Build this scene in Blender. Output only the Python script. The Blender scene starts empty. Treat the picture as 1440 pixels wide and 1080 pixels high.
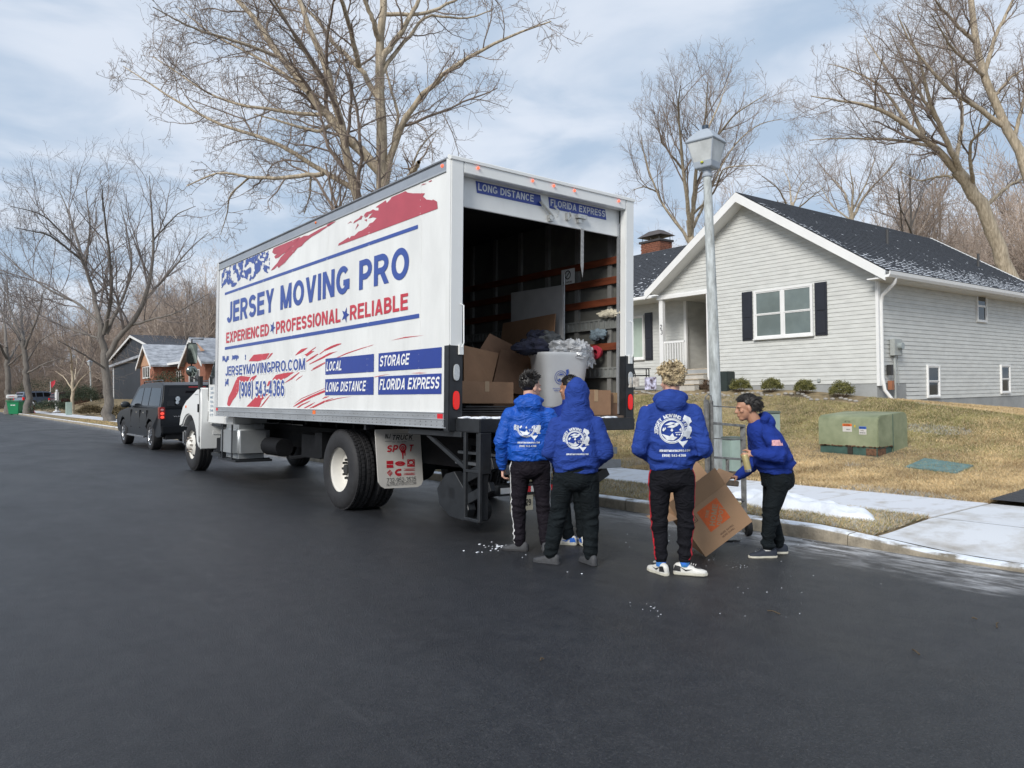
import bpy, bmesh, math, random
import numpy as np
from mathutils import Vector, Matrix, noise
from mathutils.bvhtree import BVHTree
random.seed(7); rng = np.random.default_rng(7)
R_ = math.radians
S = bpy.context.scene
COL = S.collection

# ------------------------------------------------------------ camera, sky, sun, exposure
CAM_H = 1.5; FOC = 1080.0; YAW = math.atan(830/1080); PITCH = math.atan(10/1080); ROLL = 0.0145
_f0 = Vector((math.sin(YAW), math.cos(YAW), 0)); _r0 = Vector((math.cos(YAW), -math.sin(YAW), 0)); _z = Vector((0, 0, 1))
_f = _f0*math.cos(PITCH)+_z*math.sin(PITCH); _u0 = -_f0*math.sin(PITCH)+_z*math.cos(PITCH)
_R = _r0*math.cos(ROLL)-_u0*math.sin(ROLL); _U = _u0*math.cos(ROLL)+_r0*math.sin(ROLL)
cd = bpy.data.cameras.new('camera'); cam = bpy.data.objects.new('camera', cd); COL.objects.link(cam)
cd.sensor_width = 36; cd.lens = 27; cd.clip_start = .05; cd.clip_end = 2000
m = Matrix.Identity(4)
for i in range(3):
    m[i][0] = _R[i]; m[i][1] = _U[i]; m[i][2] = -_f[i]
m[2][3] = CAM_H
cam.matrix_world = m; S.camera = cam
def at(px, py, d):
    "point of the place seen at photo pixel (px,py), d metres along the view axis"
    return Vector((0, 0, CAM_H)) + (_f + _R*((px-720)/FOC) + _U*((540-py)/FOC))*d
def ray(px, py): return _f + _R*((px-720)/FOC) + _U*((540-py)/FOC)
def onX(px, py, X): q = ray(px, py); return Vector((0, 0, CAM_H))+q*(X/q.x)
def onZ(px, py, Z): q = ray(px, py); return Vector((0, 0, CAM_H))+q*((Z-CAM_H)/q.z)

SUN_EL, SUN_AZ = R_(34), R_(-112)      # azimuth from +Y towards +X
w = bpy.data.worlds.new('World'); S.world = w; w.use_nodes = True
nt = w.node_tree; N = nt.nodes; L = nt.links; N.clear()
def nd(t, **k):
    n = N.new(t)
    for a, b in k.items(): setattr(n, a, b)
    return n
sky = nd('ShaderNodeTexSky', sky_type='NISHITA', sun_disc=False); sky.sun_elevation = SUN_EL; sky.sun_rotation = SUN_AZ
sky.air_density = 1.0; sky.dust_density = 1.5
bg1 = nd('ShaderNodeBackground'); bg1.inputs[1].default_value = .075; L.new(sky.outputs[0], bg1.inputs[0])
tc = nd('ShaderNodeTexCoord'); sx = nd('ShaderNodeSeparateXYZ'); L.new(tc.outputs['Generated'], sx.inputs[0])
mz = nd('ShaderNodeMath', operation='MAXIMUM'); mz.inputs[1].default_value = 0; L.new(sx.outputs[2], mz.inputs[0])
az = nd('ShaderNodeMath', operation='ADD'); az.inputs[1].default_value = .16; L.new(mz.outputs[0], az.inputs[0])
dx = nd('ShaderNodeMath', operation='DIVIDE'); L.new(sx.outputs[0], dx.inputs[0]); L.new(az.outputs[0], dx.inputs[1])
dy = nd('ShaderNodeMath', operation='DIVIDE'); L.new(sx.outputs[1], dy.inputs[0]); L.new(az.outputs[0], dy.inputs[1])
cb = nd('ShaderNodeCombineXYZ'); L.new(dx.outputs[0], cb.inputs[0]); L.new(dy.outputs[0], cb.inputs[1])
mp = nd('ShaderNodeMapping'); mp.inputs['Rotation'].default_value = (0, 0, R_(38)); mp.inputs['Scale'].default_value = (.85, 1.0, 1)
L.new(cb.outputs[0], mp.inputs[0])
n1 = nd('ShaderNodeTexNoise'); n1.inputs['Scale'].default_value = 2.1; n1.inputs['Detail'].default_value = 6; n1.inputs['Roughness'].default_value = .5; n1.inputs['Distortion'].default_value = .45
L.new(mp.outputs[0], n1.inputs[0])
cr = nd('ShaderNodeValToRGB'); cr.color_ramp.interpolation = 'EASE'
cr.color_ramp.elements[0].position = .37; cr.color_ramp.elements[0].color = (.345, .435, .555, 1)
cr.color_ramp.elements[1].position = .62; cr.color_ramp.elements[1].color = (.56, .61, .69, 1)
L.new(n1.outputs[0], cr.inputs[0])
bg2 = nd('ShaderNodeBackground'); bg2.inputs[1].default_value = 1.0; L.new(cr.outputs[0], bg2.inputs[0])
mx = nd('ShaderNodeMixShader'); mx.inputs[0].default_value = .9; L.new(bg1.outputs[0], mx.inputs[1]); L.new(bg2.outputs[0], mx.inputs[2])
wo = nd('ShaderNodeOutputWorld'); L.new(mx.outputs[0], wo.inputs[0])
sd = bpy.data.lights.new('sun', 'SUN'); so = bpy.data.objects.new('sun', sd); COL.objects.link(so)
sd.energy = 2.4; sd.angle = R_(22); sd.color = (1, .965, .91)
sdir = Vector((math.sin(SUN_AZ)*math.cos(SUN_EL), math.cos(SUN_AZ)*math.cos(SUN_EL), math.sin(SUN_EL)))
so.rotation_euler = sdir.to_track_quat('Z', 'Y').to_euler()
vs = S.view_settings; vs.view_transform = 'Standard'; vs.look = 'None'; vs.gamma = 1; vs.use_curve_mapping = False; vs.exposure = 0.50

# ------------------------------------------------------------ helpers
MATS = {}
def mat(name, col, rough=.6, metal=0., var=.12, scale=4., bump=0., bscale=60., coat=0., spec=.5, col2=None, stretch=(1, 1, 1), trans=0., alpha=1., emit=None, detail=5, lo=.35, hi=.65, fold=0.):
    """procedural material: base colour varied by object-space noise, fine bump"""
    if name in MATS: return MATS[name]
    m = bpy.data.materials.new(name); m.use_nodes = True; t = m.node_tree; n = t.nodes; l = t.links
    b = n['Principled BSDF']; b.inputs['Roughness'].default_value = rough; b.inputs['Metallic'].default_value = metal
    b.inputs['Specular IOR Level'].default_value = spec
    if coat: b.inputs['Coat Weight'].default_value = coat; b.inputs['Coat Roughness'].default_value = .06
    if trans: b.inputs['Transmission Weight'].default_value = trans
    if alpha < 1: b.inputs['Alpha'].default_value = alpha
    if emit: b.inputs['Emission Color'].default_value = (*emit[0], 1); b.inputs['Emission Strength'].default_value = emit[1]
    if var or col2:
        g = n.new('ShaderNodeNewGeometry'); mp = n.new('ShaderNodeMapping'); l.new(g.outputs['Position'], mp.inputs[0]); mp.inputs['Scale'].default_value = stretch
        z = n.new('ShaderNodeTexNoise'); z.inputs['Scale'].default_value = scale; z.inputs['Detail'].default_value = detail; z.inputs['Roughness'].default_value = .62
        l.new(mp.outputs[0], z.inputs[0])
        r = n.new('ShaderNodeValToRGB'); l.new(z.outputs[0], r.inputs[0])
        c1 = [max(0, c*(1-var)) for c in col]; c2 = [min(1, c*(1+var)) for c in (col2 or col)]
        r.color_ramp.elements[0].position = lo; r.color_ramp.elements[0].color = (*c1, 1)
        r.color_ramp.elements[1].position = hi; r.color_ramp.elements[1].color = (*c2, 1)
        l.new(r.outputs[0], b.inputs['Base Color'])
    else: b.inputs['Base Color'].default_value = (*col, 1)
    if bump:
        g2 = n.new('ShaderNodeNewGeometry'); z2 = n.new('ShaderNodeTexNoise'); z2.inputs['Scale'].default_value = bscale; z2.inputs['Detail'].default_value = 4
        l.new(g2.outputs['Position'], z2.inputs[0]); bp = n.new('ShaderNodeBump'); bp.inputs['Strength'].default_value = bump; bp.inputs['Distance'].default_value = .02
        l.new(z2.outputs[0], bp.inputs['Height']); l.new(bp.outputs[0], b.inputs['Normal'])
    if fold:
        g3 = n.new('ShaderNodeNewGeometry'); m3 = n.new('ShaderNodeMapping'); m3.inputs['Scale'].default_value = (1, 1, 1.7); m3.inputs['Rotation'].default_value = (.3, .25, 0); l.new(g3.outputs['Position'], m3.inputs[0])
        z3 = n.new('ShaderNodeTexNoise'); z3.inputs['Scale'].default_value = 7.5; z3.inputs['Detail'].default_value = 2.5; z3.inputs['Roughness'].default_value = .45; z3.inputs['Distortion'].default_value = 1.3; l.new(m3.outputs[0], z3.inputs[0])
        a3 = n.new('ShaderNodeMath'); a3.operation = 'SUBTRACT'; a3.inputs[1].default_value = .5; l.new(z3.outputs[0], a3.inputs[0]); a4 = n.new('ShaderNodeMath'); a4.operation = 'ABSOLUTE'; l.new(a3.outputs[0], a4.inputs[0])
        p3 = n.new('ShaderNodeMath'); p3.operation = 'POWER'; p3.inputs[1].default_value = .7; l.new(a4.outputs[0], p3.inputs[0])
        b3 = n.new('ShaderNodeBump'); b3.invert = True; b3.inputs['Strength'].default_value = .8; b3.inputs['Distance'].default_value = fold; l.new(p3.outputs[0], b3.inputs['Height'])
        if bump: l.new(bp.outputs[0], b3.inputs['Normal'])
        l.new(b3.outputs[0], b.inputs['Normal'])
    MATS[name] = m; return m

WM = {}
def link(o, parent=None, local=False):
    COL.objects.link(o)
    if parent is not None:
        o.parent = parent
        if not local: o.matrix_parent_inverse = WM[parent.name].inverted(); WM[o.name] = Matrix.Identity(4)
        else: WM[o.name] = WM[parent.name].copy()
    else: WM[o.name] = Matrix.Identity(4)
    return o
def thing(name, label, cat, loc=(0, 0, 0), rot=(0, 0, 0), group=None):
    o = bpy.data.objects.new(name, None); COL.objects.link(o); o.location = loc; o.rotation_euler = rot; o.empty_display_size = .2
    from mathutils import Euler
    WM[o.name] = Matrix.Translation(Vector(loc)) @ Euler(rot).to_matrix().to_4x4()
    o['label'] = label; o['category'] = cat
    if group: o['group'] = group
    return o
def tag(o, label, cat, group=None):
    o['label'] = label; o['category'] = cat
    if group: o['group'] = group
    return o
def struct(o): o['kind'] = 'structure'; return o
def stuff(o): o['kind'] = 'stuff'; return o

class MB:
    def __init__(s, M=None): s.v = []; s.f = []; s.mi = []; s.M = M; s.c = 0
    def add(s, vs, fs, mi=None):
        b = len(s.v)
        if s.M is not None: vs = [s.M @ Vector(q) for q in vs]
        s.v += [tuple(q) for q in vs]; s.f += [tuple(i+b for i in f) for f in fs]; s.mi += [s.c if mi is None else mi]*len(fs); return s
    def box(s, x0, x1, y0, y1, z0, z1, mi=None):
        return s.add([(x0, y0, z0), (x1, y0, z0), (x1, y1, z0), (x0, y1, z0), (x0, y0, z1), (x1, y0, z1), (x1, y1, z1), (x0, y1, z1)],
                     [(0, 3, 2, 1), (4, 5, 6, 7), (0, 1, 5, 4), (1, 2, 6, 5), (2, 3, 7, 6), (3, 0, 4, 7)], mi)
    def obox(s, c, size, rot=(0, 0, 0), mi=None):
        from mathutils import Euler
        E = Euler(rot).to_matrix(); c = Vector(c); h = [q/2 for q in size]
        P = [c+E @ Vector((a*h[0], b*h[1], d*h[2])) for d in (-1, 1) for a, b in ((-1, -1), (1, -1), (1, 1), (-1, 1))]
        return s.add(P, [(0, 3, 2, 1), (4, 5, 6, 7), (0, 1, 5, 4), (1, 2, 6, 5), (2, 3, 7, 6), (3, 0, 4, 7)], mi)
    def cyl(s, p0, p1, r0, r1=None, n=16, cap=True, mi=None):
        if r1 is None: r1 = r0
        p0 = Vector(p0); p1 = Vector(p1); t = (p1-p0).normalized(); a = t.orthogonal().normalized(); b = t.cross(a)
        V = [p0+(a*math.cos(k*2*math.pi/n)+b*math.sin(k*2*math.pi/n))*r0 for k in range(n)]+[p1+(a*math.cos(k*2*math.pi/n)+b*math.sin(k*2*math.pi/n))*r1 for k in range(n)]
        F = [(k, (k+1) % n, n+(k+1) % n, n+k) for k in range(n)]
        if cap: F += [tuple(range(n-1, -1, -1)), tuple(range(n, 2*n))]
        return s.add(V, F, mi)
    def tube(s, pts, r, n=8, mi=None, cap=True):
        P = [Vector(p) for p in pts]; K = len(P); rr = r if hasattr(r, '__len__') else [r]*K
        a = None; V = []
        for i, p in enumerate(P):
            t = (P[min(i+1, K-1)]-P[max(i-1, 0)]).normalized()
            if a is None: a = t.orthogonal().normalized()
            a = (a-t*a.dot(t)).normalized(); b = t.cross(a)
            V += [p+(a*math.cos(k*2*math.pi/n)+b*math.sin(k*2*math.pi/n))*rr[i] for k in range(n)]
        F = [(i*n+k, i*n+(k+1) % n, (i+1)*n+(k+1) % n, (i+1)*n+k) for i in range(K-1) for k in range(n)]
        if cap: F += [tuple(range(n-1, -1, -1)), tuple(range((K-1)*n, K*n))]
        return s.add(V, F, mi)
    def lathe(s, c, axis, prof, n=24, mi=None, cap=False):
        c = Vector(c); t = Vector(axis).normalized(); a = t.orthogonal().normalized(); b = t.cross(a); V = []; K = len(prof)
        for (r, h) in prof: V += [c+t*h+(a*math.cos(k*2*math.pi/n)+b*math.sin(k*2*math.pi/n))*r for k in range(n)]
        F = [(i*n+k, i*n+(k+1) % n, (i+1)*n+(k+1) % n, (i+1)*n+k) for i in range(K-1) for k in range(n)]
        if cap: F += [tuple(range(n-1, -1, -1)), tuple(range((K-1)*n, K*n))]
        return s.add(V, F, mi)
    def ell(s, c, r, rot=None, nu=16, nv=10, mi=None):
        c = Vector(c); r = r if hasattr(r, '__len__') else (r, r, r); E = rot if rot is not None else Matrix.Identity(3)
        V = [c+E @ Vector((0, 0, -r[2]))]
        for j in range(1, nv):
            th = math.pi*j/nv-math.pi/2
            V += [c+E @ Vector((r[0]*math.cos(th)*math.cos(k*2*math.pi/nu), r[1]*math.cos(th)*math.sin(k*2*math.pi/nu), r[2]*math.sin(th))) for k in range(nu)]
        V.append(c+E @ Vector((0, 0, r[2]))); F = [(0, 1+(k+1) % nu, 1+k) for k in range(nu)]
        for j in range(nv-2): F += [(1+j*nu+k, 1+j*nu+(k+1) % nu, 1+(j+1)*nu+(k+1) % nu, 1+(j+1)*nu+k) for k in range(nu)]
        e = len(V)-1; o = 1+(nv-2)*nu; F += [(o+k, o+(k+1) % nu, e) for k in range(nu)]
        return s.add(V, F, mi)
    def prism(s, poly, d, mi=None):
        "polygon (3D points) extruded by vector d"
        n = len(poly); d = Vector(d); P = [Vector(p) for p in poly]
        return s.add(P+[p+d for p in P], [tuple(range(n-1, -1, -1)), tuple(range(n, 2*n))]+[(k, (k+1) % n, n+(k+1) % n, n+k) for k in range(n)], mi)
    def build(s, name, mats, parent=None, local=False, bevel=0, smooth=None, seg=2):
        me = bpy.data.meshes.new(name); me.from_pydata(s.v, [], s.f)
        mats = mats if isinstance(mats, (list, tuple)) else [mats]
        for q in mats: me.materials.append(q)
        if len(mats) > 1: me.polygons.foreach_set('material_index', s.mi)
        bm = bmesh.new(); bm.from_mesh(me); bmesh.ops.recalc_face_normals(bm, faces=bm.faces)
        if bevel: bmesh.ops.bevel(bm, geom=[e for e in bm.edges if e.calc_face_angle(0) > .5], offset=bevel, segments=seg, affect='EDGES', clamp_overlap=True)
        bm.to_mesh(me); bm.free()
        if smooth is not None:
            me.polygons.foreach_set('use_smooth', [True]*len(me.polygons)); me.set_sharp_from_angle(angle=R_(smooth))
        me.update(); o = bpy.data.objects.new(name, me); return link(o, parent, local)
def meshobj(name, me, parent=None, local=False): return link(bpy.data.objects.new(name, me), parent, local)
def copy_thing(o, loc=None, parent=None, rot=None, scale=None):
    c = o.copy(); COL.objects.link(c)
    if parent: c.parent = parent
    if loc is not None: c.location = loc
    if rot is not None: c.rotation_euler = rot
    if scale is not None: c.scale = scale
    for ch in list(o.children): copy_thing(ch, parent=c)
    return c
def dup_mesh(src, name, loc, parent=None, label=None):
    c = bpy.data.objects.new(name, src.data); COL.objects.link(c)
    if parent is not None: c.parent = parent; c.matrix_parent_inverse = WM[parent.name].inverted()
    c.location = loc; return c
def np_mesh(name, V, F, mats, mi=None, smooth=False):
    "fast mesh from numpy arrays, all faces same size"
    me = bpy.data.meshes.new(name); n = len(F); k = F.shape[1]
    me.vertices.add(len(V)); me.vertices.foreach_set('co', V.astype(np.float32).ravel())
    me.loops.add(n*k); me.loops.foreach_set('vertex_index', F.astype(np.int32).ravel())
    me.polygons.add(n); me.polygons.foreach_set('loop_start', np.arange(0, n*k, k, dtype=np.int32)); me.polygons.foreach_set('loop_total', np.full(n, k, dtype=np.int32))
    for q in mats: me.materials.append(q)
    if mi is not None: me.polygons.foreach_set('material_index', mi.astype(np.int32))
    me.polygons.foreach_set('use_smooth', np.full(n, smooth)); me.update(calc_edges=True); return me

def _arc(cx, cy, rx, ry, a0, a1, n=12): return [(cx+rx*math.cos(R_(a0+(a1-a0)*k/n)), cy+ry*math.sin(R_(a0+(a1-a0)*k/n))) for k in range(n+1)]
def glyph(c, t):
    "block capitals drawn as strokes of half-width t in a box one unit high: returns width, strokes"
    W = dict(A=.80, B=.72, C=.76, D=.76, E=.66, F=.61, G=.80, H=.74, I=2*t, J=.58, K=.76, L=.60, M=.90, N=.76, O=.82, P=.69, Q=.82, R=.76, S=.70, T=.68, U=.74, V=.76, W=1.06, X=.76, Y=.74, Z=.66)
    w = W.get(c, .62); h = w/2; P = lambda *p: ('P', list(p)); D = lambda x0, y0, x1, y1: ('D', x0, y0, x1, y1); st = P((t, 0), (t, 1)); m = .52
    if c == 'A': r = [D(t*1.15, 0, h, 1), D(w-t*1.15, 0, h, 1), P((w*.22, .27), (w*.78, .27))]
    elif c == 'B': r = [st, P((t, 1-t), (w*.5, 1-t), *_arc(w*.5, (1-t+m)/2, w*.44-t, (1-t-m)/2, 80, -80, 8), (w*.5, m), (t, m)), P((w*.4, m+.001), *_arc(w*.5, (m+t)/2, w*.5-t, (m-t)/2, 80, -80, 8), (w*.5, t), (t, t))]
    elif c in 'CG': r = [P(*_arc(h, .5, h-t, .5-t, 42, 318 if c == 'C' else 330, 22))]; r += [P((w*.55, .40), (w, .40)), P((w-t, .14), (w-t, .44))] if c == 'G' else []
    elif c == 'D': r = [st, P((t, 1-t), (w*.38, 1-t), *_arc(w*.40, .5, w*.60-t, .5-t, 85, -85, 14), (w*.38, t), (t, t))]
    elif c == 'E': r = [st, P((t, 1-t), (w, 1-t)), P((t, m), (w*.93, m)), P((t, t), (w, t))]
    elif c == 'F': r = [st, P((t, 1-t), (w, 1-t)), P((t, m), (w*.88, m))]
    elif c == 'H': r = [st, P((w-t, 0), (w-t, 1)), P((t, m), (w-t, m))]
    elif c == 'I': r = [st]
    elif c == 'J': r = [P((w-t, 1), *_arc(h, .30, h-t, .30-t, 0, -170, 10))]
    elif c == 'K': r = [st, D(w-t*1.3, 1, t*1.6, .38), D(w-t*1.2, 0, w*.42, .62)]
    elif c == 'L': r = [st, P((t, t), (w, t))]
    elif c == 'M': r = [st, P((w-t, 0), (w-t, 1)), D(t*1.1, 1, h, .02), D(w-t*1.1, 1, h, .02)]
    elif c == 'N': r = [st, P((w-t, 0), (w-t, 1)), D(t*1.1, 1, w-t*1.1, 0)]
    elif c in 'O0': r = [P(*_arc(h, .5, h-t, .5-t, 0, 360, 26))]
    elif c == 'P': r = [st, P((t, 1-t), (w*.5, 1-t), *_arc(w*.5, (1-t+.42)/2, w*.5-t, (1-t-.42)/2, 80, -80, 9), (w*.5, .42), (t, .42))]
    elif c == 'Q': r = [P(*_arc(h, .5, h-t, .5-t, 0, 360, 26)), D(w-t, -.05, w*.55, .3)]
    elif c == 'R': r = [st, P((t, 1-t), (w*.5, 1-t), *_arc(w*.5, (1-t+.46)/2, w*.46-t, (1-t-.46)/2, 80, -80, 9), (w*.5, .46), (t, .46)), D(w-t*1.15, 0, w*.50, .46)]
    elif c == 'S': q = (.5-t)/2; r = [P(*_arc(h, 1-t-q, h-t, q, 22, 245, 12), *_arc(h, t+q, h-t, q, 65, -158, 12))]
    elif c == 'T': r = [P((h, 0), (h, 1)), P((0, 1-t), (w, 1-t))]
    elif c == 'U': r = [P((t, 1), *_arc(h, .34, h-t, .34-t, 180, 360, 14), (w-t, 1))]
    elif c == 'V': r = [D(t*1.15, 1, h, 0), D(w-t*1.15, 1, h, 0)]
    elif c == 'W': r = [D(t*1.1, 1, w*.28, 0), D(h, .98, w*.28, 0), D(h, .98, w*.72, 0), D(w-t*1.1, 1, w*.72, 0)]
    elif c == 'X': r = [D(t*1.2, 0, w-t*1.2, 1), D(t*1.2, 1, w-t*1.2, 0)]
    elif c == 'Y': r = [D(t*1.2, 1, h, .40), D(w-t*1.2, 1, h, .40), P((h, 0), (h, .46))]
    elif c == 'Z': r = [P((0, 1-t), (w, 1-t)), P((0, t), (w, t)), D(t*1.6, t, w-t*1.6, 1-t)]
    elif c == '1': w = .46; r = [P((w-t, 0), (w-t, 1)), D(0.02, .70, w-t, .93)]
    elif c == '2': r = [P(*_arc(h, .70, h-t, .30-t, 165, -30, 12), (w*.30, .22), (t*1.2, t*1.2)), P((t*.3, t), (w, t))]
    elif c == '3': r = [P(*_arc(h, .745, h-t*1.15, .255-t*.9, 155, -85, 12)), P(*_arc(h, .285, h-t, .285-t*.9, 85, -155, 12))]
    elif c == '4': r = [P((w-.2, 0), (w-.2, 1)), P((0, .29), (w, .29)), D(t*1.0, .34, w-.2, 1)]
    elif c == '5': r = [P((w*.14, 1-t), (w*.95, 1-t)), P((w*.16+t*.5, 1-t), (w*.10+t*.6, .46)), P(*_arc(h, .33, h-t, .33-t*.95, 140, -158, 14))]
    elif c == '6': r = [P(*_arc(h, .33, h-t, .33-t, 0, 360, 20)), P(*_arc(h, .60, h-t, .40-t, 38, 180, 10), (t, .36))]
    elif c == '9': r = [P(*_arc(h, .67, h-t, .33-t, 0, 360, 20)), P(*_arc(h, .40, h-t, .40-t, 218, 360, 10), (w-t, .64))]
    elif c == '7': r = [P((0, 1-t), (w, 1-t)), D(w*.32, 0, w-t*1.2, 1-t)]
    elif c == '8': r = [P(*_arc(h, .755, h-t*1.3, .245-t*.9, 0, 360, 18)), P(*_arc(h, .28, h-t, .28-t*.9, 0, 360, 18))]
    elif c == '-': w = .34; r = [P((0, .36), (w, .36))]
    elif c == '.': w = 2*t; r = [P((t, 0), (t, 2*t))]
    elif c == '(': w = .30; r = [P(*_arc(w*1.1, .45, w*1.1-t, .66, 118, 242, 10))]
    elif c == ')': w = .30; r = [P(*_arc(-w*.1, .45, w*1.1-t, .66, 62, -62, 10))]
    else: return .32, []
    return w, r
def textmesh(body, height, width=None, bold=.02, shear=0, spacing=1., **k):
    "flat lettering, lower-left at 0, cap height = height; strokes lie a hair above one another"
    t = min(.17, .068+bold*.75); V = []; F = []; x = 0; gap = .115*spacing; q = 0
    for c in body:
        w, strokes = glyph(c, t)
        for s in strokes:
            q += 1; z = (q % 5)*.0003; b = len(V)
            if s[0] == 'D':
                _, x0, y0, x1, y1 = s; dx, dy = x1-x0, y1-y0; hw = t*math.hypot(dx, dy)/max(abs(dy), 1e-6); hw = min(hw, t*2.2); V += [(x+x0-hw, y0, z), (x+x0+hw, y0, z), (x+x1+hw, y1, z), (x+x1-hw, y1, z)]; F.append((b, b+1, b+2, b+3))
            else:
                p = s[1]; n = len(p); closed = n > 3 and math.hypot(p[0][0]-p[-1][0], p[0][1]-p[-1][1]) < 1e-4
                for i in range(n):
                    a = p[i-1] if i > 0 else (p[-2] if closed else p[0]); c2 = p[i+1] if i < n-1 else (p[1] if closed else p[-1]); o = p[i]
                    d1 = (o[0]-a[0], o[1]-a[1]); d2 = (c2[0]-o[0], c2[1]-o[1]); l1 = math.hypot(*d1) or 1; l2 = math.hypot(*d2) or 1
                    if d1 == (0, 0): d1, l1 = d2, l2
                    if d2 == (0, 0): d2, l2 = d1, l1
                    nx = -(d1[1]/l1+d2[1]/l2)/2; ny = (d1[0]/l1+d2[0]/l2)/2; l = max(nx*nx+ny*ny, .35); V += [(x+o[0]+nx/l*t, o[1]+ny/l*t, z), (x+o[0]-nx/l*t, o[1]-ny/l*t, z)]
                F += [(b+2*i, b+2*i+1, b+2*i+3, b+2*i+2) for i in range(n-1)]
        x += w+gap
    if not V: return [], []
    tot = x-gap; sy = height; sxx = (width/tot) if width else sy; zk = min(1., height/.12)
    if width and shear: sxx = width/(tot+shear*.9)
    return [((v[0]+shear*v[1])*sxx, v[1]*sy, v[2]*zk) for v in V], F
def put_text(mb, body, origin, U, V, height, width=None, mi=None, bold=.02, shear=0, spacing=1., lift=0.):
    vs_, fs_ = textmesh(body, height, width, bold, shear, spacing); O = Vector(origin); U = Vector(U); V = Vector(V); n = U.cross(V)
    mb.add([O+U*a+V*b+n*(lift+l_) for a, b, l_ in vs_], fs_, mi)
def poly2d(mb, pts, origin, U, V, lift=0., mi=None, tri=True):
    from mathutils.geometry import tessellate_polygon
    O = Vector(origin); U = Vector(U); V = Vector(V); n = U.cross(V)
    P = [Vector((a, b, 0)) for a, b in pts]; T = tessellate_polygon([P])
    mb.add([O+U*p.x+V*p.y+n*lift for p in P], [tuple(t) for t in T], mi)

# ------------------------------------------------------------ materials with frost / snow lying on top
def frost_mat(name, col, snow=.5, rough=.85, var=.15, scale=3., bump=.3, bscale=80, nscale=2.5, snowcol=(.72, .76, .82), top=True, soft=.1, det=6, stretch=(1, 1, 1)):
    m = mat(name, col, rough, var=var, scale=scale, bump=bump, bscale=bscale); t = m.node_tree; n = t.nodes; l = t.links; b = n['Principled BSDF']
    g = n.new('ShaderNodeNewGeometry'); mp = n.new('ShaderNodeMapping'); mp.inputs['Scale'].default_value = stretch; l.new(g.outputs['Position'], mp.inputs[0])
    z = n.new('ShaderNodeTexNoise'); z.inputs['Scale'].default_value = nscale; z.inputs['Detail'].default_value = det; z.inputs['Roughness'].default_value = .65; l.new(mp.outputs[0], z.inputs[0])
    r = n.new('ShaderNodeMapRange'); r.inputs[1].default_value = 1-snow-soft; r.inputs[2].default_value = 1-snow+soft; l.new(z.outputs[0], r.inputs[0])
    f = r.outputs[0]
    if top:
        s = n.new('ShaderNodeSeparateXYZ'); l.new(g.outputs['Normal'], s.inputs[0]); q = n.new('ShaderNodeMapRange'); q.inputs[1].default_value = .6; q.inputs[2].default_value = .85; l.new(s.outputs[2], q.inputs[0])
        k = n.new('ShaderNodeMath'); k.operation = 'MULTIPLY'; l.new(f, k.inputs[0]); l.new(q.outputs[0], k.inputs[1]); f = k.outputs[0]
    src = b.inputs['Base Color'].links[0].from_socket; x = n.new('ShaderNodeMix'); x.data_type = 'RGBA'; l.new(f, x.inputs[0]); l.new(src, x.inputs[6]); x.inputs[7].default_value = (*snowcol, 1); l.new(x.outputs[2], b.inputs['Base Color'])
    return m
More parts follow.
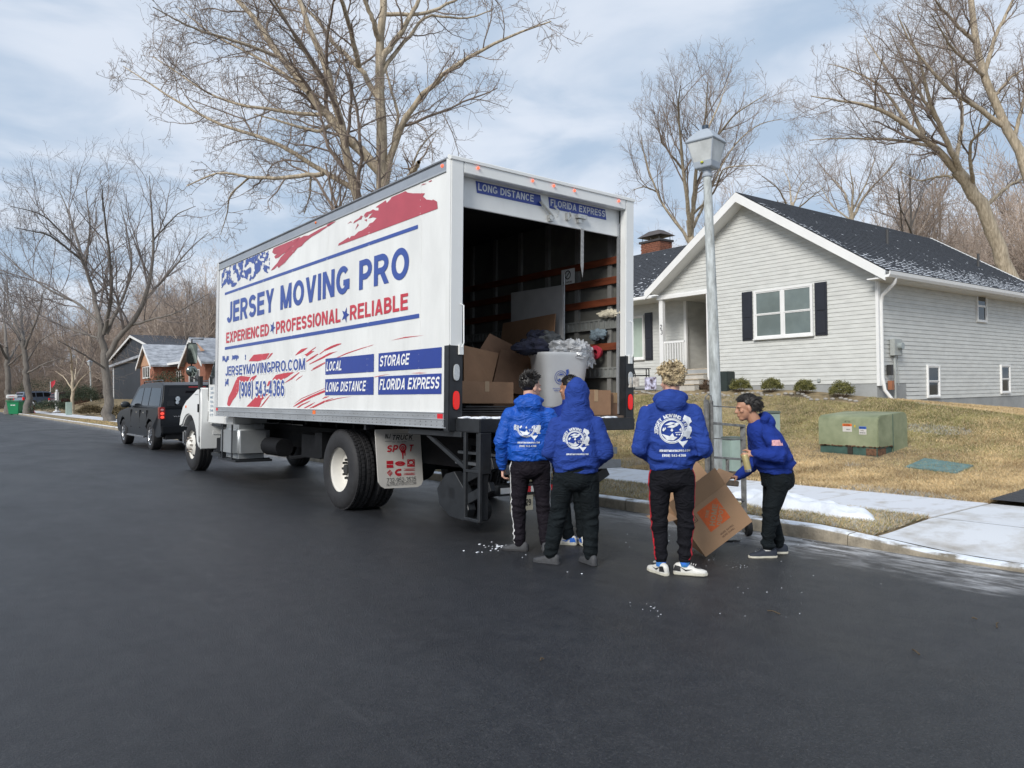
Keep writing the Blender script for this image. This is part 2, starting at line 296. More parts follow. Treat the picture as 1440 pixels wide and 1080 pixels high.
def asphalt():
    m = bpy.data.materials.new('asphalt'); m.use_nodes = True; t = m.node_tree; n = t.nodes; l = t.links; b = n['Principled BSDF']
    g = n.new('ShaderNodeNewGeometry'); P = g.outputs['Position']
    def noi(sc, det=5, ro=.6, st=None):
        z = n.new('ShaderNodeTexNoise'); z.inputs['Scale'].default_value = sc; z.inputs['Detail'].default_value = det; z.inputs['Roughness'].default_value = ro
        if st: mp = n.new('ShaderNodeMapping'); mp.inputs['Scale'].default_value = st; l.new(P, mp.inputs[0]); l.new(mp.outputs[0], z.inputs[0])
        else: l.new(P, z.inputs[0])
        return z.outputs[0]
    def mr(s, a, c, d=0, e=1):
        r = n.new('ShaderNodeMapRange'); r.inputs[1].default_value = a; r.inputs[2].default_value = c; r.inputs[3].default_value = d; r.inputs[4].default_value = e; l.new(s, r.inputs[0]); return r.outputs[0]
    def mth(op, a, c):
        r = n.new('ShaderNodeMath'); r.operation = op
        for i, q in enumerate((a, c)):
            if isinstance(q, (int, float)): r.inputs[i].default_value = q
            else: l.new(q, r.inputs[i])
        return r.outputs[0]
    def mixc(f, a, c):
        x = n.new('ShaderNodeMix'); x.data_type = 'RGBA'; l.new(f, x.inputs[0])
        for i, q in ((6, a), (7, c)):
            if isinstance(q, tuple): x.inputs[i].default_value = (*q, 1)
            else: l.new(q, x.inputs[i])
        return x.outputs[2]
    c = mixc(mr(noi(.55, 5, .6, (1, .35, 1)), .35, .68), (.0095, .011, .0145), (.018, .020, .0245))
    c = mixc(mth('MULTIPLY', mr(noi(6, 4, .7), .4, .7), .45), c, (.046, .047, .051)); c = mixc(mth('MULTIPLY', mr(noi(.9, 6, .7, (2.2, .18, 1)), .52, .70), .4), c, (.009, .0095, .011))
    grain = mr(noi(85, 3, .75), .54, .70); c = mixc(mth('MULTIPLY', grain, .75), c, (.085, .085, .088))
    dark = mr(noi(60, 3, .75), .48, .34); c = mixc(mth('MULTIPLY', dark, .8), c, (.005, .0055, .007))
    v = n.new('ShaderNodeTexVoronoi'); v.inputs['Scale'].default_value = 30; l.new(P, v.inputs[0])
    sp = mr(v.outputs['Distance'], .055, .025); sel = mr(noi(9, 3), .6, .68); c = mixc(mth('MULTIPLY', mth('MULTIPLY', sp, sel), .75), c, (.45, .45, .45))
    # paving seams running along the street
    s = n.new('ShaderNodeSeparateXYZ'); l.new(P, s.inputs[0])
    wob = mth('MULTIPLY', mth('SUBTRACT', noi(.8, 2), .5), .16); X = mth('ADD', s.outputs[0], wob)
    for sx, wd, amt, cc in ((1.62, .022, .22, (.060, .061, .065)), (1.50, .06, .45, (.018, .019, .021)), (-1.5, .04, .4, (.07, .072, .075))):
        e = mr(mth('ABSOLUTE', mth('SUBTRACT', X, sx), 0), wd, wd*.3); e = mth('MULTIPLY', e, mr(noi(2.2, 4), .35, .6)); c = mixc(mth('MULTIPLY', e, amt), c, cc)
    # frozen, salted strip along the kerb
    gut = mr(mth('ADD', s.outputs[0], mth('MULTIPLY', mth('SUBTRACT', noi(1.3, 5), .5), 1.7)), 6.35, 7.2)
    ice = mth('MULTIPLY', gut, mr(noi(5, 8, .72, (2.2, .55, 1)), .43, .62)); 
    near = mr(s.outputs[1], 7.5, 4.6, .35, 1.0)
    c = mixc(mth('MULTIPLY', mth('MULTIPLY', gut, .4), near), c, (.16, .15, .14))
    c = mixc(mth('MULTIPLY', mth('MULTIPLY', ice, near), .9), c, (.62, .63, .65)); l.new(c, b.inputs['Base Color'])
    ro = mr(noi(1.1, 4, .6, (1, .4, 1)), .3, .7, .33, .50); l.new(ro, b.inputs['Roughness']); b.inputs['Specular IOR Level'].default_value = .5
    bp = n.new('ShaderNodeBump'); bp.inputs['Strength'].default_value = .55; bp.inputs['Distance'].default_value = .03; l.new(noi(95, 4, .75), bp.inputs['Height']); l.new(bp.outputs[0], b.inputs['Normal'])
    return m
ASPH = asphalt()
CONC = frost_mat('kerb concrete', (.27, .235, .18), snow=.56, scale=5, var=.3, nscale=5, bscale=45, bump=.6)
SLAB = frost_mat('frosted pavement', (.36, .33, .29), snow=.66, nscale=2.6, bscale=60, soft=.13, snowcol=(.60, .62, .66), stretch=(1, 1.6, 1))
APRON = frost_mat('apron concrete', (.36, .33, .29), snow=.60, nscale=2.0, bscale=60, soft=.14, snowcol=(.60, .62, .65))
DRIVE = mat('driveway asphalt', (.035, .036, .04), .8, var=.3, scale=20, bump=.4, bscale=120)
SNOW = mat('snow', (.72, .75, .80), .6, var=.05, scale=8, bump=.5, bscale=30)
SOIL = mat('lawn thatch', (.185, .145, .085), .95, var=.45, scale=2.2, bump=.8, bscale=45, col2=(.25, .19, .105), detail=8)
BLACKT = mat('black rubber', (.012, .012, .013), .75, var=.3, scale=30, bump=.3, bscale=80)

# ------------------------------------------------------------ terrain
def lerp(x, xs, ys): return float(np.interp(x, xs, ys))
def kerb_top(Y): return lerp(Y, [-30, -1.0, 0.0, 3.1, 4.35, 200], [.05, .05, -.055, -.045, .05, .05])
def top_h(Y): return lerp(Y, [-20, 2.0, 3.9, 6, 9, 11, 15, 25, 40, 60, 120, 200], [.55, .55, .6, .85, 1.22, 1.44, 1.5, 1.45, 1.1, 1.15, 1.3, 1.6])
def gz(X, Y):
    if X < 4: return 0.0
    if X <= 7.3: return -.025*(X-4)
    if X < 10.2:
        z = .05+.008*(X-7.3)
        if X < 8.7 and Y < 4.9: t = max(0, min(1, (Y-3.9)/1.0)); f = min(1, max(0, (X-7.48)/1.24)); f = f*f*(3-2*f); za = (kerb_top(Y)+.004)*(1-f)+.062*f; z = za*(1-t)+z*t
        return z
    t = (X-10.2)/7.3; H_ = top_h(Y)
    if t <= 1: return .075+(H_-.075)*t**1.5
    return H_-min(.055*(X-17.5), .9)+max(0, (X-45))*.03 if Y < 30 else H_+max(0, X-30)*.02
KY = [Y for Y in (-30, -25, -20, -15, -11, -8, -6, -4, -2, 0)]+[1, 2, 3, 3.88]+[3.9, 4.2]+[3.9+.6*i for i in range(1, 45)]+[31+2*i for i in range(20)]+[72, 78, 85, 95, 105, 118, 130, 150, 180, 230, 320, 480]
KX = [-300, -120, -60, -30, -12, -5, 4, 7.2, 7.4, 7.48, 7.9, 8.3, 8.68, 8.71, 10.21, 10.235]+[10.2+.45*i for i in range(1, 17)]+[17.9, 19, 21, 24, 27, 30, 35, 42, 55, 80, 130, 200, 320, 480]
GV = []; 
for Y in KY:
    for X in KX:
        z = gz(X, Y)
        if X < 7.45: z = -.25
        if 7.4 < X < 10.3 and Y <= 3.88: z = -.12
        if 8.7 < X < 10.22 and 3.88 < Y < 112: z = -.04
        if Y > 118 and X < 7.45: z = -.02
        if X > 10.25 or X < -4: z += .03*noise.noise(Vector((X*.35, Y*.35, 0)))*(1 if X < 30 else 2)
        GV.append((X, Y, z))
nX = len(KX); GF = [(j*nX+i, j*nX+i+1, (j+1)*nX+i+1, (j+1)*nX+i) for j in range(len(KY)-1) for i in range(nX-1)]
ground = MB(); ground.v = GV; ground.f = GF; ground.mi = [0]*len(GF)
ground = struct(ground.build('ground', SOIL, smooth=60))
r = MB(); ys = [-30, -10, 0, 5, 10, 20, 40, 80, 118]; xs = [-3.6, -1, 4, 5.5, 7.3]
for Y in ys:
    for X in xs: r.v.append((X, Y, gz(X, Y) if X > 0 else -.02*max(0, -X)))
r.f = [(j*5+i, j*5+i+1, (j+1)*5+i+1, (j+1)*5+i) for j in range(len(ys)-1) for i in range(4)]; r.mi = [0]*len(r.f)
struct(r.build('road', ASPH))
# kerb: stones about three metres long, dropped at the driveway
kerb = struct(MB().box(7.31, 7.43, -6, 110, -.3, -.09).build('kerb', mat('kerb bed', (.2, .18, .15), .9)))
def kerb_top(Y): return lerp(Y, [-30, -1.0, 0.0, 3.1, 4.35, 200], [.05, .05, -.055, -.045, .05, .05])
Yk = 4.05; cuts = [4.05+3.05*i for i in range(34)]; cuts = [-5, -2.0, 1.05]+cuts
for i in range(len(cuts)-1):
    b = MB(); n = 8; y0, y1 = cuts[i]+.006, cuts[i+1]-.006; wob = random.uniform(-.006, .006)
    sec = []
    for k in range(n+1):
        y = y0+(y1-y0)*k/n; t = kerb_top(y)+random.uniform(-.003, .003); x = 7.30+wob+random.uniform(-.003, .003)
        sec.append([(x-.012, y, -.16), (x, y, t-.028), (x+.010, y, t-.009), (x+.03, y, t), (x+.165, y, t+.003), (x+.17, y, -.16)])
    for s_ in sec: b.v += s_
    b.f = [(k*6+j, k*6+j+1, (k+1)*6+j+1, (k+1)*6+j) for k in range(n) for j in range(5)]+[tuple(range(5, -1, -1)), tuple(n*6+j for j in range(6))]; b.mi = [0]*len(b.f)
    b.build('kerb_stone', CONC, kerb, smooth=40)
# pavement: separate slabs
walk = struct(MB().box(8.72, 10.2, 3.9, 112, -.05, .02).build('pavement', mat('pavement bed', (.1, .09, .08), .9)))
y = 3.86; k = 0
while y < 110:
    Lb = 1.52; z = .062+random.uniform(-.004, .004)
    MB().box(8.70, 10.22, y+.008, y+Lb-.008, -.02, z).build('slab', SLAB, walk, bevel=.008 if y < 30 else 0, seg=1); y += Lb; k += 1
# apron and driveway
ap = struct(MB().box(7.5, 10.2, -2.2, 3.82, -.3, -.12).build('driveway_apron', mat('apron bed', (.1, .09, .08), .9)))
def apslab(x0, x1, y0, y1):
    b = MB(); n = 8
    for i in range(n+1):
        for j in range(n+1):
            X = x0+(x1-x0)*i/n; Y = y0+(y1-y0)*j/n; f = (X-7.48)/(8.72-7.48); f = min(1, f); f = f*f*(3-2*f)
            b.v.append((X, Y, (kerb_top(Y)+.004)*(1-f)+.062*f))
    b.f = [(i*(n+1)+j, (i+1)*(n+1)+j, (i+1)*(n+1)+j+1, i*(n+1)+j+1) for i in range(n) for j in range(n)]; b.mi = [0]*len(b.f)
    # skirt
    b.build('slab', APRON, ap, smooth=60)
apslab(7.485, 8.71, 1.0, 3.84); apslab(7.485, 8.71, -2.2, .985); apslab(8.725, 10.2, 1.0, 3.84); apslab(8.725, 10.2, -2.2, .985)
d = MB(); 
for i in range(24):
    X = 10.215+i*.8
    for Y in (-2.6, 0, 2, 3.87): d.v.append((X, Y, gz(X, min(Y, 3.9))+.035))
d.f = [(i*4+j, (i+1)*4+j, (i+1)*4+j+1, i*4+j+1) for i in range(23) for j in range(3)]; d.mi = [0]*len(d.f)
struct(d.build('driveway', DRIVE, smooth=60))
# ploughed snow bank on the verge and small snow bits in the road
def lump(name, pts, hgt, matl, seed=0, n=26):
    "irregular heap: outline polygon in plan (X,Y), crumpled top"
    P = [Vector((a, b)) for a, b in pts]; x0 = min(p.x for p in P); x1 = max(p.x for p in P); y0 = min(p.y for p in P); y1 = max(p.y for p in P)
    from mathutils.geometry import intersect_point_line
    V = []; idx = {}; F = []
    def inside(q):
        c = False
        for i in range(len(P)):
            a, b = P[i], P[i-1]
            if (a.y > q.y) != (b.y > q.y) and q.x < (b.x-a.x)*(q.y-a.y)/(b.y-a.y)+a.x: c = not c
        return c
    for i in range(n+1):
        for j in range(n*2+1):
            q = Vector((x0+(x1-x0)*i/n, y0+(y1-y0)*j/(2*n)))
            dist = min((q-Vector(intersect_point_line(q, P[k-1], P[k])[0][:2])).length if 0 <= intersect_point_line(q, P[k-1], P[k])[1] <= 1 else (q-P[k]).length for k in range(len(P)))
            s = dist if inside(q) else -dist
            z = hgt*(1-math.exp(-max(s+.02, 0)/.09))*(.55+.7*(noise.noise(Vector((q.x*4, q.y*4, seed)))+.4))+.018*noise.noise(Vector((q.x*17, q.y*17, seed))) if s > -.02 else -.05
            idx[i, j] = len(V); V.append((q.x, q.y, gz(q.x, q.y)+z))
    F = [(idx[i, j], idx[i+1, j], idx[i+1, j+1], idx[i, j+1]) for i in range(n) for j in range(2*n)]; F = [f for f in F if any(V[q][2] > gz(V[q][0], V[q][1])-.03 for q in f)]
    b = MB(); b.v = V; b.f = F; b.mi = [0]*len(F); return b.build(name, matl, smooth=60)
tag(lump('snow_bank', [(8.75, 6.3), (8.95, 5.7), (8.62, 5.0), (8.35, 4.35), (8.05, 4.15), (7.95, 4.5), (8.05, 5.0), (7.92, 5.4), (8.2, 6.2)], .13, SNOW, 3), 'low heap of white ploughed snow on the grass verge beside the path', 'snow bank')
b = MB()
for i in range(125):
    if i < 28: X, Y = onZ(random.gauss(692, 16), random.gauss(768, 3.5), 0).xy
    elif i < 40: X, Y = onZ(random.gauss(590, 8)+450, random.gauss(798, 3), -.05).xy
    elif i < 52: X, Y = onZ(random.gauss(912, 14), random.gauss(856, 4), 0).xy
    else: X = random.uniform(4.2, 7.2); Y = random.uniform(2.6, 6); 
    if i >= 52 and random.random() < .45: X = random.uniform(6.5, 7.25)
    s = random.uniform(.003, .008)*(1.6 if i < 28 else (.45 if Y < 4.2 else .8))
    b.ell((X, Y, gz(X, Y)+s*.2), (s*random.uniform(1, 2.4), s*random.uniform(.7, 1.4), s*.6), Matrix.Rotation(random.uniform(0, 3), 3, 'Z'), 6, 4)
stuff(tag(b.build('snow_crumbs', SNOW, smooth=80), 'scattered crumbs of snow and ice on the dark asphalt', 'snow'))
b = MB()
for px, py, a, ln in ((1402, 876, .3, .12), (1293, 919, .9, .08), (1097, 862, 1.5, .1), (1374, 864, 2, .03), (760, 930, .2, .03)):
    p = onZ(px, py, -.0); p.z = gz(p.x, p.y)+.006; q = p+Vector((math.cos(a), math.sin(a), .0))*ln; b.tube([p, (p+q)/2+Vector((0, .008, .008)), q], .004, 5)
stuff(tag(b.build('twig_litter', mat('litter', (.08, .055, .03), .9)), 'a few broken twigs lying on the dark road surface', 'twigs'))

# ------------------------------------------------------------ house no. 23
SID = mat('vinyl siding', (.55, .555, .53), .5, var=.08, scale=3, stretch=(1, 1, 3), bump=.06, bscale=120)
TRIM = mat('white trim', (.74, .74, .73), .45, var=.03, scale=3)
FOUND = mat('grey foundation', (.30, .31, .31), .85, var=.12, scale=2, bump=.2)
SHUT = mat('black shutter', (.018, .02, .028), .4, var=.1)
GLASS = mat('window glass', (.15, .185, .18), .04, var=.15, scale=1.2, spec=.7)
CURT = mat('green drawn curtain', (.38, .46, .40), .25, var=.08, scale=2, spec=.6)
DARKG = mat('dark window glass', (.03, .035, .038), .05, var=.2, scale=1)
def roofmat(name, col, snow, flakes=True):
    m = frost_mat(name, col, snow=snow, var=.35, scale=6, nscale=3.5, bscale=90, bump=.6, top=False, soft=.06, det=9, stretch=(.8, .8, .8), snowcol=(.62, .66, .72)); return m
ROOF = mat('charcoal shingles', (.040, .045, .055), .9, var=.4, scale=9, bump=.8, bscale=90, detail=8)
ROOFS = roofmat('shingles dusted with snow', (.040, .045, .055), .49)
BRICK = mat('chimney brick', (.22, .085, .05), .85, var=.3, scale=14, bump=.4)
MORT = mat('mortar', (.30, .27, .24), .9)
house = thing('house', 'single storey house with pale vinyl siding and gabled front, number 23', 'house', (17.9, 9.1, 1.2))
# backing walls
b = MB(); b.box(17.94, 28.6, 9.14, 14.03, .2, 4.25); b.box(20.62, 28.6, 14.03, 15.8, .2, 4.25); b.box(19.04, 27, 15.76, 30, .8, 4.55)
b.prism([(17.94, 9.14, 4.25), (17.94, 15.86, 4.25), (17.94, 12.7, 6.55)], (10.6, 0, 0)); b.build('wall', SID, house)
b = MB(); b.box(17.93, 28.62, 9.13, 14.0, -.3, 1.56); b.box(17.93, 20, 9.125, 9.14, .5, 1.58); b.box(19.03, 27, 15.75, 30, .5, 1.6); b.build('foundation', FOUND, house)
def boardX(X, z0, z1, yb0, yb1, yt0, yt1, parent, lap=.014):
    b = MB(); xo = X-.002; b.add([(xo-lap, yb0, z0), (xo-lap, yb1, z0), (xo-.001, yt1, z1), (xo-.001, yt0, z1), (xo, yb0, z0), (xo, yb1, z0)], [(0, 1, 2, 3), (0, 4, 5, 1)])
    return b.build('siding_board', SID, parent)
def boardY(Y, z0, z1, x0, x1, parent, lap=.014):
    b = MB(); yo = Y-.002; b.add([(x0, yo-lap, z0), (x1, yo-lap, z0), (x1, yo-.001, z1), (x0, yo-.001, z1), (x0, yo, z0), (x1, yo, z0)], [(0, 1, 2, 3), (0, 4, 5, 1)])
    return b.build('siding_board', SID, parent)
C_ = .104; RY, RZ, SR, SL = 12.7, 6.62, .655, .70
def rakeY(z):   # wall extent under the rakes at height z
    return RY-(RZ-z)/SR, RY+(RZ-z)/SL
z = 1.56
while z < RZ-.15:
    z1 = z+C_; lo0, hi0 = rakeY(z); lo1, hi1 = rakeY(z1)
    R1 = 14.03 if z < 4.28 else 15.88
    yb0, yb1 = max(9.1, lo0), min(R1, hi0); yt0, yt1 = max(9.1, lo1), min(R1, hi1)
    if yb1-yb0 > .1 and yt1 > yt0: boardX(17.93, z, z1, yb0, yb1, yt0, yt1, house)
    z = z1
z = 1.145
while z < 4.15:
    boardY(9.13, z, z+C_, 17.9 if z > 1.5 else 19.3, 28.6, house); z += C_
z = 2.12
while z < 4.25:
    boardX(20.61, z, z+C_, 14.03, 15.76, 14.03, 15.76, house); z += C_
z = 1.62
while z < 4.5:
    boardX(19.03, z, z+C_, 15.76, 30, 15.76, 30, house); z += C_
b = MB(); b.box(17.88, 17.99, 9.06, 9.13, 1.5, 4.2); b.build('corner_trim', TRIM, house)
MB().box(17.88, 17.98, 13.95, 14.06, 1.6, 4.28).build('corner_trim', TRIM, house)
MB().box(18.97, 19.05, 15.7, 15.80, 2.0, 4.4).build('corner_trim', TRIM, house)
MB().box(17.86, 18.04, 13.9, 15.92, 4.22, 4.31).build('porch_beam', TRIM, house)
MB().box(17.88, 20.6, 14.03, 18.0, 4.31, 4.36).build('porch_ceiling', TRIM, house)
MB().box(17.9, 18.03, 15.72, 15.87, 2.0, 4.25).build('porch_post', TRIM, house, bevel=.008)
TAN = mat('tan deck boards', (.42, .35, .26), .7, var=.15, scale=6)
b = MB(); b.box(17.95, 20.6, 14.05, 15.85, .6, 2.05); b.build('porch_floor', FOUND, house)
for i in range(13): MB().box(18.02+i*.2, 18.19+i*.2, 14.05, 15.8, 2.05, 2.08).build('deck_board', TAN, house)
for i in range(3):
    st = MB().box(17.33+.2*i, 17.95, 14.08, 14.93, 1.0, 1.60+.15*i).build('step', mat('cream concrete', (.45, .43, .39), .8, var=.1), house)
    MB().box(17.30+.2*i, 17.55+.2*i, 14.07, 14.95, 1.602+.15*i, 1.63+.15*i).build('tread', TAN, st)
rl = MB().box(17.95, 18.0, 14.95, 15.72, 2.88, 2.94).build('porch_railing', TRIM, house)
MB().box(17.955, 17.995, 14.95, 15.72, 2.16, 2.20).build('bottom_rail', TRIM, rl)
for i in range(8): MB().box(17.962, 17.99, 14.98+i*.1, 15.012+i*.1, 2.2, 2.88).build('baluster', TRIM, rl)
# house number
b = MB()
for t, zz in (('2', 3.32), ('3', 3.16)): put_text(b, t, (17.895, 15.83-(.02 if t == '3' else 0), zz), (0, -1, 0), (0, 0, 1), .14, bold=.01)
b.build('house_number', SHUT, house)
# --- windows
def window(name, parent, O, U, Nn, wd, ht, units=1, glass=GLASS, frame=TRIM, fw=.05, sill=True, double=True):
    "O lower-left corner, U along wall, Nn outward"
    O = Vector(O); U = Vector(U); Nn = Vector(Nn); Z = Vector((0, 0, 1))
    M = Matrix((( U.x, Nn.x, 0, O.x), (U.y, Nn.y, 0, O.y), (U.z, Nn.z, 1, O.z), (0, 0, 0, 1)))
    f = MB(M); f.box(-fw, 0, -.02, .05, -fw, ht+fw); f.box(wd, wd+fw, -.02, .05, -fw, ht+fw); f.box(0, wd, -.02, .05, ht, ht+fw); f.box(0, wd, -.02, .055, -fw, 0)
    for i in range(1, units): f.box(wd*i/units-.04, wd*i/units+.04, -.02, .045, 0, ht)
    fo = f.build(name, frame, parent, bevel=.004, seg=1)
    for i in range(units):
        a = wd*i/units+(.04 if i else 0); c = wd*(i+1)/units-(.04 if i < units-1 else 0); hs = [(0, ht/2), (ht/2, ht)] if double else [(0, ht)]
        for k, (h0, h1) in enumerate(hs):
            g = MB(M); yy = .005+.012*k; t = .026
            g.box(a, a+t, yy, yy+.02, h0, h1); g.box(c-t, c, yy, yy+.02, h0, h1); g.box(a+t, c-t, yy, yy+.02, h0, h0+t); g.box(a+t, c-t, yy, yy+.02, h1-t, h1); g.build('sash', frame, fo)
            MB(M).box(a+t, c-t, yy+.002, yy+.008, h0+t, h1-t).build('pane', glass, fo)
    if sill: MB(M).box(-fw-.02, wd+fw+.02, -.01, .085, -fw-.03, -fw-.002).build('sill', frame, fo)
    return fo
def shutter(parent, Y0, Y1, z0, z1, X):
    b = MB(); b.box(X-.035, X, Y0, Y1, z0, z1); t = .05
    zm = z0+(z1-z0)*.45
    s = MB(); s.box(X-.037, X-.012, Y0, Y1, z0, z1); o = s.build('shutter', SHUT, parent, bevel=.004, seg=1)
    for a, c in ((z0+t, zm-t/2), (zm+t/2, z1-t)): MB().box(X-.052, X-.036, Y0+t, Y1-t, a, c).build('panel', SHUT, o, bevel=.012, seg=1)
window('window', house, (17.915, 12.42, 2.86), (0, -1, 0), (-1, 0, 0), 1.63, 1.2, units=2)
shutter(house, 12.53, 12.86, 2.79, 4.12, 17.925); shutter(house, 10.36, 10.69, 2.79, 4.12, 17.925)
window('window', house, (19.02, 19.3, 2.55), (0, -1, 0), (-1, 0, 0), 1.75, 1.35, glass=CURT, double=False)
shutter(house, 17.13, 17.46, 2.45, 4.02, 19.03)
window('window', house, (23.52, 9.125, 3.3), (1, 0, 0), (0, -1, 0), .56, .82, glass=DARKG, fw=.05, sill=False)
window('window', house, (20.44, 9.125, 1.22), (1, 0, 0), (0, -1, 0), .6, .75, glass=DARKG, fw=.05, sill=False)
window('window', house, (25.08, 9.125, 1.27), (1, 0, 0), (0, -1, 0), .58, .75, glass=DARKG, fw=.05, sill=False)
MB().box(20.4, 20.6, 14.3, 15.2, 2.1, 4.15).build('front_door', mat('door white', (.55, .55, .53), .5), house)
# --- roofs: courses with a step each, thick edge boards
def roofplane(name, P0, P1, Q0, Q1, n, parent, matl, th=.012):
    "P0-P1 eave line, Q0-Q1 ridge line; n courses each a lapped strip"
    P0, P1, Q0, Q1 = map(Vector, (P0, P1, Q0, Q1)); nn = (P1-P0).cross(Q0-P0).normalized(); 
    if nn.z < 0: nn = -nn
    b = MB()
    for i in range(n):
        a, c = i/n, (i+1)/n
        A0 = P0.lerp(Q0, a); A1 = P1.lerp(Q1, a); C0 = P0.lerp(Q0, c); C1 = P1.lerp(Q1, c); b.add([A0+nn*th, A1+nn*th, C1+nn*.001, C0+nn*.001, A0-nn*.001, A1-nn*.001], [(0, 1, 2, 3), (4, 5, 1, 0)])
    return stuff(b.build(name, matl, parent))
EX0, EX1 = 17.48, 29.0; zr, zR, zl = 6.80, 4.16, 4.47; yr, yl = 8.68, 16.05
roofplane('shingles', (EX0, yr, zR), (EX1, yr, zR), (EX0, RY, zr), (EX1, RY, zr), 34, house, None or ROOF)
roofplane('shingles', (EX1, yl, zl), (EX0, yl, zl), (EX1, RY, zr), (EX0, RY, zr), 28, house, ROOF)
b = MB(); b.prism([(EX0+.02, yr+.01, zR-.03), (EX0+.02, RY, zr-.03), (EX0+.02, yl-.01, zl-.03), (EX0+.02, yl-.2, zl-.06), (EX0+.02, RY, zr-.22), (EX0+.02, yr+.2, zR-.06)], (EX1-EX0-.04, 0, 0)); b.build('roof_deck', TRIM, house)
# rake boards and soffits
b = MB()
for (ya, za, yb, zb) in ((yr, zR, RY, zr), (yl, zl, RY, zr)):
    b.prism([(EX0-.02, ya, za-.015), (EX0-.02, yb, zb-.015), (EX0-.02, yb, zb-.27), (EX0-.02, ya, za-.25)], (.035, 0, 0))
b.build('rake_board', TRIM, house)
for (ya, za, yb, zb) in ((yr+.2, zR-.1, RY, zr-.27), (yl-.2, zl-.1, RY, zr-.27)):
    MB().add([(EX0+.015, ya, za), (EX0+.015, yb, zb), (17.93, yb, zb), (17.93, ya, za)], [(0, 1, 2, 3)]).build('soffit', TRIM, house)
MB().box(EX0+.02, EX1, yr+.02, 9.13, zR-.19, zR-.16).build('soffit', TRIM, house)
b = MB(); prof = [(yr+.02, zR-.18), (yr-.08, zR-.18), (yr-.11, zR-.12), (yr-.12, zR-.04), (yr-.10, zR-.04), (yr-.09, zR-.11), (yr+.02, zR-.13)]
b.prism([(EX0-.01, a, c) for a, c in prof], (EX1-EX0, 0, 0)); b.build('gutter', TRIM, house)
b = MB(); b.tube([(17.85, yr-.05, zR-.18), (17.85, yr-.03, zR-.28), (17.98, 9.0, zR-.52), (18.0, 9.05, zR-.7), (18.0, 9.05, 1.7), (18.05, 9.03, 1.4), (18.15, 8.9, 1.16)], .042, 10); b.build('downspout', TRIM, house, smooth=50)
# left wing
WX, WZ = 18.55, 4.52; RX2 = 22.5
roofplane('shingles', (WX, 30, WZ), (WX, 14.6, WZ), (RX2, 30, 6.82), (RX2, 12.8, 6.82), 30, house, ROOF)
roofplane('shingles', (27, 13, WZ), (27, 30, WZ), (RX2, 13, 6.82), (RX2, 30, 6.82), 30, house, ROOF)
b = MB(); b.box(WX, WX+.03, 16.0, 30, WZ-.2, WZ-.01); b.build('fascia', TRIM, house)
MB().box(WX+.03, 19.03, 15.8, 30, WZ-.2, WZ-.17).build('soffit', TRIM, house)
b = MB(); b.prism([(WX, 16.05, WZ-.17), (WX-.1, 16.05, WZ-.17), (WX-.13, 16.05, WZ-.03), (WX-.10, 16.05, WZ-.03), (WX-.08, 16.05, WZ-.13), (WX, 16.05, WZ-.13)], (0, 13.9, 0)); b.build('gutter', TRIM, house)
# thin snow lying along the eaves and rakes
def snowstrip(Pa, Pb, up, w0, w1, name='snow_patch', n=60, seed=0, breaks=.1):
    Pa, Pb, up = Vector(Pa), Vector(Pb), Vector(up); nn = (Pb-Pa).cross(up).normalized(); nn = nn if nn.z > 0 else -nn; b = MB()
    for i in range(n):
        for k in range(5):
            wv = [(w0+(w1-w0)*(.5+noise.noise(Vector((q*9.0, seed, k*.7)))*1.1)) for q in (i/n, (i+1)/n)]
            a0 = k/5; 
            if noise.noise(Vector((i*.7, seed+4, k*1.3))) < -.25+breaks*k*1.6: continue
            A = Pa.lerp(Pb, i/n); B = Pa.lerp(Pb, (i+1)/n)
            b.add([A+up*wv[0]*a0+nn*.018, B+up*wv[1]*a0+nn*.018, B+up*wv[1]*(a0+.2-.02*k)+nn*.022, A+up*wv[0]*(a0+.2-.02*k)+nn*.022], [(0, 1, 2, 3)])
    return stuff(b.build(name, SNOW, house))
upR = Vector((0, RY-yr, zr-zR)).normalized(); 
def flecks(P0, along, up, La, Lu, n, dens, parent, seed):
    "small patches of snow caught on single shingles, thinning up the slope"
    P0, along, up = Vector(P0), Vector(along).normalized(), Vector(up).normalized(); nn = along.cross(up).normalized(); nn = nn if nn.z > 0 else -nn
    b = MB(); rr = random.Random(seed)
    for _ in range(n):
        a = rr.random()*La; u = rr.random()*Lu
        if rr.random() > dens(a, u, noise.noise(Vector((a*.9, u*1.7, seed)))): continue
        cst = Lu/34; u = round(u/cst)*cst+.012; wv = rr.uniform(.03, .15)*(1 if u < 1 else .6); h = rr.uniform(.02, .07)
        P = P0+along*a+up*u+nn*.016; b.add([P, P+along*wv, P+along*wv*.8+up*h, P+along*wv*.15+up*h*.9], [(0, 1, 2, 3)])
    return stuff(b.build('snow_patch', SNOW, parent))
Lr = (Vector((0, RY, zr))-Vector((0, yr, zR))).length
flecks((EX0, yr, zR), (1, 0, 0), (0, RY-yr, zr-zR), EX1-EX0-.2, Lr, 19000, lambda a, u, q: max(.8*math.exp(-u/.38)*(1+q*2.2), .9*math.exp(-a/.13)*(u<4), .10*(q > .3)*math.exp(-u/1.2), .002), house, 5)
flecks((EX0, yl, zl), (1, 0, 0), (0, RY-yl, zr-zl), EX1-EX0-.2, 4.0, 3000, lambda a, u, q: .5*math.exp(-u/.5), house, 6)
flecks((WX, 16.2, WZ), (0, 1, 0), (RX2-WX, 0, 6.82-WZ), 9, 4.5, 7000, lambda a, u, q: max(.8*math.exp(-u/.5)*(1+q*1.5)*(a<3), .006), house, 7)
b = MB(); b.box(EX1-.1, EX1+.02, 0, 0, 0, 0) if False else None
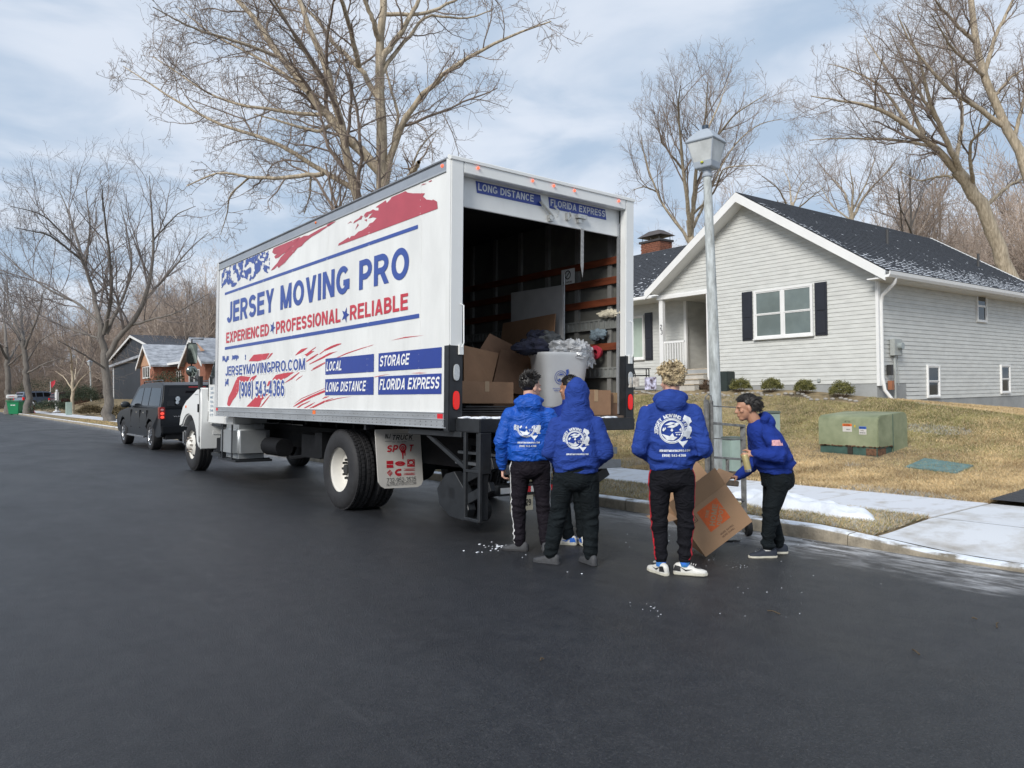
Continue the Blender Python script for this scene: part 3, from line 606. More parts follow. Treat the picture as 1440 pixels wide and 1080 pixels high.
MB().prism([(EX1-.12, yr, zR+.02), (EX1-.12, RY, zr+.02), (EX1-.12, RY, zr-.2), (EX1-.12, yr, zR-.2)], (.14, 0, 0)).build('rake_board', TRIM, house)
for X, Y in ((21.9, 10.8), (27.0, 10.4)):
    zz = zR+(Y-yr)/(RY-yr)*(zr-zR); MB().cyl((X, Y, zz-.05), (X, Y, zz+.42), .04, n=10).build('vent_pipe', mat('vent pipe', (.05, .05, .05), .6), house)
# chimney with cap
cx, cy = 24.0, 21.35
ch = MB().box(cx-.36, cx+.36, cy-.50, cy+.50, 5.4, 7.50).build('chimney', MORT, house)
bb = MB().box(-.0, .0, 0, 0, 0, 0)
for k in range(17):
    z0 = 6.27+k*.072
    for (f, lo, hi) in (('x', cy-.51, cy+.51), ('y', cx-.37, cx+.37)):
        t = lo-(k % 2)*.1
        while t < hi-.02:
            a, c = max(lo, t+.006), min(hi, t+.2-.006)
            if c-a > .03:
                q = MB()
                if f == 'x': q.box(cx-.38, cx-.36, a, c, z0, z0+.06)
                else: q.box(a, c, cy-.52, cy-.50, z0, z0+.06)
                if len(ch.children) < 290: q.build('brick', BRICK, ch)
            t += .2
MB().box(cx-.43, cx+.43, cy-.57, cy+.57, 7.50, 7.58).build('crown', mat('dark flashing', (.05, .045, .045), .6), ch)
b = MB(); 
for a in (-.33, .33):
    for c in (-.45, 0, .45): b.cyl((cx+a, cy+c, 7.58), (cx+a, cy+c, 7.77), .014, n=6)
b.build('cap_screen', mat('dark flashing', (.05, .045, .045), .6), ch)
b = MB(); b.add([(cx-.45, cy-.64, 7.75), (cx+.45, cy-.64, 7.75), (cx+.45, cy+.64, 7.75), (cx-.45, cy+.64, 7.75), (cx-.14, cy-.28, 8.0), (cx+.14, cy-.28, 8.0), (cx+.14, cy+.28, 8.0), (cx-.14, cy+.28, 8.0)], [(0, 3, 2, 1), (4, 5, 6, 7), (0, 1, 5, 4), (1, 2, 6, 5), (2, 3, 7, 6), (3, 0, 4, 7)])
b.build('cap_hood', mat('brown cap', (.07, .055, .05), .5), ch)
# meter, conduit on side wall
MTR = mat('meter grey', (.34, .36, .35), .5, var=.1)
mt = MB().box(18.47, 18.85, 8.98, 9.1, 2.22, 2.62).build('electric_meter', MTR, house, bevel=.01)
MB().cyl((18.68, 8.98, 2.45), (18.68, 8.88, 2.45), .085, n=18).build('dial', mat('dial glass', (.25, .28, .28), .1), mt, smooth=40)
b = MB(); b.tube([(18.6, 9.05, 2.22), (18.6, 9.05, .9)], .03, 8); b.tube([(18.75, 9.06, 2.22), (18.8, 9.06, 1.5)], .01, 6); b.build('conduit', MTR, mt, smooth=50)
MB().box(18.3, 18.42, 9.0, 9.1, 1.75, 2.0).build('junction_box', mat('dark box', (.03, .03, .03), .5), mt); MB().box(18.34, 18.46, 9.0, 9.1, 1.4, 1.62).build('junction_box', mat('rusty box', (.3, .12, .06), .6), mt)
MB().box(17.88, 17.93, 10.58, 10.66, 1.62, 1.70).build('outlet_cover', MTR, house)
# bed edging stones
b = MB()
for i in range(60):
    Y = 9.2+i*.14; X = 17.0+.15*math.sin(i*.7)+random.uniform(-.05, .05)
    if 14 < Y < 15.1: continue
    b.ell((X, Y, gz(X, Y)+.02), (.045, .065, .035), None, 7, 5)
stuff(tag(b.build('bed_edging', mat('pale edging stone', (.30, .28, .25), .9, var=.2, scale=10), smooth=60), 'row of pale edging stones in front of the house bed', 'edging stones'))

# ------------------------------------------------------------ box truck
WHT = mat('white painted panel', (.70, .71, .70), .32, var=.03, scale=1.5, coat=.2)
WHT2 = mat('white frp panel', (.69, .70, .69), .34, var=.07, scale=1.6, stretch=(1, 1.5, .5), bump=.06, bscale=2.5)
ALU = mat('aluminium rail', (.42, .44, .46), .38, metal=.55, var=.12, scale=6, stretch=(1, .3, 2))
GREYR = mat('grey roof rail', (.33, .36, .40), .4, metal=.4, var=.06)
CHAS = mat('black chassis', (.007, .0075, .009), .7, spec=.2, var=.3, scale=8)
STEELB = mat('black painted steel', (.016, .018, .021), .42, var=.25, scale=9)
BLUEV = mat('blue vinyl', (.030, .070, .30), .35, var=.04)
BLUE2 = mat('blue sign vinyl', (.018, .045, .26), .3, var=.04)
REDV = mat('red vinyl', (.50, .035, .055), .35, var=.06)
REDF = mat('faded red vinyl', (.40, .06, .085), .4, var=.06)
WHV = mat('white vinyl', (.78, .79, .79), .35, var=0)
BLK = mat('black print', (.015, .015, .017), .45, var=0)
REDL = mat('red lens', (.65, .012, .012), .15, var=0, emit=((1, .05, .03), .12))
LITL = mat('lit marker lens', (.7, .05, .03), .2, var=0, emit=((1, .16, .07), 1.0))
CLRL = mat('clear lens', (.45, .47, .48), .15, var=.1, scale=40)
ORGR = mat('orange reflector', (.8, .16, .02), .25, var=0)
REDR = mat('red reflector', (.6, .01, .02), .25, var=0)
RIMW = mat('cream white rim', (.66, .64, .59), .35, var=.05)
RUBW = mat('tyre rubber', (.018, .018, .020), .72, var=.25, scale=12, bump=.15)
TX, TY, TILT = 4.185, 6.52, .027
truck = thing('box_truck', 'long white box truck with blue and red lettering, rear door rolled open', 'truck', (TX, TY, 0), (0, TILT, 0))
TM = WM[truck.name]; TI = TM.inverted()
def tplane(px, py, ax, val):
    o = TI @ Vector((0, 0, CAM_H)); q = TI.to_3x3() @ ray(px, py); return o+q*((val-o[ax])/q[ax])
def tside(px, py): p = tplane(px, py, 0, 0.0); return p.y, p.z
def trear(px, py, y=0.0): p = tplane(px, py, 1, y); return p.x, p.z
TL = dict(parent=truck, local=True)
BW, BL, Z0, Z1 = 2.64, 7.8, 1.13, 3.90; ZR = 1.29; ZT = 3.77
sub = lambda m, name, mats, parent, **k: m.build(name, mats, parent, local=True, **k)
# left side panels with narrow lapped joints
seams = [0.10]+[tside(x, 480)[0] for x in (602, 525, 463)]
seams = [.10, .62, 1.82, 3.02, 4.22, 5.42, 6.62, 7.68]
for i in range(len(seams)-1):
    a, c = seams[i], seams[i+1]; sub(MB().box(0, .03, a+.0015, c-.0015, ZR-.01, ZT+.01), 'side_panel', WHT2, truck)
b = MB()
for s_ in seams[1:-1]: b.box(-.0025, .0, s_-.022, s_+.022, ZR, ZT)
sub(b, 'seam_strip', WHT2, truck)
b = MB()
for s_ in seams:
    for d_ in ((-.015, .015) if 1 < s_ < 7 else (0,)):
        for k in range(34): b.ell((-.003, s_+d_, ZR+.04+k*.0725), (.003, .0055, .0055), None, 6, 4)
stuff(sub(b, 'rivets', WHT2, truck))
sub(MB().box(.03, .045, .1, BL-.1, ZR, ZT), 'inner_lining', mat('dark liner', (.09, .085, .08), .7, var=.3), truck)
b = MB(); b.box(-.012, .05, .05, BL-.03, Z0, ZR); b.box(-.022, 0, .05, BL-.03, Z0, Z0+.012); b.box(-.020, 0, .05, BL-.03, ZR-.075, ZR-.062); b.box(-.018, 0, .05, BL-.03, ZR-.008, ZR+.004); sub(b, 'bottom_rail', ALU, truck, bevel=.003, seg=1)
b = MB()
k = 0.12
while k < BL-.1:
    for zz in (Z0+.028, Z0+.066): b.ell((-.013, k, zz), (.004, .007, .007), None, 6, 4)
    b.ell((-.014, k+.05, ZR-.035), (.003, .005, .005), None, 6, 4); k += .11 if k < 3 else .28
stuff(sub(b, 'rail_rivets', mat('dark rivet', (.12, .12, .13), .5), truck))
b = MB(); b.box(-.008, .06, .07, BL-.03, ZT, Z1-.02); sub(b, 'top_rail', GREYR, truck, bevel=.012)
b = MB(); b.box(-.014, .0, .07, BL-.03, ZT-.006, ZT+.012); sub(b, 'top_rail', ALU, truck)
sub(MB().box(-.012, BW+.012, .02, BL+.01, Z1-.02, Z1+.012), 'roof', mat('dark roof edge', (.16, .17, .19), .5, var=.2), truck, bevel=.01)
sub(MB().cyl((.015, BL-.04, Z0), (.015, BL-.04, Z1), .045, n=16), 'corner_post', mat('front corner post', (.50, .51, .52), .4, metal=.3), truck, smooth=40)
sub(MB().box(.03, BW-.03, BL-.05, BL, Z0, Z1-.02), 'front_wall', WHT2, truck)
sub(MB().box(BW-.03, BW, .1, BL, Z0, Z1-.02), 'side_wall', WHT2, truck)
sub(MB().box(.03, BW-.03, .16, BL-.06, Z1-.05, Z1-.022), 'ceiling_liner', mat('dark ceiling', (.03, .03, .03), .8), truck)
sub(MB().box(.03, BW-.03, .02, BL-.05, 1.16, 1.255), 'floor', mat('worn wooden floor', (.14, .10, .07), .7, var=.4, scale=6, stretch=(6, .4, 1)), truck)
# decals ------------------------------------------------
O = Vector((0, 0, 0)); U = Vector((0, -1, 0)); V = Vector((0, 0, 1))
def sd_pts(pts, ox, oy, sc): return [tside(ox+a/sc, oy+b_/sc) for a, b_ in pts]
def side_poly(mb, pts, ox=0, oy=0, sc=1, lift=.004):
    P = sd_pts(pts, ox, oy, sc); from mathutils.geometry import tessellate_polygon
    T = tessellate_polygon([[Vector((-y, z, 0)) for y, z in P]]); mb.add([(-lift, y, z) for y, z in P], [tuple(t) for t in T])
def side_rect(mb, y1, y0, z0, z1, lift=.004): mb.add([(-lift, y1, z0), (-lift, y0, z0), (-lift, y0, z1), (-lift, y1, z1)], [(0, 1, 2, 3)])
def side_text(mb, body, pl, pr_, zb, zt, bold=.03, shear=0, lift=.005, out=0.):
    yl = tside(*pl)[0]; yr_ = tside(*pr_)[0]; put_text(mb, body, (-lift, yl, zb), U, V, zt-zb, yl-yr_, bold=bold, shear=shear)
ln1t, ln1b = tside(588, 316)[1], tside(588, 321.5)[1]; ya, yb = tside(316.5, 411)[0], tside(588, 318)[0]
b = MB(); side_rect(b, ya, yb, ln1b, ln1t); l2 = tside(590, 444)[1]; side_rect(b, tside(316.5, 491)[0], tside(590, 444)[0], l2-.024, l2+.024); sub(b, 'blue_stripe', BLUEV, truck)
zb, zt = tside(574, 391)[1], tside(575, 345)[1]
b = MB(); side_text(b, 'JERSEY MOVING PRO', (319.5, 440), (575.5, 370), zb, zt, bold=.045); sub(b, 'lettering', BLUEV, truck)
zb, zt = tside(573, 435.5)[1], tside(573, 412)[1]
b = MB(); 
for t_, l_, r_ in (('EXPERIENCED', (318.5, 470), (378.5, 464)), ('PROFESSIONAL', (388.5, 460), (479, 450)), ('RELIABLE', (492.5, 440), (574, 425))):
    b = MB(); side_text(b, t_, l_, r_, zb, zt, bold=.04); sub(b, 'lettering', REDV, truck)
b = MB()
for px, py in ((383.6, 461), (486, 443)):
    y, z = tside(px, py); P = []
    for k in range(10):
        r = .115 if k % 2 == 0 else .047; a = math.pi*k/5+.35; P.append((-(y)+r*math.sin(a), z+r*.9*math.cos(a)))
    b = MB(); poly2d(b, P, (-.005, 0, 0), U, V); sub(b, 'star', BLUE2, truck)
# red brush strokes of the worn flag
b = MB()
side_poly(b, [(122, 815), (130, 790), (180, 760), (235, 722), (245, 738), (262, 712), (300, 705), (345, 660), (380, 650), (395, 640), (440, 610), (465, 572), (500, 560), (540, 515), (500, 505), (450, 522), (470, 490), (500, 455), (470, 470), (440, 500), (410, 510), (425, 480), (470, 440), (500, 420), (530, 432), (560, 432), (562, 402), (530, 398), (560, 375), (640, 322), (650, 352), (690, 310), (702, 288), (855, 222), (875, 238), (930, 246), (1064, 246), (1042, 278), (1082, 315), (1105, 316), (1145, 322), (1150, 312), (1195, 335), (1203, 412)], 460, 240, 7.717)
for P in ([(220, 578), (262, 548), (272, 568), (258, 560)], [(285, 575), (300, 545), (350, 515), (370, 488), (388, 492), (372, 528), (345, 535)], [(400, 500), (410, 470), (430, 450), (470, 440), (430, 478)], [(305, 645), (322, 605), (335, 572), (345, 590), (320, 622)], [(405, 535), (435, 525), (432, 552)], [(1018, 160), (1050, 142), (1085, 140), (1040, 155)], [(1100, 122), (1135, 102), (1140, 112), (1115, 124)], [(0, 585), (50, 560), (100, 548), (40, 590), (0, 612)]): side_poly(b, P, 460, 240, 7.717)
# second stroke (double), towards the front
side_poly(b, [(548, 815), (560, 795), (610, 740), (640, 690), (690, 640), (740, 590), (800, 520), (860, 485), (905, 480), (1010, 420), (1125, 368), (1110, 385), (1050, 420), (1010, 450), (940, 490), (925, 500), (870, 545), (840, 580), (800, 600), (770, 640), (720, 690), (680, 740), (640, 770), (620, 790), (610, 770), (580, 800)], 300, 260, 6.75)
side_poly(b, [(560, 640), (575, 600), (610, 585), (640, 572), (700, 548), (828, 492), (800, 530), (760, 570), (725, 600), (700, 630), (650, 665), (620, 690), (590, 700), (580, 680), (605, 655), (585, 660)], 300, 260, 6.75)
sub(b, 'flag_stroke', REDF, truck)
b = MB()
def speckle(mb, px0, py0, px1, py1, cell, th, seed, topf, botf, freq=3.2):
    ya_, _ = tside(px0, py0); yb_, _ = tside(px1, py1); n = int((ya_-yb_)/cell)
    for i in range(n):
        y = ya_-i*cell; u = i/n; zt_ = topf(u); zb_ = botf(u); m_ = int((zt_-zb_)/cell)
        for j in range(m_):
            z = zb_+j*cell; q = noise.fractal(Vector((y*freq, z*freq*1.3, seed)), .9, 2.2, 5)
            if q+.25*noise.noise(Vector((y*1.5, z*.6, seed+9))) > th: mb.add([(-.004, y, z), (-.004, y-cell, z), (-.004, y-cell*1.1, z+cell), (-.004, y+cell*.1, z+cell)], [(0, 1, 2, 3)])
speckle(b, 312, 390, 380, 368, .022, -.05, 3, lambda u: ZT-.01-.0*u, lambda u: 3.42+.05*math.sin(u*17), 6.5)
sub(b, 'flag_field', BLUEV, truck)
# lower logo: strokes, web address, phone
b = MB()
for P in ([(160, 855), (150, 835), (165, 760), (200, 690), (240, 590), (262, 545), (300, 530), (405, 540), (375, 588), (300, 600), (272, 700), (250, 750), (228, 775), (210, 800), (180, 856)], [(385, 590), (420, 540), (470, 520), (470, 535), (430, 585)], [(360, 862), (440, 780), (480, 740), (600, 720), (530, 790), (500, 868)], [(508, 868), (560, 800), (616, 735), (612, 752), (560, 820), (520, 870)],
          [(385, 370), (415, 330), (440, 300), (612, 282), (572, 350), (480, 372)], [(580, 350), (625, 285), (648, 278), (640, 295), (600, 340)],
          [(640, 570), (680, 520), (760, 500), (850, 490), (880, 488), (800, 545), (745, 572)], [(580, 640), (600, 590), (640, 570), (620, 600), (600, 640)], [(780, 600), (840, 555), (930, 488), (938, 494), (850, 570), (785, 602)],
          [(888, 308), (920, 270), (960, 238), (1028, 222), (980, 262), (930, 290)], [(990, 295), (1010, 290), (1060, 250), (1118, 212), (1110, 225), (1060, 262), (1100, 258), (1040, 300), (1015, 318)], [(1010, 370), (1060, 330), (1130, 290), (1145, 292), (1080, 340), (1012, 378)], [(1150, 292), (1205, 250), (1210, 256), (1160, 294)], [(1205, 245), (1280, 205), (1350, 180), (1389, 176), (1389, 184), (1300, 222), (1210, 262)],
          [(1040, 400), (1150, 340), (1260, 280), (1350, 262), (1300, 282), (1180, 345), (1045, 405)], [(1060, 470), (1130, 430), (1220, 382), (1225, 386), (1140, 438), (1062, 474)], [(895, 578), (930, 545), (978, 520), (940, 550), (900, 580)],
          [(862, 868), (900, 835), (960, 795), (1060, 745), (1215, 680), (1215, 705), (1080, 760), (980, 808), (900, 852)], [(905, 872), (960, 835), (1060, 795), (1020, 822), (960, 850), (930, 875)], [(980, 878), (1060, 835), (1110, 812), (1060, 850), (1000, 880)], [(1040, 880), (1120, 840), (1200, 800), (1300, 770), (1300, 774), (1180, 820), (1060, 880)], [(1180, 778), (1215, 755), (1260, 750), (1225, 768)], [(870, 840), (960, 770), (1080, 720), (1216, 660), (1216, 664), (1080, 726), (960, 778)]):
    side_poly(b, P, 300, 460, 7.717, lift=.003)
for P in ([(240, 165), (340, 118), (480, 72), (620, 32), (600, 42), (480, 80), (350, 125), (250, 166)], [(0, 275), (60, 240), (125, 208), (125, 212), (60, 246), (0, 282)], [(990, 322), (1080, 316), (1160, 320), (1080, 325)], [(620, 360), (700, 342), (790, 330), (700, 347), (625, 364)], [(0, 668), (120, 610), (250, 575), (400, 556), (250, 582), (120, 618), (0, 676)]): side_poly(b, P, 440, 480, 7.2, lift=.003)
side_poly(b, [(1040, 155), (1120, 135), (1228, 126), (1120, 141)], 290, 440, 4, lift=.003)
sub(b, 'flag_stroke', REDV, truck)
b = MB(); speckle(b, 313, 510, 346, 506, .02, -.02, 7, lambda u: 2.20-.02*u, lambda u: 2.10+.02*math.sin(u*30)); speckle(b, 316, 532, 322, 532, .016, .1, 9, lambda u: 1.80, lambda u: 1.66, 6); sub(b, 'flag_field', BLUEV, truck)
def outlined(txt, pl, pr_, zb, zt, bold):
    h = zt-zb; o = .026
    b = MB(); yl = tside(*pl)[0]; yr_ = tside(*pr_)[0]; put_text(b, txt, (-.0045, yl+.02, zb-o*.7), U, V, h+1.4*o, yl-yr_+.04, bold=bold+.075); sub(b, 'lettering_outline', WHV, truck)
    b = MB(); put_text(b, txt, (-.0065, yl, zb), U, V, h, yl-yr_, bold=bold); sub(b, 'lettering', BLUEV, truck)
outlined('JERSEYMOVINGPRO.COM', (317.5, 518), (429.5, 510), tside(429, 520)[1], tside(429, 503.5)[1], .035)
outlined('(908) 543-4366', (337, 545), (400.5, 544), tside(400, 554.5)[1]-.03, tside(400, 535)[1]+.01, .035)
b = MB(); z4 = (1.757, 1.972, 1.477, 1.694)
zz = [tside(621, 517)[1], tside(621.5, 488)[1], tside(621, 554)[1], tside(621, 525)[1]]
cols = [(tside(458, 520)[0], tside(526, 520)[0]), (tside(532.7, 510)[0], tside(621.5, 510)[0])]
for a, c in cols:
    for k in (0, 2): b = MB(); side_rect(b, a, c, zz[k], zz[k+1], .005); sub(b, 'blue_sign', BLUE2, truck)
b = MB()
for txt, (ox_, oz), wpx in (('LOCAL', (cols[0][0]-.03, zz[0]+.045), (459, 481.5)), ('LONG DISTANCE', (cols[0][0]-.03, zz[2]+.045), (459, 515.5)), ('STORAGE', (cols[1][0]-.03, zz[0]+.055), (534.5, 577)), ('FLORIDA EXPRESS', (cols[1][0]-.03, zz[2]+.055), (534, 619.5))):
    wdt = tside(wpx[0], 520)[0]-tside(wpx[1], 520)[0]; b = MB(); put_text(b, txt, (-.007, ox_, oz), U, V, .125, wdt, bold=.03, shear=.25); sub(b, 'lettering', WHV, truck)
b = MB()
for y in (.12, 7.62): b.box(-.017, -.012, y, y+.1, ZR-.062, ZR-.012)
sub(b, 'reflector', REDR, truck); y = tside(443, 577)[0]; sub(MB().box(-.017, -.012, y-.045, y+.045, ZR-.062, ZR-.012), 'reflector', ORGR, truck)
for px, py in ((623, 238), (445, 318)):
    y, z = tside(px, py); sub(MB().ell((-.012, y, 3.84), (.012, .022, .018), None, 10, 6), 'marker_light', LITL if px > 600 else ORGR, truck, smooth=60)
# rear frame ------------------------------------------------
b = MB(); xa = trear(653, 245)[0]; xb = trear(880, 300)[0]; zo = trear(653, 245)[1]; zo2 = 3.765
sub(MB().box(-.015, xa, 0, .1, 1.87, Z1), 'rear_post', WHT, truck, bevel=.012); sub(MB().box(xb, BW+.015, 0, .1, 1.87, Z1), 'rear_post', WHT, truck, bevel=.012)
sub(MB().box(xa, xb, .0, .1, zo2-.01, Z1), 'header', WHT, truck, bevel=.006)
b = MB(); b.tube([(-.02, .04, Z1+.004), (BW+.02, .04, Z1+.004)], .022, 8); b.box(-.02, BW+.02, -.012, .03, Z1-.03, Z1); sub(b, 'drip_rail', WHT, truck, smooth=40)
zbk = trear(648, 485)[1]; 
for p_, q_ in ((-.02, xa+.002), (xb-.002, BW+.02)): sub(MB().box(p_, q_, -.004, .1, Z0-.03, zbk), 'lower_rear_post', STEELB, truck, bevel=.01)
for px in (682-8.4, 750, 779.5, 808.5, 870.5):
    py = 240+(px-682)*.22; x, z = trear(px, 0)[0], 3.845; sub(MB().ell((x, -.012, 3.835), (.016, .012, .015), None, 10, 6), 'marker_light', LITL, truck, smooth=60)
def oval(x, z, w_, h_, m_, nm):
    b = MB(); n = 20; P = []
    for k in range(n):
        a = 2*math.pi*k/n; P.append((x+w_/2*math.copysign(abs(math.cos(a))**.8, math.cos(a)), z+h_/2*math.copysign(abs(math.sin(a))**.7, math.sin(a))))
    b.prism([(a, -.006, c) for a, c in P], (0, -.016, 0)); o = sub(b, nm, m_, truck, bevel=.005)
    r_ = MB(); r_.prism([(x+(a-x)*1.18, -.004, z+(c-z)*1.1) for a, c in P], (0, -.006, 0)); sub(r_, 'grommet', BLACKT, truck); return o
for px, dd in ((647.5, 0), (890.5, 1)):
    x = (xa-.02)/2 if not dd else (xb+BW+.02)/2
    oval(x, trear(648, 524)[1], .075, .17, CLRL, 'reverse_light'); oval(x, trear(648, 563)[1], .08, .19, REDL, 'tail_light')
b = MB(); 
for x in (xa-.035, xb+.07): b.tube([(x, -.005, zbk+.42), (x+.01, -.045, zbk+.40), (x+.012, -.05, zbk+.02), (x-.01, -.05, zbk-.03)], .007, 6); b.box(x-.025, x+.025, -.03, 0, zbk-.1, zbk)
sub(b, 'grab_handle', WHT, truck, smooth=50)
b = MB(); b.box(xb-.012, xb+.004, .1, .14, 1.27, 3.6); b.box(xa-.004, xa+.012, .1, .14, 1.27, 3.6); sub(b, 'door_track', ALU, truck)
# roll-up door (bottom panel still hanging under the header), tilted slightly
zd = trear(653, 291, .13)[1]
door = sub(MB().box(xa-.02, xb+.02, .125, .15, zd, 3.83), 'roll_up_door', WHT2, truck, bevel=.004)
zd2 = 3.39
def rear_text(mb, m2, txt, pl, pr_, body_w):
    pass
Ur, Vr = Vector((1, 0, 0)), Vector((0, 0, 1))
b = MB(); b2 = MB()
for (pa, pb), txt, fr in ((((671, 252), (761, 282)), 'LONG DISTANCE', .93), (((773, 273), (852, 300)), 'FLORIDA EXPRESS', .98)):
    x0, z0 = trear(pa[0], pa[1], .12); x1, z1_ = trear(pb[0], pb[1], .12); z0 = 3.742; hh = .125
    b.add([(x0, .1215, z0-hh), (x1+.01, .1215, z0-hh), (x1-.01, .1215, z0), (x0-.02, .1215, z0)], [(0, 1, 2, 3)])
    put_text(b2, txt, (x0+.015, .1205, z0-hh+.03), Ur, Vr, .078, (x1-x0)*(.86 if 'LONG' in txt else .97), bold=.035)
sub(b, 'blue_sign', BLUE2, door); sub(b2, 'lettering', mat('grey white vinyl', (.5, .52, .55), .4), door)
b = MB(); x, z = trear(770, 300, .12); b.tube([(x-.13, .09, z+.11), (x+.03, .08, z-.02), (x+.06, .09, z-.06)], .018, 8); b.box(x+.0, x+.06, .08, .12, z-.09, z-.02); b.tube([(x+.07, .09, z+.09), (x+.14, .08, z+.04), (x+.12, .085, z-.03)], .01, 6); b.cyl((x+.02, .12, z-.05), (x+.02, .07, z-.05), .03, n=10)
x2, z2 = trear(798, 305, .12); b.box(x2-.03, x2+.02, .08, .12, z2-.04, z2+.04); b.tube([(x2, .08, z2+.05), (x2+.02, .07, z2), (x2-.02, .08, z2-.05)], .008, 6); x3, z3 = trear(815, 306, .12); b.box(x3-.07, x3+.07, .06, .12, z3-.02, z3+.025); b.box(x3-.05, x3-.0, .08, .12, z3-.07, z3-.03)
sub(b, 'latch', mat('galvanised', (.5, .5, .48), .35, metal=.7, var=.2, scale=30), door, smooth=40)
xs_, zs_ = trear(817.5, 322, .1); xe, ze = trear(818.5, 390, .1)
b = MB(); b.add([(xs_-.022, .08, zs_), (xs_+.022, .08, zs_), (xs_+.026, .085, ze+.14), (xe, .09, ze), (xs_-.02, .085, ze+.14)], [(0, 1, 2, 3, 4)]); b.prism([(xs_-.022, .08, zs_), (xs_+.022, .08, zs_), (xs_+.026, .085, ze+.14), (xe, .09, ze), (xs_-.02, .085, ze+.14)], (0, .004, 0)); sub(b, 'pull_strap', mat('grey webbing', (.28, .28, .28), .8, var=.2, scale=30), door)
# interior: right wall ribs, wooden slats, slotted rails
xi = BW-.045
b = MB()
k = .3
while k < 7.6:
    for p_, q_ in ((xi-.03, xi+.015), (.05, .085)): sub(MB().box(p_, q_, k, k+.07, 1.26, 3.85), 'wall_rib', mat('galvanised rib', (.22, .22, .21), .5, metal=.3, var=.15), truck)
    k += .61
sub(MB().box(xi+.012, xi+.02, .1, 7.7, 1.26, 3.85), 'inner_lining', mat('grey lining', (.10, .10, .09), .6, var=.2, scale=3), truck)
def wz(px, py): return tplane(px, py, 0, xi-.04).z
WOOD = mat('varnished wood slat', (.13, .034, .014), .5, var=.35, scale=6, stretch=(3, .5, 3)); ETR = mat('slotted steel rail', (.26, .27, .26), .45, metal=.4, var=.15)
for py in (364, 392, 422, 486):
    z = wz(874, py); sub(MB().box(xi-.052, xi-.03, .12, 7.6, z-.045, z+.045), 'wooden_slat', WOOD, truck, bevel=.003, seg=1)
for z in (1.9, 2.35, 2.8, 3.25): sub(MB().box(.086, .1, .3, 7.6, z-.04, z+.04), 'wooden_slat', WOOD, truck)
for py in (453, 523):
    z = wz(874, py); b = MB(); b.box(xi-.05, xi-.03, .12, 7.6, z-.065, z-.045); b.box(xi-.05, xi-.03, .12, 7.6, z+.045, z+.065); b.box(xi-.036, xi-.03, .12, 7.6, z-.045, z+.045)
    k = .15
    while k < 7.5: b.box(xi-.05, xi-.03, k, k+.03, z-.045, z+.045); k += .085
    sub(b, 'slotted_rail', ETR, truck)
z = wz(870, 385)
b = MB(); p = tplane(784-.0, 390, 0, xi-.06); 
nsx, nsz = trear(798.5, 389, 1.2); p = tplane(798.5, 389, 0, xi-.06); sub(MB().box(xi-.06, xi-.055, p.y-.13, p.y+.13, p.z-.10, p.z+.10), 'no_smoking_sign', WHV, truck)
sg = MB(); cc = Vector((xi-.062, p.y, p.z+.022))
for k in range(18):
    a0, a1 = 2*math.pi*k/18, 2*math.pi*(k+1)/18; sg.add([cc+Vector((0, r*math.cos(a)*1, r*math.sin(a))) for a, r in ((a0, .046), (a1, .046), (a1, .06), (a0, .06))], [(0, 1, 2, 3)])
sg.obox(cc, (.002, .012, .10), (R_(45), 0, 0)); put_text(sg, 'NO SMOKING', cc+Vector((-.001, .09, -.11)), (0, -1, 0), (0, 0, 1), .025, .18); sub(sg, 'sign_print', BLK, truck)
p = tplane(866, 538, 0, xi-.06); b = MB()
for k in range(3): b.box(xi-.035, xi-.028, p.y-.02-.12*k-.1, p.y-.02-.12*k, p.z-.06, p.z+.06)
sub(b, 'warning_label', mat('label', (.45, .43, .40), .5, var=.4, scale=25), truck)
# chassis ------------------------------------------------
b = MB(); 
for x in (.88, 1.68): b.box(x, x+.08, .9, 11.0, .62, .90)
k = .4
while k < 7.8: b.box(.9, BW-.3, k, k+.08, 1.0, Z0-.002); k += .6
for x in (.85, 1.65): b.box(x, x+.14, .1, 7.8, .90, .985)
sub(b, 'frame_rail', CHAS, truck, bevel=.004, seg=1)
b = MB(); b.cyl((.25, 2.8, .52), (2.4, 2.8, .52), .075, n=12); b.ell((1.32, 2.8, .52), (.22, .24, .22)); b.tube([(1.32, 3.0, .55), (1.32, 8.5, .75)], .05, 8); b.cyl((.4, 9.78, .47), (2.25, 9.78, .47), .05, n=8)
for x in (.6, 1.95): b.box(x, x+.08, 2.1, 3.5, .58, .64); b.box(x, x+.08, 9.0, 10.5, .52, .57)
b.box(.45, .72, 4.2, 4.9, .55, .9); b.cyl((.45, 5.6, .65), (.45, 6.3, .65), .15, n=14); b.box(.3, .8, 3.8, 4.05, .6, .95); b.tube([(.5, 4.5, .6), (.45, 5.3, .5), (.6, 5.8, .5)], .03, 6); b.cyl((2.1, 5.0, .62), (2.1, 6.2, .62), .22, n=14)
sub(b, 'axle', CHAS, truck, smooth=40)
b = MB(); ya_ = tside(327, 620)[0]; yb_ = ya_+1.0
tk = MB(); tk.box(.04, .68, ya_, yb_-.12, .40, .99); tank = sub(tk, 'fuel_tank', mat('brushed aluminium tank', (.40, .42, .43), .38, metal=.6, var=.1, scale=2), truck, bevel=.10, seg=5, smooth=40)
b = MB()
for y in (ya_+.12, yb_-.35): b.box(.03, .70, y, y+.05, .385, .40); b.box(.028, .045, y, y+.05, .40, .99)
b.box(.06, .7, ya_+.02, yb_-.0, .345, .385); sub(b, 'tank_strap', STEELB, tank)
b = MB(); b.box(.1, .55, yb_-.02, yb_+.55, .38, .44); b.box(.1, .5, yb_-.02, yb_+.55, .93, .98); b.box(.42, .46, yb_, yb_+.5, .44, .93); sub(b, 'cab_step', STEELB, truck, bevel=.006); sub(MB().box(.12, .3, yb_+.05, yb_+.3, .45, .72), 'battery_box', CHAS, truck, bevel=.01)
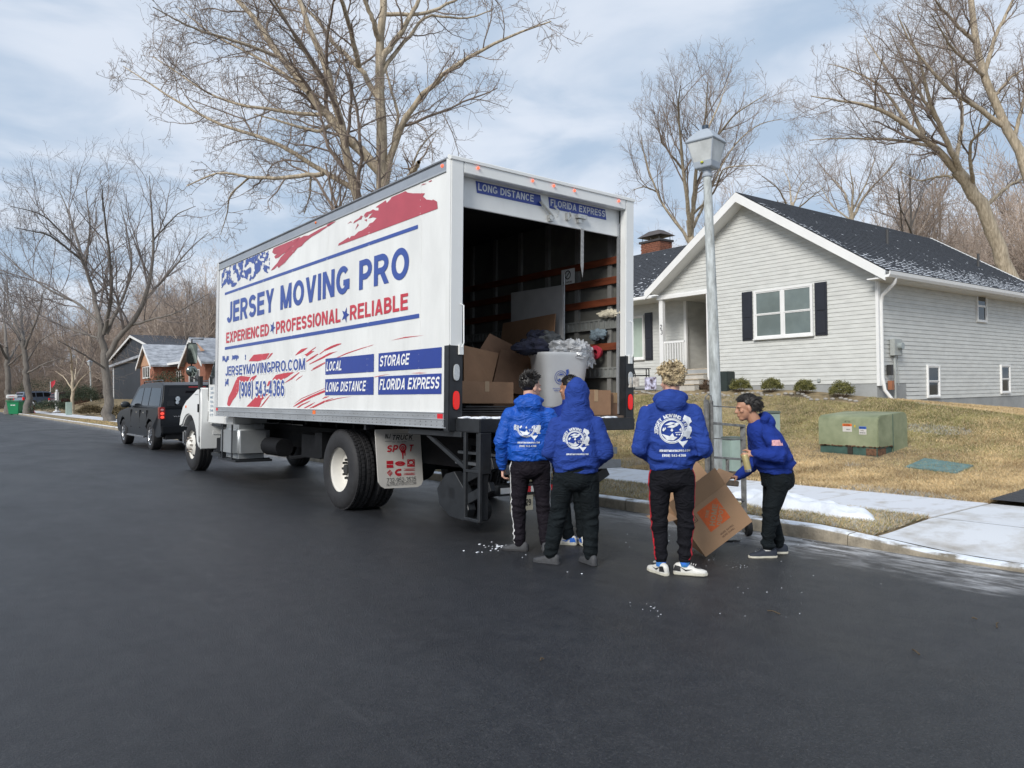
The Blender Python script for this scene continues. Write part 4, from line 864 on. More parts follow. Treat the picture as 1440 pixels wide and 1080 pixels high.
# wheels ------------------------------------------------
def tyre(name, x0, y, wd, r, parent_t, tread=True, faceout=-1):
    c = Vector((x0, y, r)); w2 = wd
    prof = [(r*.56, 0), (r*.60, -.01), (r*.75, -.018), (r*.90, -.012), (r*.965, .01), (r, .035), (r, .06), (r*.978, .063), (r*.978, .072), (r, .075), (r, .115), (r*.978, .118), (r*.978, .13), (r, .133)]
    prof = prof+[(a, w2-h) for a, h in reversed(prof)]
    o = sub(MB().lathe(c, (1, 0, 0), prof, 56), name, RUBW, parent_t, smooth=35)
    if tread:
        b = MB()
        for k in range(60):
            a = 2*math.pi*k/60
            for (h0, h1, ph) in ((.025, .06, 0), (.077, .113, .5), (w2-.113, w2-.077, 0), (w2-.06, w2-.025, .5)):
                aa = a+ph*2*math.pi/60; n_ = Vector((0, math.cos(aa), math.sin(aa))); t_ = Vector((0, -math.sin(aa), math.cos(aa))); P0_ = c+Vector((h0, 0, 0))+n_*(r-.012); P1_ = c+Vector((h1, 0, 0))+n_*(r-.012)
                wdt = .019; b.add([P0_-t_*wdt, P0_+t_*wdt, P1_+t_*wdt, P1_-t_*wdt, P0_-t_*wdt+n_*.02, P0_+t_*wdt+n_*.02, P1_+t_*wdt+n_*.02, P1_-t_*wdt+n_*.02], [(4, 5, 6, 7), (0, 1, 5, 4), (1, 2, 6, 5), (2, 3, 7, 6), (3, 0, 4, 7)])
        stuff(sub(b, 'tread', RUBW, o))
    return o
RW = .515
def hubrear(x, y, par, side=1):
    c = Vector((x, y, RW)); s_ = side
    rim = sub(MB().lathe(c, (s_, 0, 0), [(.315, .0), (.325, .012), (.30, .022), (.285, .03), (.272, .06), (.262, .15), (.25, .168), (.10, .174), (.0, .174)], 40), 'rim', RIMW, par, smooth=35)
    b = MB()
    for k in range(10):
        a = 2*math.pi*k/10; q = c+Vector((s_*.165, .125*math.cos(a), .125*math.sin(a))); b.cyl(q, q-Vector((s_*.06, 0, 0)), .017, n=6)
    sub(b, 'wheel_nuts', mat('dark steel', (.04, .04, .04), .5, metal=.5), rim)
    b = MB()
    b.cyl(c+Vector((s_*.09, 0, 0)), c+Vector((s_*.175, 0, 0)), .062, n=20); sub(b, 'hub', mat('dark hub', (.05, .05, .05), .5, metal=.4), rim, smooth=40); return rim
for x0, s_ in ((.10, 1), (BW-.10-.27, -1)):
    t_ = tyre('rear_wheel', x0, 2.8, .27, RW, truck); hubrear(x0-.0 if s_ > 0 else x0+.27, 2.8, t_, s_)
    tyre('rear_wheel', x0+(.31 if s_ > 0 else -.31), 2.8, .27, RW, truck)
for x0, s_ in ((.13, 1), (BW-.13-.28, -1)):
    t_ = tyre('front_wheel', x0, 9.78, .28, RW, truck); c = Vector((x0 if s_ > 0 else x0+.28, 9.78, RW))
    rim = sub(MB().lathe(c, (s_, 0, 0), [(.315, .0), (.325, .01), (.30, .02), (.285, .035), (.26, .05), (.235, .035), (.17, -.015), (.13, -.03), (.115, -.03), (.10, -.06), (.06, -.09), (0, -.09)], 40), 'rim', RIMW, t_, smooth=35)
    b = MB()
    for k in range(10):
        a = 2*math.pi*k/10; q = c+Vector((s_*-.02, .145*math.cos(a), .145*math.sin(a))); b.cyl(q, q-Vector((s_*.055, 0, 0)), .014, n=6)
    sub(b, 'wheel_nuts', mat('bright nuts', (.5, .42, .36), .35, metal=.7), rim); b = MB()
    for k in range(5):
        a = 2*math.pi*(k+.5)/5; q = c+Vector((s_*.0215, .215*math.cos(a), .215*math.sin(a))); b.ell(q, (.012, .03, .03), None, 10, 6)
    sub(b, 'hand_hole', CHAS, rim)
# mud flap ------------------------------------------------
yf = 1.95; zf1, zf0 = 1.10, .36
def fl(px, py): p = tplane(px, py, 1, yf); return p.x, p.z
P = [fl(527, 598), fl(590.5, 600), fl(595, 676), fl(592.5, 682), fl(587, 685), fl(541, 687), (fl(536, 684)), fl(532, 678)]
flap = sub(MB().prism([(a, yf, c) for a, c in P], (0, .012, 0)), 'mud_flap', mat('white mud flap', (.62, .60, .56), .5, var=.05), truck)
def fz(u, v): return fl(510+u/9.82, 590+v/9.82)
def ftext(mb, txt, l, r, vb, vt, **k):
    x0, z0 = fz(l, vb); x1, z1_ = fz(r, vb); _, zt_ = fz((l+r)/2, vt); _, zb_ = fz((l+r)/2, vb); put_text(mb, txt, (x0, yf-.003, zb_), Ur, Vr, zt_-zb_, x1-x0, **k)
bk = MB(); ftext(bk, 'NJ', 305, 385, 262, 196, bold=.03, shear=.2); ftext(bk, 'TRUCK', 400, 695, 280, 210, bold=.03, shear=.2); ftext(bk, '732-952-3535', 330, 735, 862, 800, bold=-.02); ftext(bk, 'NJTRUCKSPOT.COM', 332, 735, 908, 868, bold=-.02); ftext(bk, 'BUY  SELL  TRADE', 412, 605, 314, 302, bold=.01)
def fbar(mb, u0, u1, v, t): 
    (x0, z0), (x1, _) = fz(u0, v), fz(u1, v); mb.box(x0, x1, yf-.004, yf-.002, z0-t/2, z0+t/2)
fbar(bk, 305, 400, 300, .003); fbar(bk, 620, 705, 292, .003); fbar(bk, 400, 695, 200, .003)
for u in (212, 397, 575): x, z = fz(u, 104); bk.cyl((x, yf-.006, z), (x, yf, z), .012, n=8)
sub(bk, 'flap_print', BLK, flap)
rd = MB(); ftext(rd, 'SP', 325, 492, 448, 352, bold=.05, shear=.2); ftext(rd, 'T', 630, 702, 438, 345, bold=.05, shear=.2)
def fpoly(mb, pts): mb.add([(fz(u, v)[0], yf-.003, fz(u, v)[1]) for u, v in pts], [tuple(range(len(pts)))])
def fring(mb, u, v, ru, rv, t, n=20):
    for k in range(n):
        a0, a1 = 2*math.pi*k/n, 2*math.pi*(k+1)/n; fpoly(mb, [(u+math.cos(a)*ru*s_, v+math.sin(a)*rv*s_) for a, s_ in ((a0, 1), (a1, 1), (a1, t), (a0, t))])
fring(rd, 553, 388, 52, 56, .62); fring(rd, 553, 392, 25, 26, .3); fpoly(rd, [(520, 430), (590, 430), (588, 498), (578, 498), (574, 462), (566, 462), (562, 490), (558, 545), (548, 548), (544, 500), (538, 460), (528, 455)])
fpoly(rd, [(327, 570), (420, 568), (420, 615), (327, 616)]); fpoly(rd, [(327, 625), (420, 624), (420, 665), (328, 668)])
fring(rd, 515, 607, 70, 33, .55); fpoly(rd, [(480, 596), (550, 592), (550, 616), (480, 620)])
fpoly(rd, [(613, 550), (716, 550), (716, 562), (613, 562)]); fpoly(rd, [(613, 628), (716, 624), (716, 650), (613, 650)]); fring(rd, 664, 592, 44, 34, .6); fpoly(rd, [(613, 562), (624, 562), (624, 628), (613, 628)]); fpoly(rd, [(706, 562), (716, 562), (716, 628), (706, 628)])
fring(rd, 373, 737, 40, 48, .72, 4); fring(rd, 373, 737, 22, 26, .5, 4)
fpoly(rd, [(530, 678), (530, 705), (490, 708), (470, 725), (470, 740), (530, 740), (530, 778), (480, 780), (448, 755), (442, 725), (460, 695), (495, 680)])
for v in (692, 750): fpoly(rd, [(565, v-14), (720, v-16), (720, v-10), (565, v-8)]); fpoly(rd, [(565, v+8), (720, v+6), (720, v+13), (565, v+15)]); 
ftext(rd, 'FREIGHT', 590, 700, 700, 686, bold=.02); ftext(rd, 'TRUCKS', 590, 700, 758, 744, bold=.02)
sub(rd, 'flap_print', mat('red print', (.52, .015, .03), .45, var=0), flap)
sub(MB().box(.05, .85, yf, yf+.05, 1.06, 1.13), 'flap_bracket', STEELB, truck)
# tail-lift ------------------------------------------------
g = MB(); xl = trear(637, 600, -.35)[0]
def bar(mb, a, c, w1=.06, w2_=None): 
    a, c = Vector(a), Vector(c); d_ = (c-a); q = d_.to_track_quat('Z', 'Y').to_matrix().to_4x4(); M_ = Matrix.Translation((a+c)/2) @ q; w2_ = w2_ or w1; k0 = mb.M; mb.M = M_; mb.box(-w1/2, w1/2, -w2_/2, w2_/2, -d_.length/2, d_.length/2); mb.M = k0
DKY = tplane(675, 590, 0, .06).y; LAD = [tplane(q, 640, 0, .06).y for q in (652.5, 673)]
sub(MB().box(.06, BW-.42, DKY, -.005, 1.10, 1.235), 'dock_board', STEELB, truck, bevel=.01)
b = MB(); ysn = -.2
for k in range(60): x = random.uniform(.08, BW-.5) if k > 34 else random.uniform(.08, .7); s_ = random.uniform(.015, .05); b.ell((x, random.uniform(DKY+.03, -.03), 1.24), (s_*1.5, s_, s_*.35), None, 7, 5)
stuff(sub(b, 'snow_dusting', SNOW, truck, smooth=70))
b = MB()
b.box(.09, .20, DKY, DKY+.11, .70, 1.10); b.box(.11, .18, DKY+.02, DKY+.1, .25, .70); b.box(BW-.9, BW-.8, DKY+.3, DKY+.4, .5, 1.10)
for y in LAD: bar(b, (.08, y, 1.10), (.08, y, .235), .035, .04)
for zz_ in (.72, .245): bar(b, (.08, LAD[0], zz_), (.08, LAD[1], zz_), .04, .03)
bar(b, (.10, LAD[0]+.75, 1.05), (.10, LAD[0]+.02, .74), .04); bar(b, (.08, LAD[0]+1.1, 1.075), (.08, LAD[0]+.05, 1.075), .05, .06)
stuff(sub(b, 'lift_step', STEELB, truck, bevel=.005, seg=1))
b = MB()
for x in (.30,):
    P = [(x, .55, .62), (x, .72, .45), (x, .66, .27), (x, .45, .17), (x, .18, .16), (x, .10, .28), (x, .2, .5), (x, .38, .66)]; b.prism(P, (.1, 0, 0))
    bar(b, (x+.13, .55, .5), (x+.13, -.2, .78), .09, .12); bar(b, (x+.05, .35, .3), (x+.05, -.25, .55), .07, .1)
bar(b, (BW-.36, .1, .60), (BW-.95, .2, .26), .10, .12); bar(b, (BW-.40, .35, .62), (BW-.40, .1, 1.05), .08, .1); b.prism([(BW-.62, .1, .30), (BW-.62, .5, .25), (BW-.62, .6, .5), (BW-.62, .15, .62)], (.12, 0, 0)); b.cyl((.3, .42, .42), (BW-.5, .42, .42), .07, n=12); b.cyl((.45, .25, .25), (.62, .25, .25), .13, n=18)
sub(b, 'lift_arm', STEELB, truck, bevel=.005, seg=1)
MBp = MB(); MBp.box(.62, BW-.28, -.05, .85, .70, .735); MBp.box(.62, BW-.28, -.08, -.05, .64, .74); sub(MBp, 'lift_platform', mat('grey platform', (.24, .25, .26), .45, metal=.4, var=.2), truck, bevel=.006)
MBp = MB(); MBp.box(.62, BW-.28, .0, .8, .82, .85); MBp.box(.62, BW-.28, -.02, .02, .80, .88); sub(MBp, 'lift_platform', mat('grey platform', (.24, .25, .26), .45, metal=.4), truck, bevel=.006)
b = MB(); b.box(.50, BW-.92, -.16, -.08, .43, .54); sub(b, 'rear_bumper', STEELB, truck, bevel=.008)
for k in range(6):
    x = .52+k*.2; sub(MB().box(x, x+.2, -.165, -.161, .455, .515), 'reflective_tape', (REDR if k % 2 else WHV), truck)
lp = sub(MB().box(.66, .96, -.15, -.14, .26, .42), 'licence_plate', mat('buff plate', (.50, .47, .36), .5, var=.15, scale=20), truck)
b = MB(); put_text(b, 'XAFN29', (.69, -.153, .31), Ur, Vr, .07, .24, bold=.03); sub(b, 'plate_characters', BLK, lp)
# cab ------------------------------------------------
CW = 2.54; xo = .05
b = MB(); prof = [(7.92, .95), (7.92, 2.55), (8.0, 2.60), (8.18, 2.58), (8.36, 2.44), (8.92, 1.88), (9.0, 1.80), (9.0, .95)]
b.prism([(xo+.15, y, z) for y, z in prof], (CW-.30, 0, 0)); cabo = sub(b, 'cab', WHT, truck, bevel=.035, seg=3, smooth=45)
b = MB(); b.prism([(xo+.142, y, z) for y, z in ((7.97, 1.72), (7.97, 2.5), (8.15, 2.5), (8.32, 2.4), (8.86, 1.86), (8.86, 1.72))], (.01, 0, 0)); b.prism([(xo+CW-.152, y, z) for y, z in ((7.97, 1.72), (7.97, 2.5), (8.15, 2.5), (8.32, 2.4), (8.86, 1.86), (8.86, 1.72))], (.012, 0, 0)); b.prism([(xo+.25, 8.42, 2.40), (xo+CW-.25, 8.42, 2.40), (xo+CW-.2, 8.90, 1.92), (xo+.2, 8.90, 1.92)], (0, .012, .012)); sub(b, 'cab_window', DARKG, cabo)
sub(MB().box(xo+.144, xo+.155, 8.93, 8.95, 1.0, 1.8), 'door_seam', BLACKT, cabo); sub(MB().box(xo+.12, xo+.15, 8.0, 8.15, 1.52, 1.56), 'door_handle', BLACKT, cabo)
b = MB(); prof = [(8.95, 1.90, 1.72, 1.02), (9.4, 1.82, 1.60, .98), (9.9, 1.68, 1.44, .92), (10.3, 1.52, 1.28, .85), (10.5, 1.38, 1.12, .78)]
n = 12
for y, zc, zs, hw in prof:
    for k in range(n+1):
        a = k/n*2-1; x = xo+CW/2+a*hw; z = zc-(zc-zs)*abs(a)**2.6; b.v.append((x, y, z))
    b.v += [(xo+CW/2+hw, y, .75), (xo+CW/2-hw, y, .75)]
m_ = n+3; b.f = [(i*m_+j, i*m_+(j+1) % m_, (i+1)*m_+(j+1) % m_, (i+1)*m_+j) for i in range(len(prof)-1) for j in range(m_)]+[tuple(range(m_)), tuple(range(4*m_, 5*m_))]; b.mi = [0]*len(b.f)
sub(b, 'hood', WHT, cabo, smooth=45)
for s_, x0 in ((1, xo), (-1, xo+CW)):
    arch = [(9.76+.60*math.cos(a), .5+.62*math.sin(a)) for a in [R_(q) for q in range(172, 30, -12)]]
    pf = [(8.98, .45), (8.92, 1.35), (8.98, 1.66), (9.2, 1.64), (9.6, 1.52), (9.95, 1.42), (10.2, 1.30), (10.38, 1.10), (10.46, .90), (10.42, .86)]+arch[::-1]
    b = MB(); b.prism([(x0, y, z) for y, z in pf], (s_*.42, 0, 0)); sub(b, 'fender', WHT, cabo, bevel=.045, seg=3, smooth=50)
    b = MB(); b.prism([(x0+s_*.06, y, z) for y, z in pf], (s_*.3, 0, 0)) 
sub(MB().box(xo+.1, xo+CW-.1, 10.42, 10.6, .48, .78), 'front_bumper', mat('chrome', (.6, .6, .6), .15, metal=.9, var=0), cabo, bevel=.03)
sub(MB().box(xo+.55, xo+CW-.55, 10.50, 10.56, .85, 1.30), 'grille', mat('chrome', (.6, .6, .6), .15), cabo, bevel=.02)
for x in (xo+.42, xo+CW-.42): sub(MB().ell((x, 10.48, 1.05), (.12, .06, .12)), 'headlight', CLRL, cabo, smooth=60)
b = MB(); b.box(xo+.16, xo+.5, 7.45, 8.90, .96, 1.12); sub(b, 'cab_fairing', WHT, cabo, bevel=.02)
sub(MB().ell((xo-.004, 9.95, 1.28), (.012, .03, .03), None, 10, 6), 'side_marker', ORGR, cabo)
for s_, x0 in ((-1, xo+.0), (1, xo+CW)):
    sub(MB().box(x0-.006, x0+.006, 8.99, 9.0, .6, 1.66), 'cowl_gap', BLACKT, cabo); sub(MB().box(x0-.02, x0+.02, 9.02, 9.08, 1.18, 1.34), 'hood_latch', BLACKT, cabo, bevel=.005)
    sub(MB().box(x0-.008, x0+.008, 9.08, 9.32, 1.52, 1.535), 'hood_crease', mat('grey crease', (.35, .35, .35), .5), cabo)
# mirrors: on arms reaching out to the left and right
for s_, x0 in ((-1, xo+.08), (1, xo+CW-.08)):
    pa = tplane(269.5, 497, 1, 9.3) if s_ < 0 else None
    mxp = pa.x if pa else xo+CW-(pa0-xo); pa0 = mxp if s_ < 0 else pa0; mz_ = (pa.z if pa else mz0); mz0 = mz_
    b = MB(); b.box(mxp-.10, mxp+.10, 9.24, 9.32, mz_-.21, mz_+.21); mo = sub(b, 'mirror', BLACKT, cabo, bevel=.03, seg=3, smooth=50)
    sub(MB().box(mxp-.085, mxp+.085, 9.232, 9.238, mz_-.19, mz_+.19), 'mirror_glass', mat('mirror', (.25, .28, .25), .06, metal=1., var=.25, scale=4), mo)
    b = MB(); b.ell((mxp, 9.27, mz_-.35), (.11, .06, .11)); sub(b, 'convex_mirror', mat('mirror', (.25, .28, .25), .06, metal=1.), mo, smooth=60)
    b = MB(); b.tube([(x0, 9.1, mz_+.28), (mxp, 9.3, mz_+.28), (mxp, 9.3, mz_-.45), (mxp+(.1 if s_ < 0 else -.1), 9.28, mz_-.52), (x0, 9.15, mz_-.56)], .014, 8); b.box(min(x0, x0+.06*s_), max(x0, x0+.06*s_), 9.08, 9.2, mz_-.72, mz_-.45); sub(b, 'mirror_arm', BLACKT, mo, smooth=50)
b = MB()
for k in range(7):
    y = 8.35; zz_ = 1.62-k*.085; put_text(b, ['USDOT', 'GVW 25999', 'MC', '3182 NJ', '33 IFTA', 'PA', 'CT'][k], (xo+.139, 8.80, zz_), U, V, .045, .2, bold=.02)
sub(b, 'door_print', mat('grey blue print', (.16, .24, .34), .5), cabo)

# ------------------------------------------------------------ people
def remeshed(mb, voxel, smooth=6, fac=.5):
    me = bpy.data.meshes.new('r'); me.from_pydata(mb.v, [], mb.f); bm = bmesh.new(); bm.from_mesh(me); bmesh.ops.recalc_face_normals(bm, faces=bm.faces); bm.to_mesh(me); bm.free()
    o = bpy.data.objects.new('r', me); COL.objects.link(o)
    r = o.modifiers.new('r', 'REMESH'); r.mode = 'VOXEL'; r.voxel_size = voxel
    if smooth: s = o.modifiers.new('s', 'SMOOTH'); s.iterations = smooth; s.factor = fac
    dg = bpy.context.evaluated_depsgraph_get(); dg.update(); e = o.evaluated_get(dg); out = bpy.data.meshes.new_from_object(e); bpy.data.objects.remove(o); bpy.data.meshes.remove(me)
    return out
def capsule(mb, a, c, ra, rc, n=14, flat=None):
    "tapered limb with rounded ends"
    a, c = Vector(a), Vector(c); t = (c-a).normalized(); pts = []; rr = []
    for k in range(4): q = math.pi/2*k/4; pts.append(a-t*ra*math.cos(q)); rr.append(max(.002, ra*math.sin(q)))
    for k in range(6): pts.append(a.lerp(c, k/5)); rr.append(ra+(rc-ra)*k/5)
    for k in range(3, -1, -1): q = math.pi/2*k/4; pts.append(c+t*rc*math.cos(q)); rr.append(max(.002, rc*math.sin(q)))
    return mb.tube(pts, rr, n)
def loft(mb, rings, n=28):
    "rings: (centre, rx, ry, power, yaw) stacked; closed ends"
    V = []
    for (c, rx, ry, pw, yaw) in rings:
        c = Vector(c)
        for k in range(n):
            a = 2*math.pi*k/n; x = rx*math.copysign(abs(math.cos(a))**pw, math.cos(a)); y = ry*math.copysign(abs(math.sin(a))**pw, math.sin(a))
            V.append(c+Vector((x*math.cos(yaw)-y*math.sin(yaw), x*math.sin(yaw)+y*math.cos(yaw), 0)))
    K = len(rings); F = [(i*n+k, i*n+(k+1) % n, (i+1)*n+(k+1) % n, (i+1)*n+k) for i in range(K-1) for k in range(n)]+[tuple(range(n-1, -1, -1)), tuple(range((K-1)*n, K*n))]
    return mb.add(V, F)
def wrinkle(me, amt, seed, freq=7, dirs=None, spots=()):
    "cloth folds: ridged noise pushed along the normals; spots = (centre, radius, strength, freq multiplier, axis)"
    n = len(me.vertices); co = np.empty(n*3, np.float32); me.vertices.foreach_get('co', co); co = co.reshape(-1, 3); no = np.empty(n*3, np.float32); me.vertices.foreach_get('normal', no); no = no.reshape(-1, 3)
    out = co.copy()
    for i in range(n):
        p = Vector(co[i]); q = Vector((p.x*freq*.55, p.y*freq*.55, p.z*freq+seed)); wv = noise.noise(q+Vector((0, 0, 2.3*noise.noise(p*3.1+Vector((seed, 0, 0))))))
        d = amt*(.7*(.35-abs(wv))*1.6+.4*noise.noise(p*freq*2.6+Vector((seed*3, 1, 2)))+.5*(.3-abs(noise.noise(Vector((p.x*9+p.z*6, p.y*9, p.z*13-p.x*5+seed))))))
        for (c, rad, st, fm, ax) in spots:
            r = (p-c).length
            if r < rad:
                f = (1-(r/rad)**2)**2; t = (p-c).dot(ax)*fm*.7+1.6*noise.noise(p*5+Vector((0, seed, 0))); g_ = max(0., .35+1.5*noise.noise(p*6.5+Vector((seed*2., 3, 0)))); t += 2.2*noise.noise(p*3.3+Vector((9, seed, 0))); d += st*f*g_*(1-2*abs(math.sin(t)))*.9
        out[i] = co[i]+no[i]*d
    me.vertices.foreach_set('co', out.astype(np.float32).ravel()); me.update()
def finish(me, name, mats, parent):
    for m_ in mats: me.materials.append(m_)
    me.polygons.foreach_set('use_smooth', np.ones(len(me.polygons), bool)); me.name = name
    return meshobj(name, me, parent, local=True)
SKIN = [mat('skin a', (.42, .22, .14), .5, var=.08, scale=20), mat('skin b', (.36, .18, .11), .5, var=.08, scale=20), mat('skin c', (.55, .32, .24), .5, var=.06, scale=20)]
HBLUE = mat('royal blue fleece', (.022, .052, .25), .9, spec=.15, fold=.022, var=.10, scale=9, bump=.25, bscale=400)
HBLUE2 = mat('bright blue shell', (.006, .075, .40), .55, spec=.35, fold=.030, var=.10, scale=9, bump=.2, bscale=200)
HBLUE3 = mat('deep royal fleece', (.014, .036, .22), .9, spec=.15, fold=.022, var=.10, scale=9, bump=.25, bscale=400)
PANTS = mat('black trousers', (.006, .006, .009), .85, spec=.2, fold=.026, var=.2, scale=10, bump=.2, bscale=300)
PANT2 = mat('dark green black trousers', (.005, .008, .010), .85, spec=.2, fold=.026, var=.2, scale=10, bump=.2, bscale=300)
PANT3 = mat('plum black tricot', (.008, .006, .010), .8, spec=.2, fold=.026, var=.2, scale=10)
WPRINT = mat('white screen print', (.62, .65, .68), .7, var=.08, scale=40)
STRW = mat('white piping', (.6, .6, .6), .7); STRR = mat('red piping', (.55, .015, .03), .6)
HAIRB = mat('black hair', (.012, .010, .009), .45, var=.3, scale=60); HAIRY = mat('bleached hair', (.17, .12, .065), .6, var=.4, scale=24, col2=(.52, .42, .26))
SOLE = mat('off white sole', (.52, .50, .42), .7, var=.1, scale=20)
def hand(mb, wrist, d, up, palm_n, s=1., curl=.5, side=1):
    "palm and five fingers; d = direction of fingers, palm_n = towards the palm, side = thumb side vector sign"
    d = Vector(d).normalized(); pn = Vector(palm_n).normalized(); pn = (pn-d*pn.dot(d)).normalized(); sd = d.cross(pn)*side; w_ = Vector(wrist)
    for k in range(4): capsule(mb, w_+sd*(.012*(1.5-k)*-1)*s, w_+d*.085*s+sd*(k-1.5)*-.021*s, .017*s, .0125*s, 10)
    for k, ln in enumerate((.072, .08, .075, .058)):
        o = w_+d*.082*s+sd*(1.5-k)*.021*s; c_ = curl*(1+.12*k); e1 = (d*math.cos(c_)+pn*math.sin(c_)); e2 = (d*math.cos(c_*2.0)+pn*math.sin(c_*2.0)); e3 = (d*math.cos(c_*2.8)+pn*math.sin(c_*2.8))
        p1 = o+e1*ln*.45*s; p2 = p1+e2*ln*.33*s; p3 = p2+e3*ln*.25*s; capsule(mb, o, p1, .0098*s, .009*s, 8); capsule(mb, p1, p2, .009*s, .0083*s, 8); capsule(mb, p2, p3, .0083*s, .0072*s, 8)
    t0 = w_+d*.02*s+sd*.03*s; t1 = t0+(d*.6+sd*.75+pn*.25).normalized()*.042*s; t2 = t1+(d*.85+sd*.25+pn*.5).normalized()*.034*s; capsule(mb, t0, t1, .014*s, .0115*s, 8); capsule(mb, t1, t2, .0115*s, .009*s, 8)
def person(label, loc, yaw, J, top, topmats, pants, skin, hair, shoes, logo=None, stripe=None, hood='down', seed=0, hands=(None, None), group=None, H=1.7, drop=0., cuff=True):
    root = thing('person', label, 'person', loc, (0, 0, yaw), group); M = WM[root.name]
    V_ = {k: Vector(v) for k, v in J.items() if isinstance(v, tuple)}; s = H/1.7
    # ---- body: head, neck, core limbs and hands, one skin
    hd = V_['head']; hy = J.get('hyaw', 0.); hp = J.get('hpitch', 0.); HR = Matrix.Rotation(hy, 3, 'Z') @ Matrix.Rotation(hp, 3, 'X'); nk = V_['neck']
    b = MB(); P = lambda x, y, z: hd+HR @ Vector((x, y, z))*s
    b.ell(P(0, -.008, .035), (.074*s, .094*s, .088*s), HR, 20, 14); b.ell(P(0, .025, -.03), (.060*s, .070*s, .082*s), HR, 18, 12)   # skull, face
    b.ell(P(0, .055, -.088), (.036*s, .034*s, .030*s), HR, 12, 8); b.ell(P(0, .084, .022), (.05*s, .014*s, .014*s), HR, 12, 8)       # chin, brow
    b.ell(P(0, .104, -.025), (.013*s, .020*s, .016*s), HR, 10, 8); b.tube([P(0, .086, .022), P(0, .102, -.012), P(0, .108, -.026)], [.009*s, .011*s, .012*s], 8)   # nose
    b.ell(P(0, .090, -.058), (.024*s, .012*s, .007*s), HR, 10, 6); b.ell(P(0, .087, -.068), (.021*s, .012*s, .007*s), HR, 10, 6)  # lips
    for e in (-1, 1): b.ell(P(.076*e, -.005, -.008), (.010*s, .020*s, .032*s), HR @ Matrix.Rotation(-.3*e, 3, 'Z'), 10, 8); b.ell(P(.045*e, .066, -.02), (.022*s, .018*s, .018*s), HR, 10, 6)
    capsule(b, nk-Vector((0, 0, .05)), P(0, -.018, -.03), .062*s, .058*s)
    for L in 'LR':
        capsule(b, V_['sh'+L], V_['el'+L], .045*s, .038*s, 10); capsule(b, V_['el'+L], V_['wr'+L], .038*s, .026*s, 10)
        capsule(b, V_['hip'+L], V_['kn'+L], .07*s, .05*s, 10); capsule(b, V_['kn'+L], V_['an'+L], .05*s, .036*s, 10)
    capsule(b, V_['pel'], nk-Vector((0, 0, .06)), .11*s, .09*s); capsule(b, V_['shL'], V_['shR'], .05*s, .05*s)
    for L, hnd in zip('LR', hands):
        if hnd: hand(b, V_['wr'+L]+Vector(hnd[0]).normalized()*.01, *hnd[:1], (0, 0, 1), hnd[1], s*.98, hnd[2], hnd[3])
    me = remeshed(b, .0062 if any(hands) else .009, 2, .5); body = finish(me, 'body', [skin], root)
    eb = MB()
    for e in (-1, 1): eb.ell(P(.030*e, .082, -.006), (.012*s, .008*s, .006*s), HR, 10, 6)
    stuff_ = finish_simple(eb, 'eyes', mat('eye', (.02, .015, .012), .15, var=0), root)
    eb = MB()
    for e in (-1, 1): eb.tube([P(.017*e, .096, .018), P(.034*e, .092, .022), P(.046*e, .083, .018)], [.003*s, .003*s, .0015*s], 6)
    finish_simple(eb, 'eyebrows', HAIRB, root)
    # ---- top
    b = MB(); pel, wa, ch = V_['hem'], V_['waist'], V_['chest']; yw = J.get('tyaw', 0.); lean = (nk-pel); tw = top
    R3 = [(pel-Vector((0, 0, .0)), tw['hem'][0]*.97, tw['hem'][1]*.97, .82, yw), (pel+lean*.09, tw['hem'][0]*.97, tw['hem'][1]*.97, .82, yw), (pel+lean*.115, tw['belly'][0], tw['belly'][1], .85, yw), (wa, tw['belly'][0]*1.01, tw['belly'][1]*1.02, .85, yw), (wa.lerp(ch, .5), tw['waist'][0], tw['waist'][1], .85, yw), (ch, tw['chest'][0], tw['chest'][1], .82, yw), (ch.lerp(nk, .42), tw['chest'][0]*.93, tw['chest'][1]*.93, .85, yw), (ch.lerp(nk, .72), tw['chest'][0]*.70, tw['chest'][1]*.76, .9, yw), (ch.lerp(nk, .95), tw['chest'][0]*.40, tw['chest'][1]*.55, 1, yw), (nk+Vector((0, 0, .015)), .07*s, .07*s, 1, yw)]
    loft(b, R3)
    for L in 'LR':
        sh, el, wr = V_['sh'+L], V_['el'+L], V_['wr'+L]; fl = tw.get('sleeve', 1.)
        capsule(b, sh-Vector((0, 0, .025))*s, el, .074*s*fl, .066*s*fl, 18); capsule(b, el, el.lerp(wr, .85), .064*s*fl, .050*s*fl, 18); capsule(b, el.lerp(wr, .8), wr, .05*s, .041*s, 16)
        capsule(b, sh-Vector((0, 0, .02))*s, ch.lerp(nk, .78), .066*s, .062*s, 14)
    if hood == 'down':
        hb = nk+Vector((0, -.055, .035))*s
        for k in range(13):
            a0 = math.pi*(.08+.84*k/12); a1 = math.pi*(.08+.84*(k+1)/12)
            f0 = lambda a: hb+Vector((math.cos(a)*.112, -math.sin(a)*.062+.045, .022*math.sin(a)-.022*abs(math.cos(a))))*s
            if k < 12: capsule(b, f0(a0), f0(a1), .036*s, .036*s, 12)
        b.ell(hb+Vector((0, -.045, -.052))*s, (.128*s, .052*s, .085*s), None, 18, 12); b.ell(hb+Vector((0, -.045, -.12))*s, (.072*s, .036*s, .055*s), None, 14, 10)
    elif hood == 'up':
        b.ell(P(0, -.03, .03), (.112*s, .128*s, .138*s), HR, 22, 16); b.ell(P(0, -.03, .10), (.070*s, .085*s, .085*s), HR, 18, 12); b.ell(P(0, -.045, -.07), (.115*s, .115*s, .13*s), HR, 20, 14)
        loft(b, [(nk+Vector((0, -.01, -.06)), .16*s, .12*s, 1, yw), (nk+Vector((0, -.01, .0)), .135*s, .12*s, 1, yw), (nk+Vector((0, -.01, .07)), .115*s, .115*s, 1, yw)], 20)
    elif hood == 'collar':
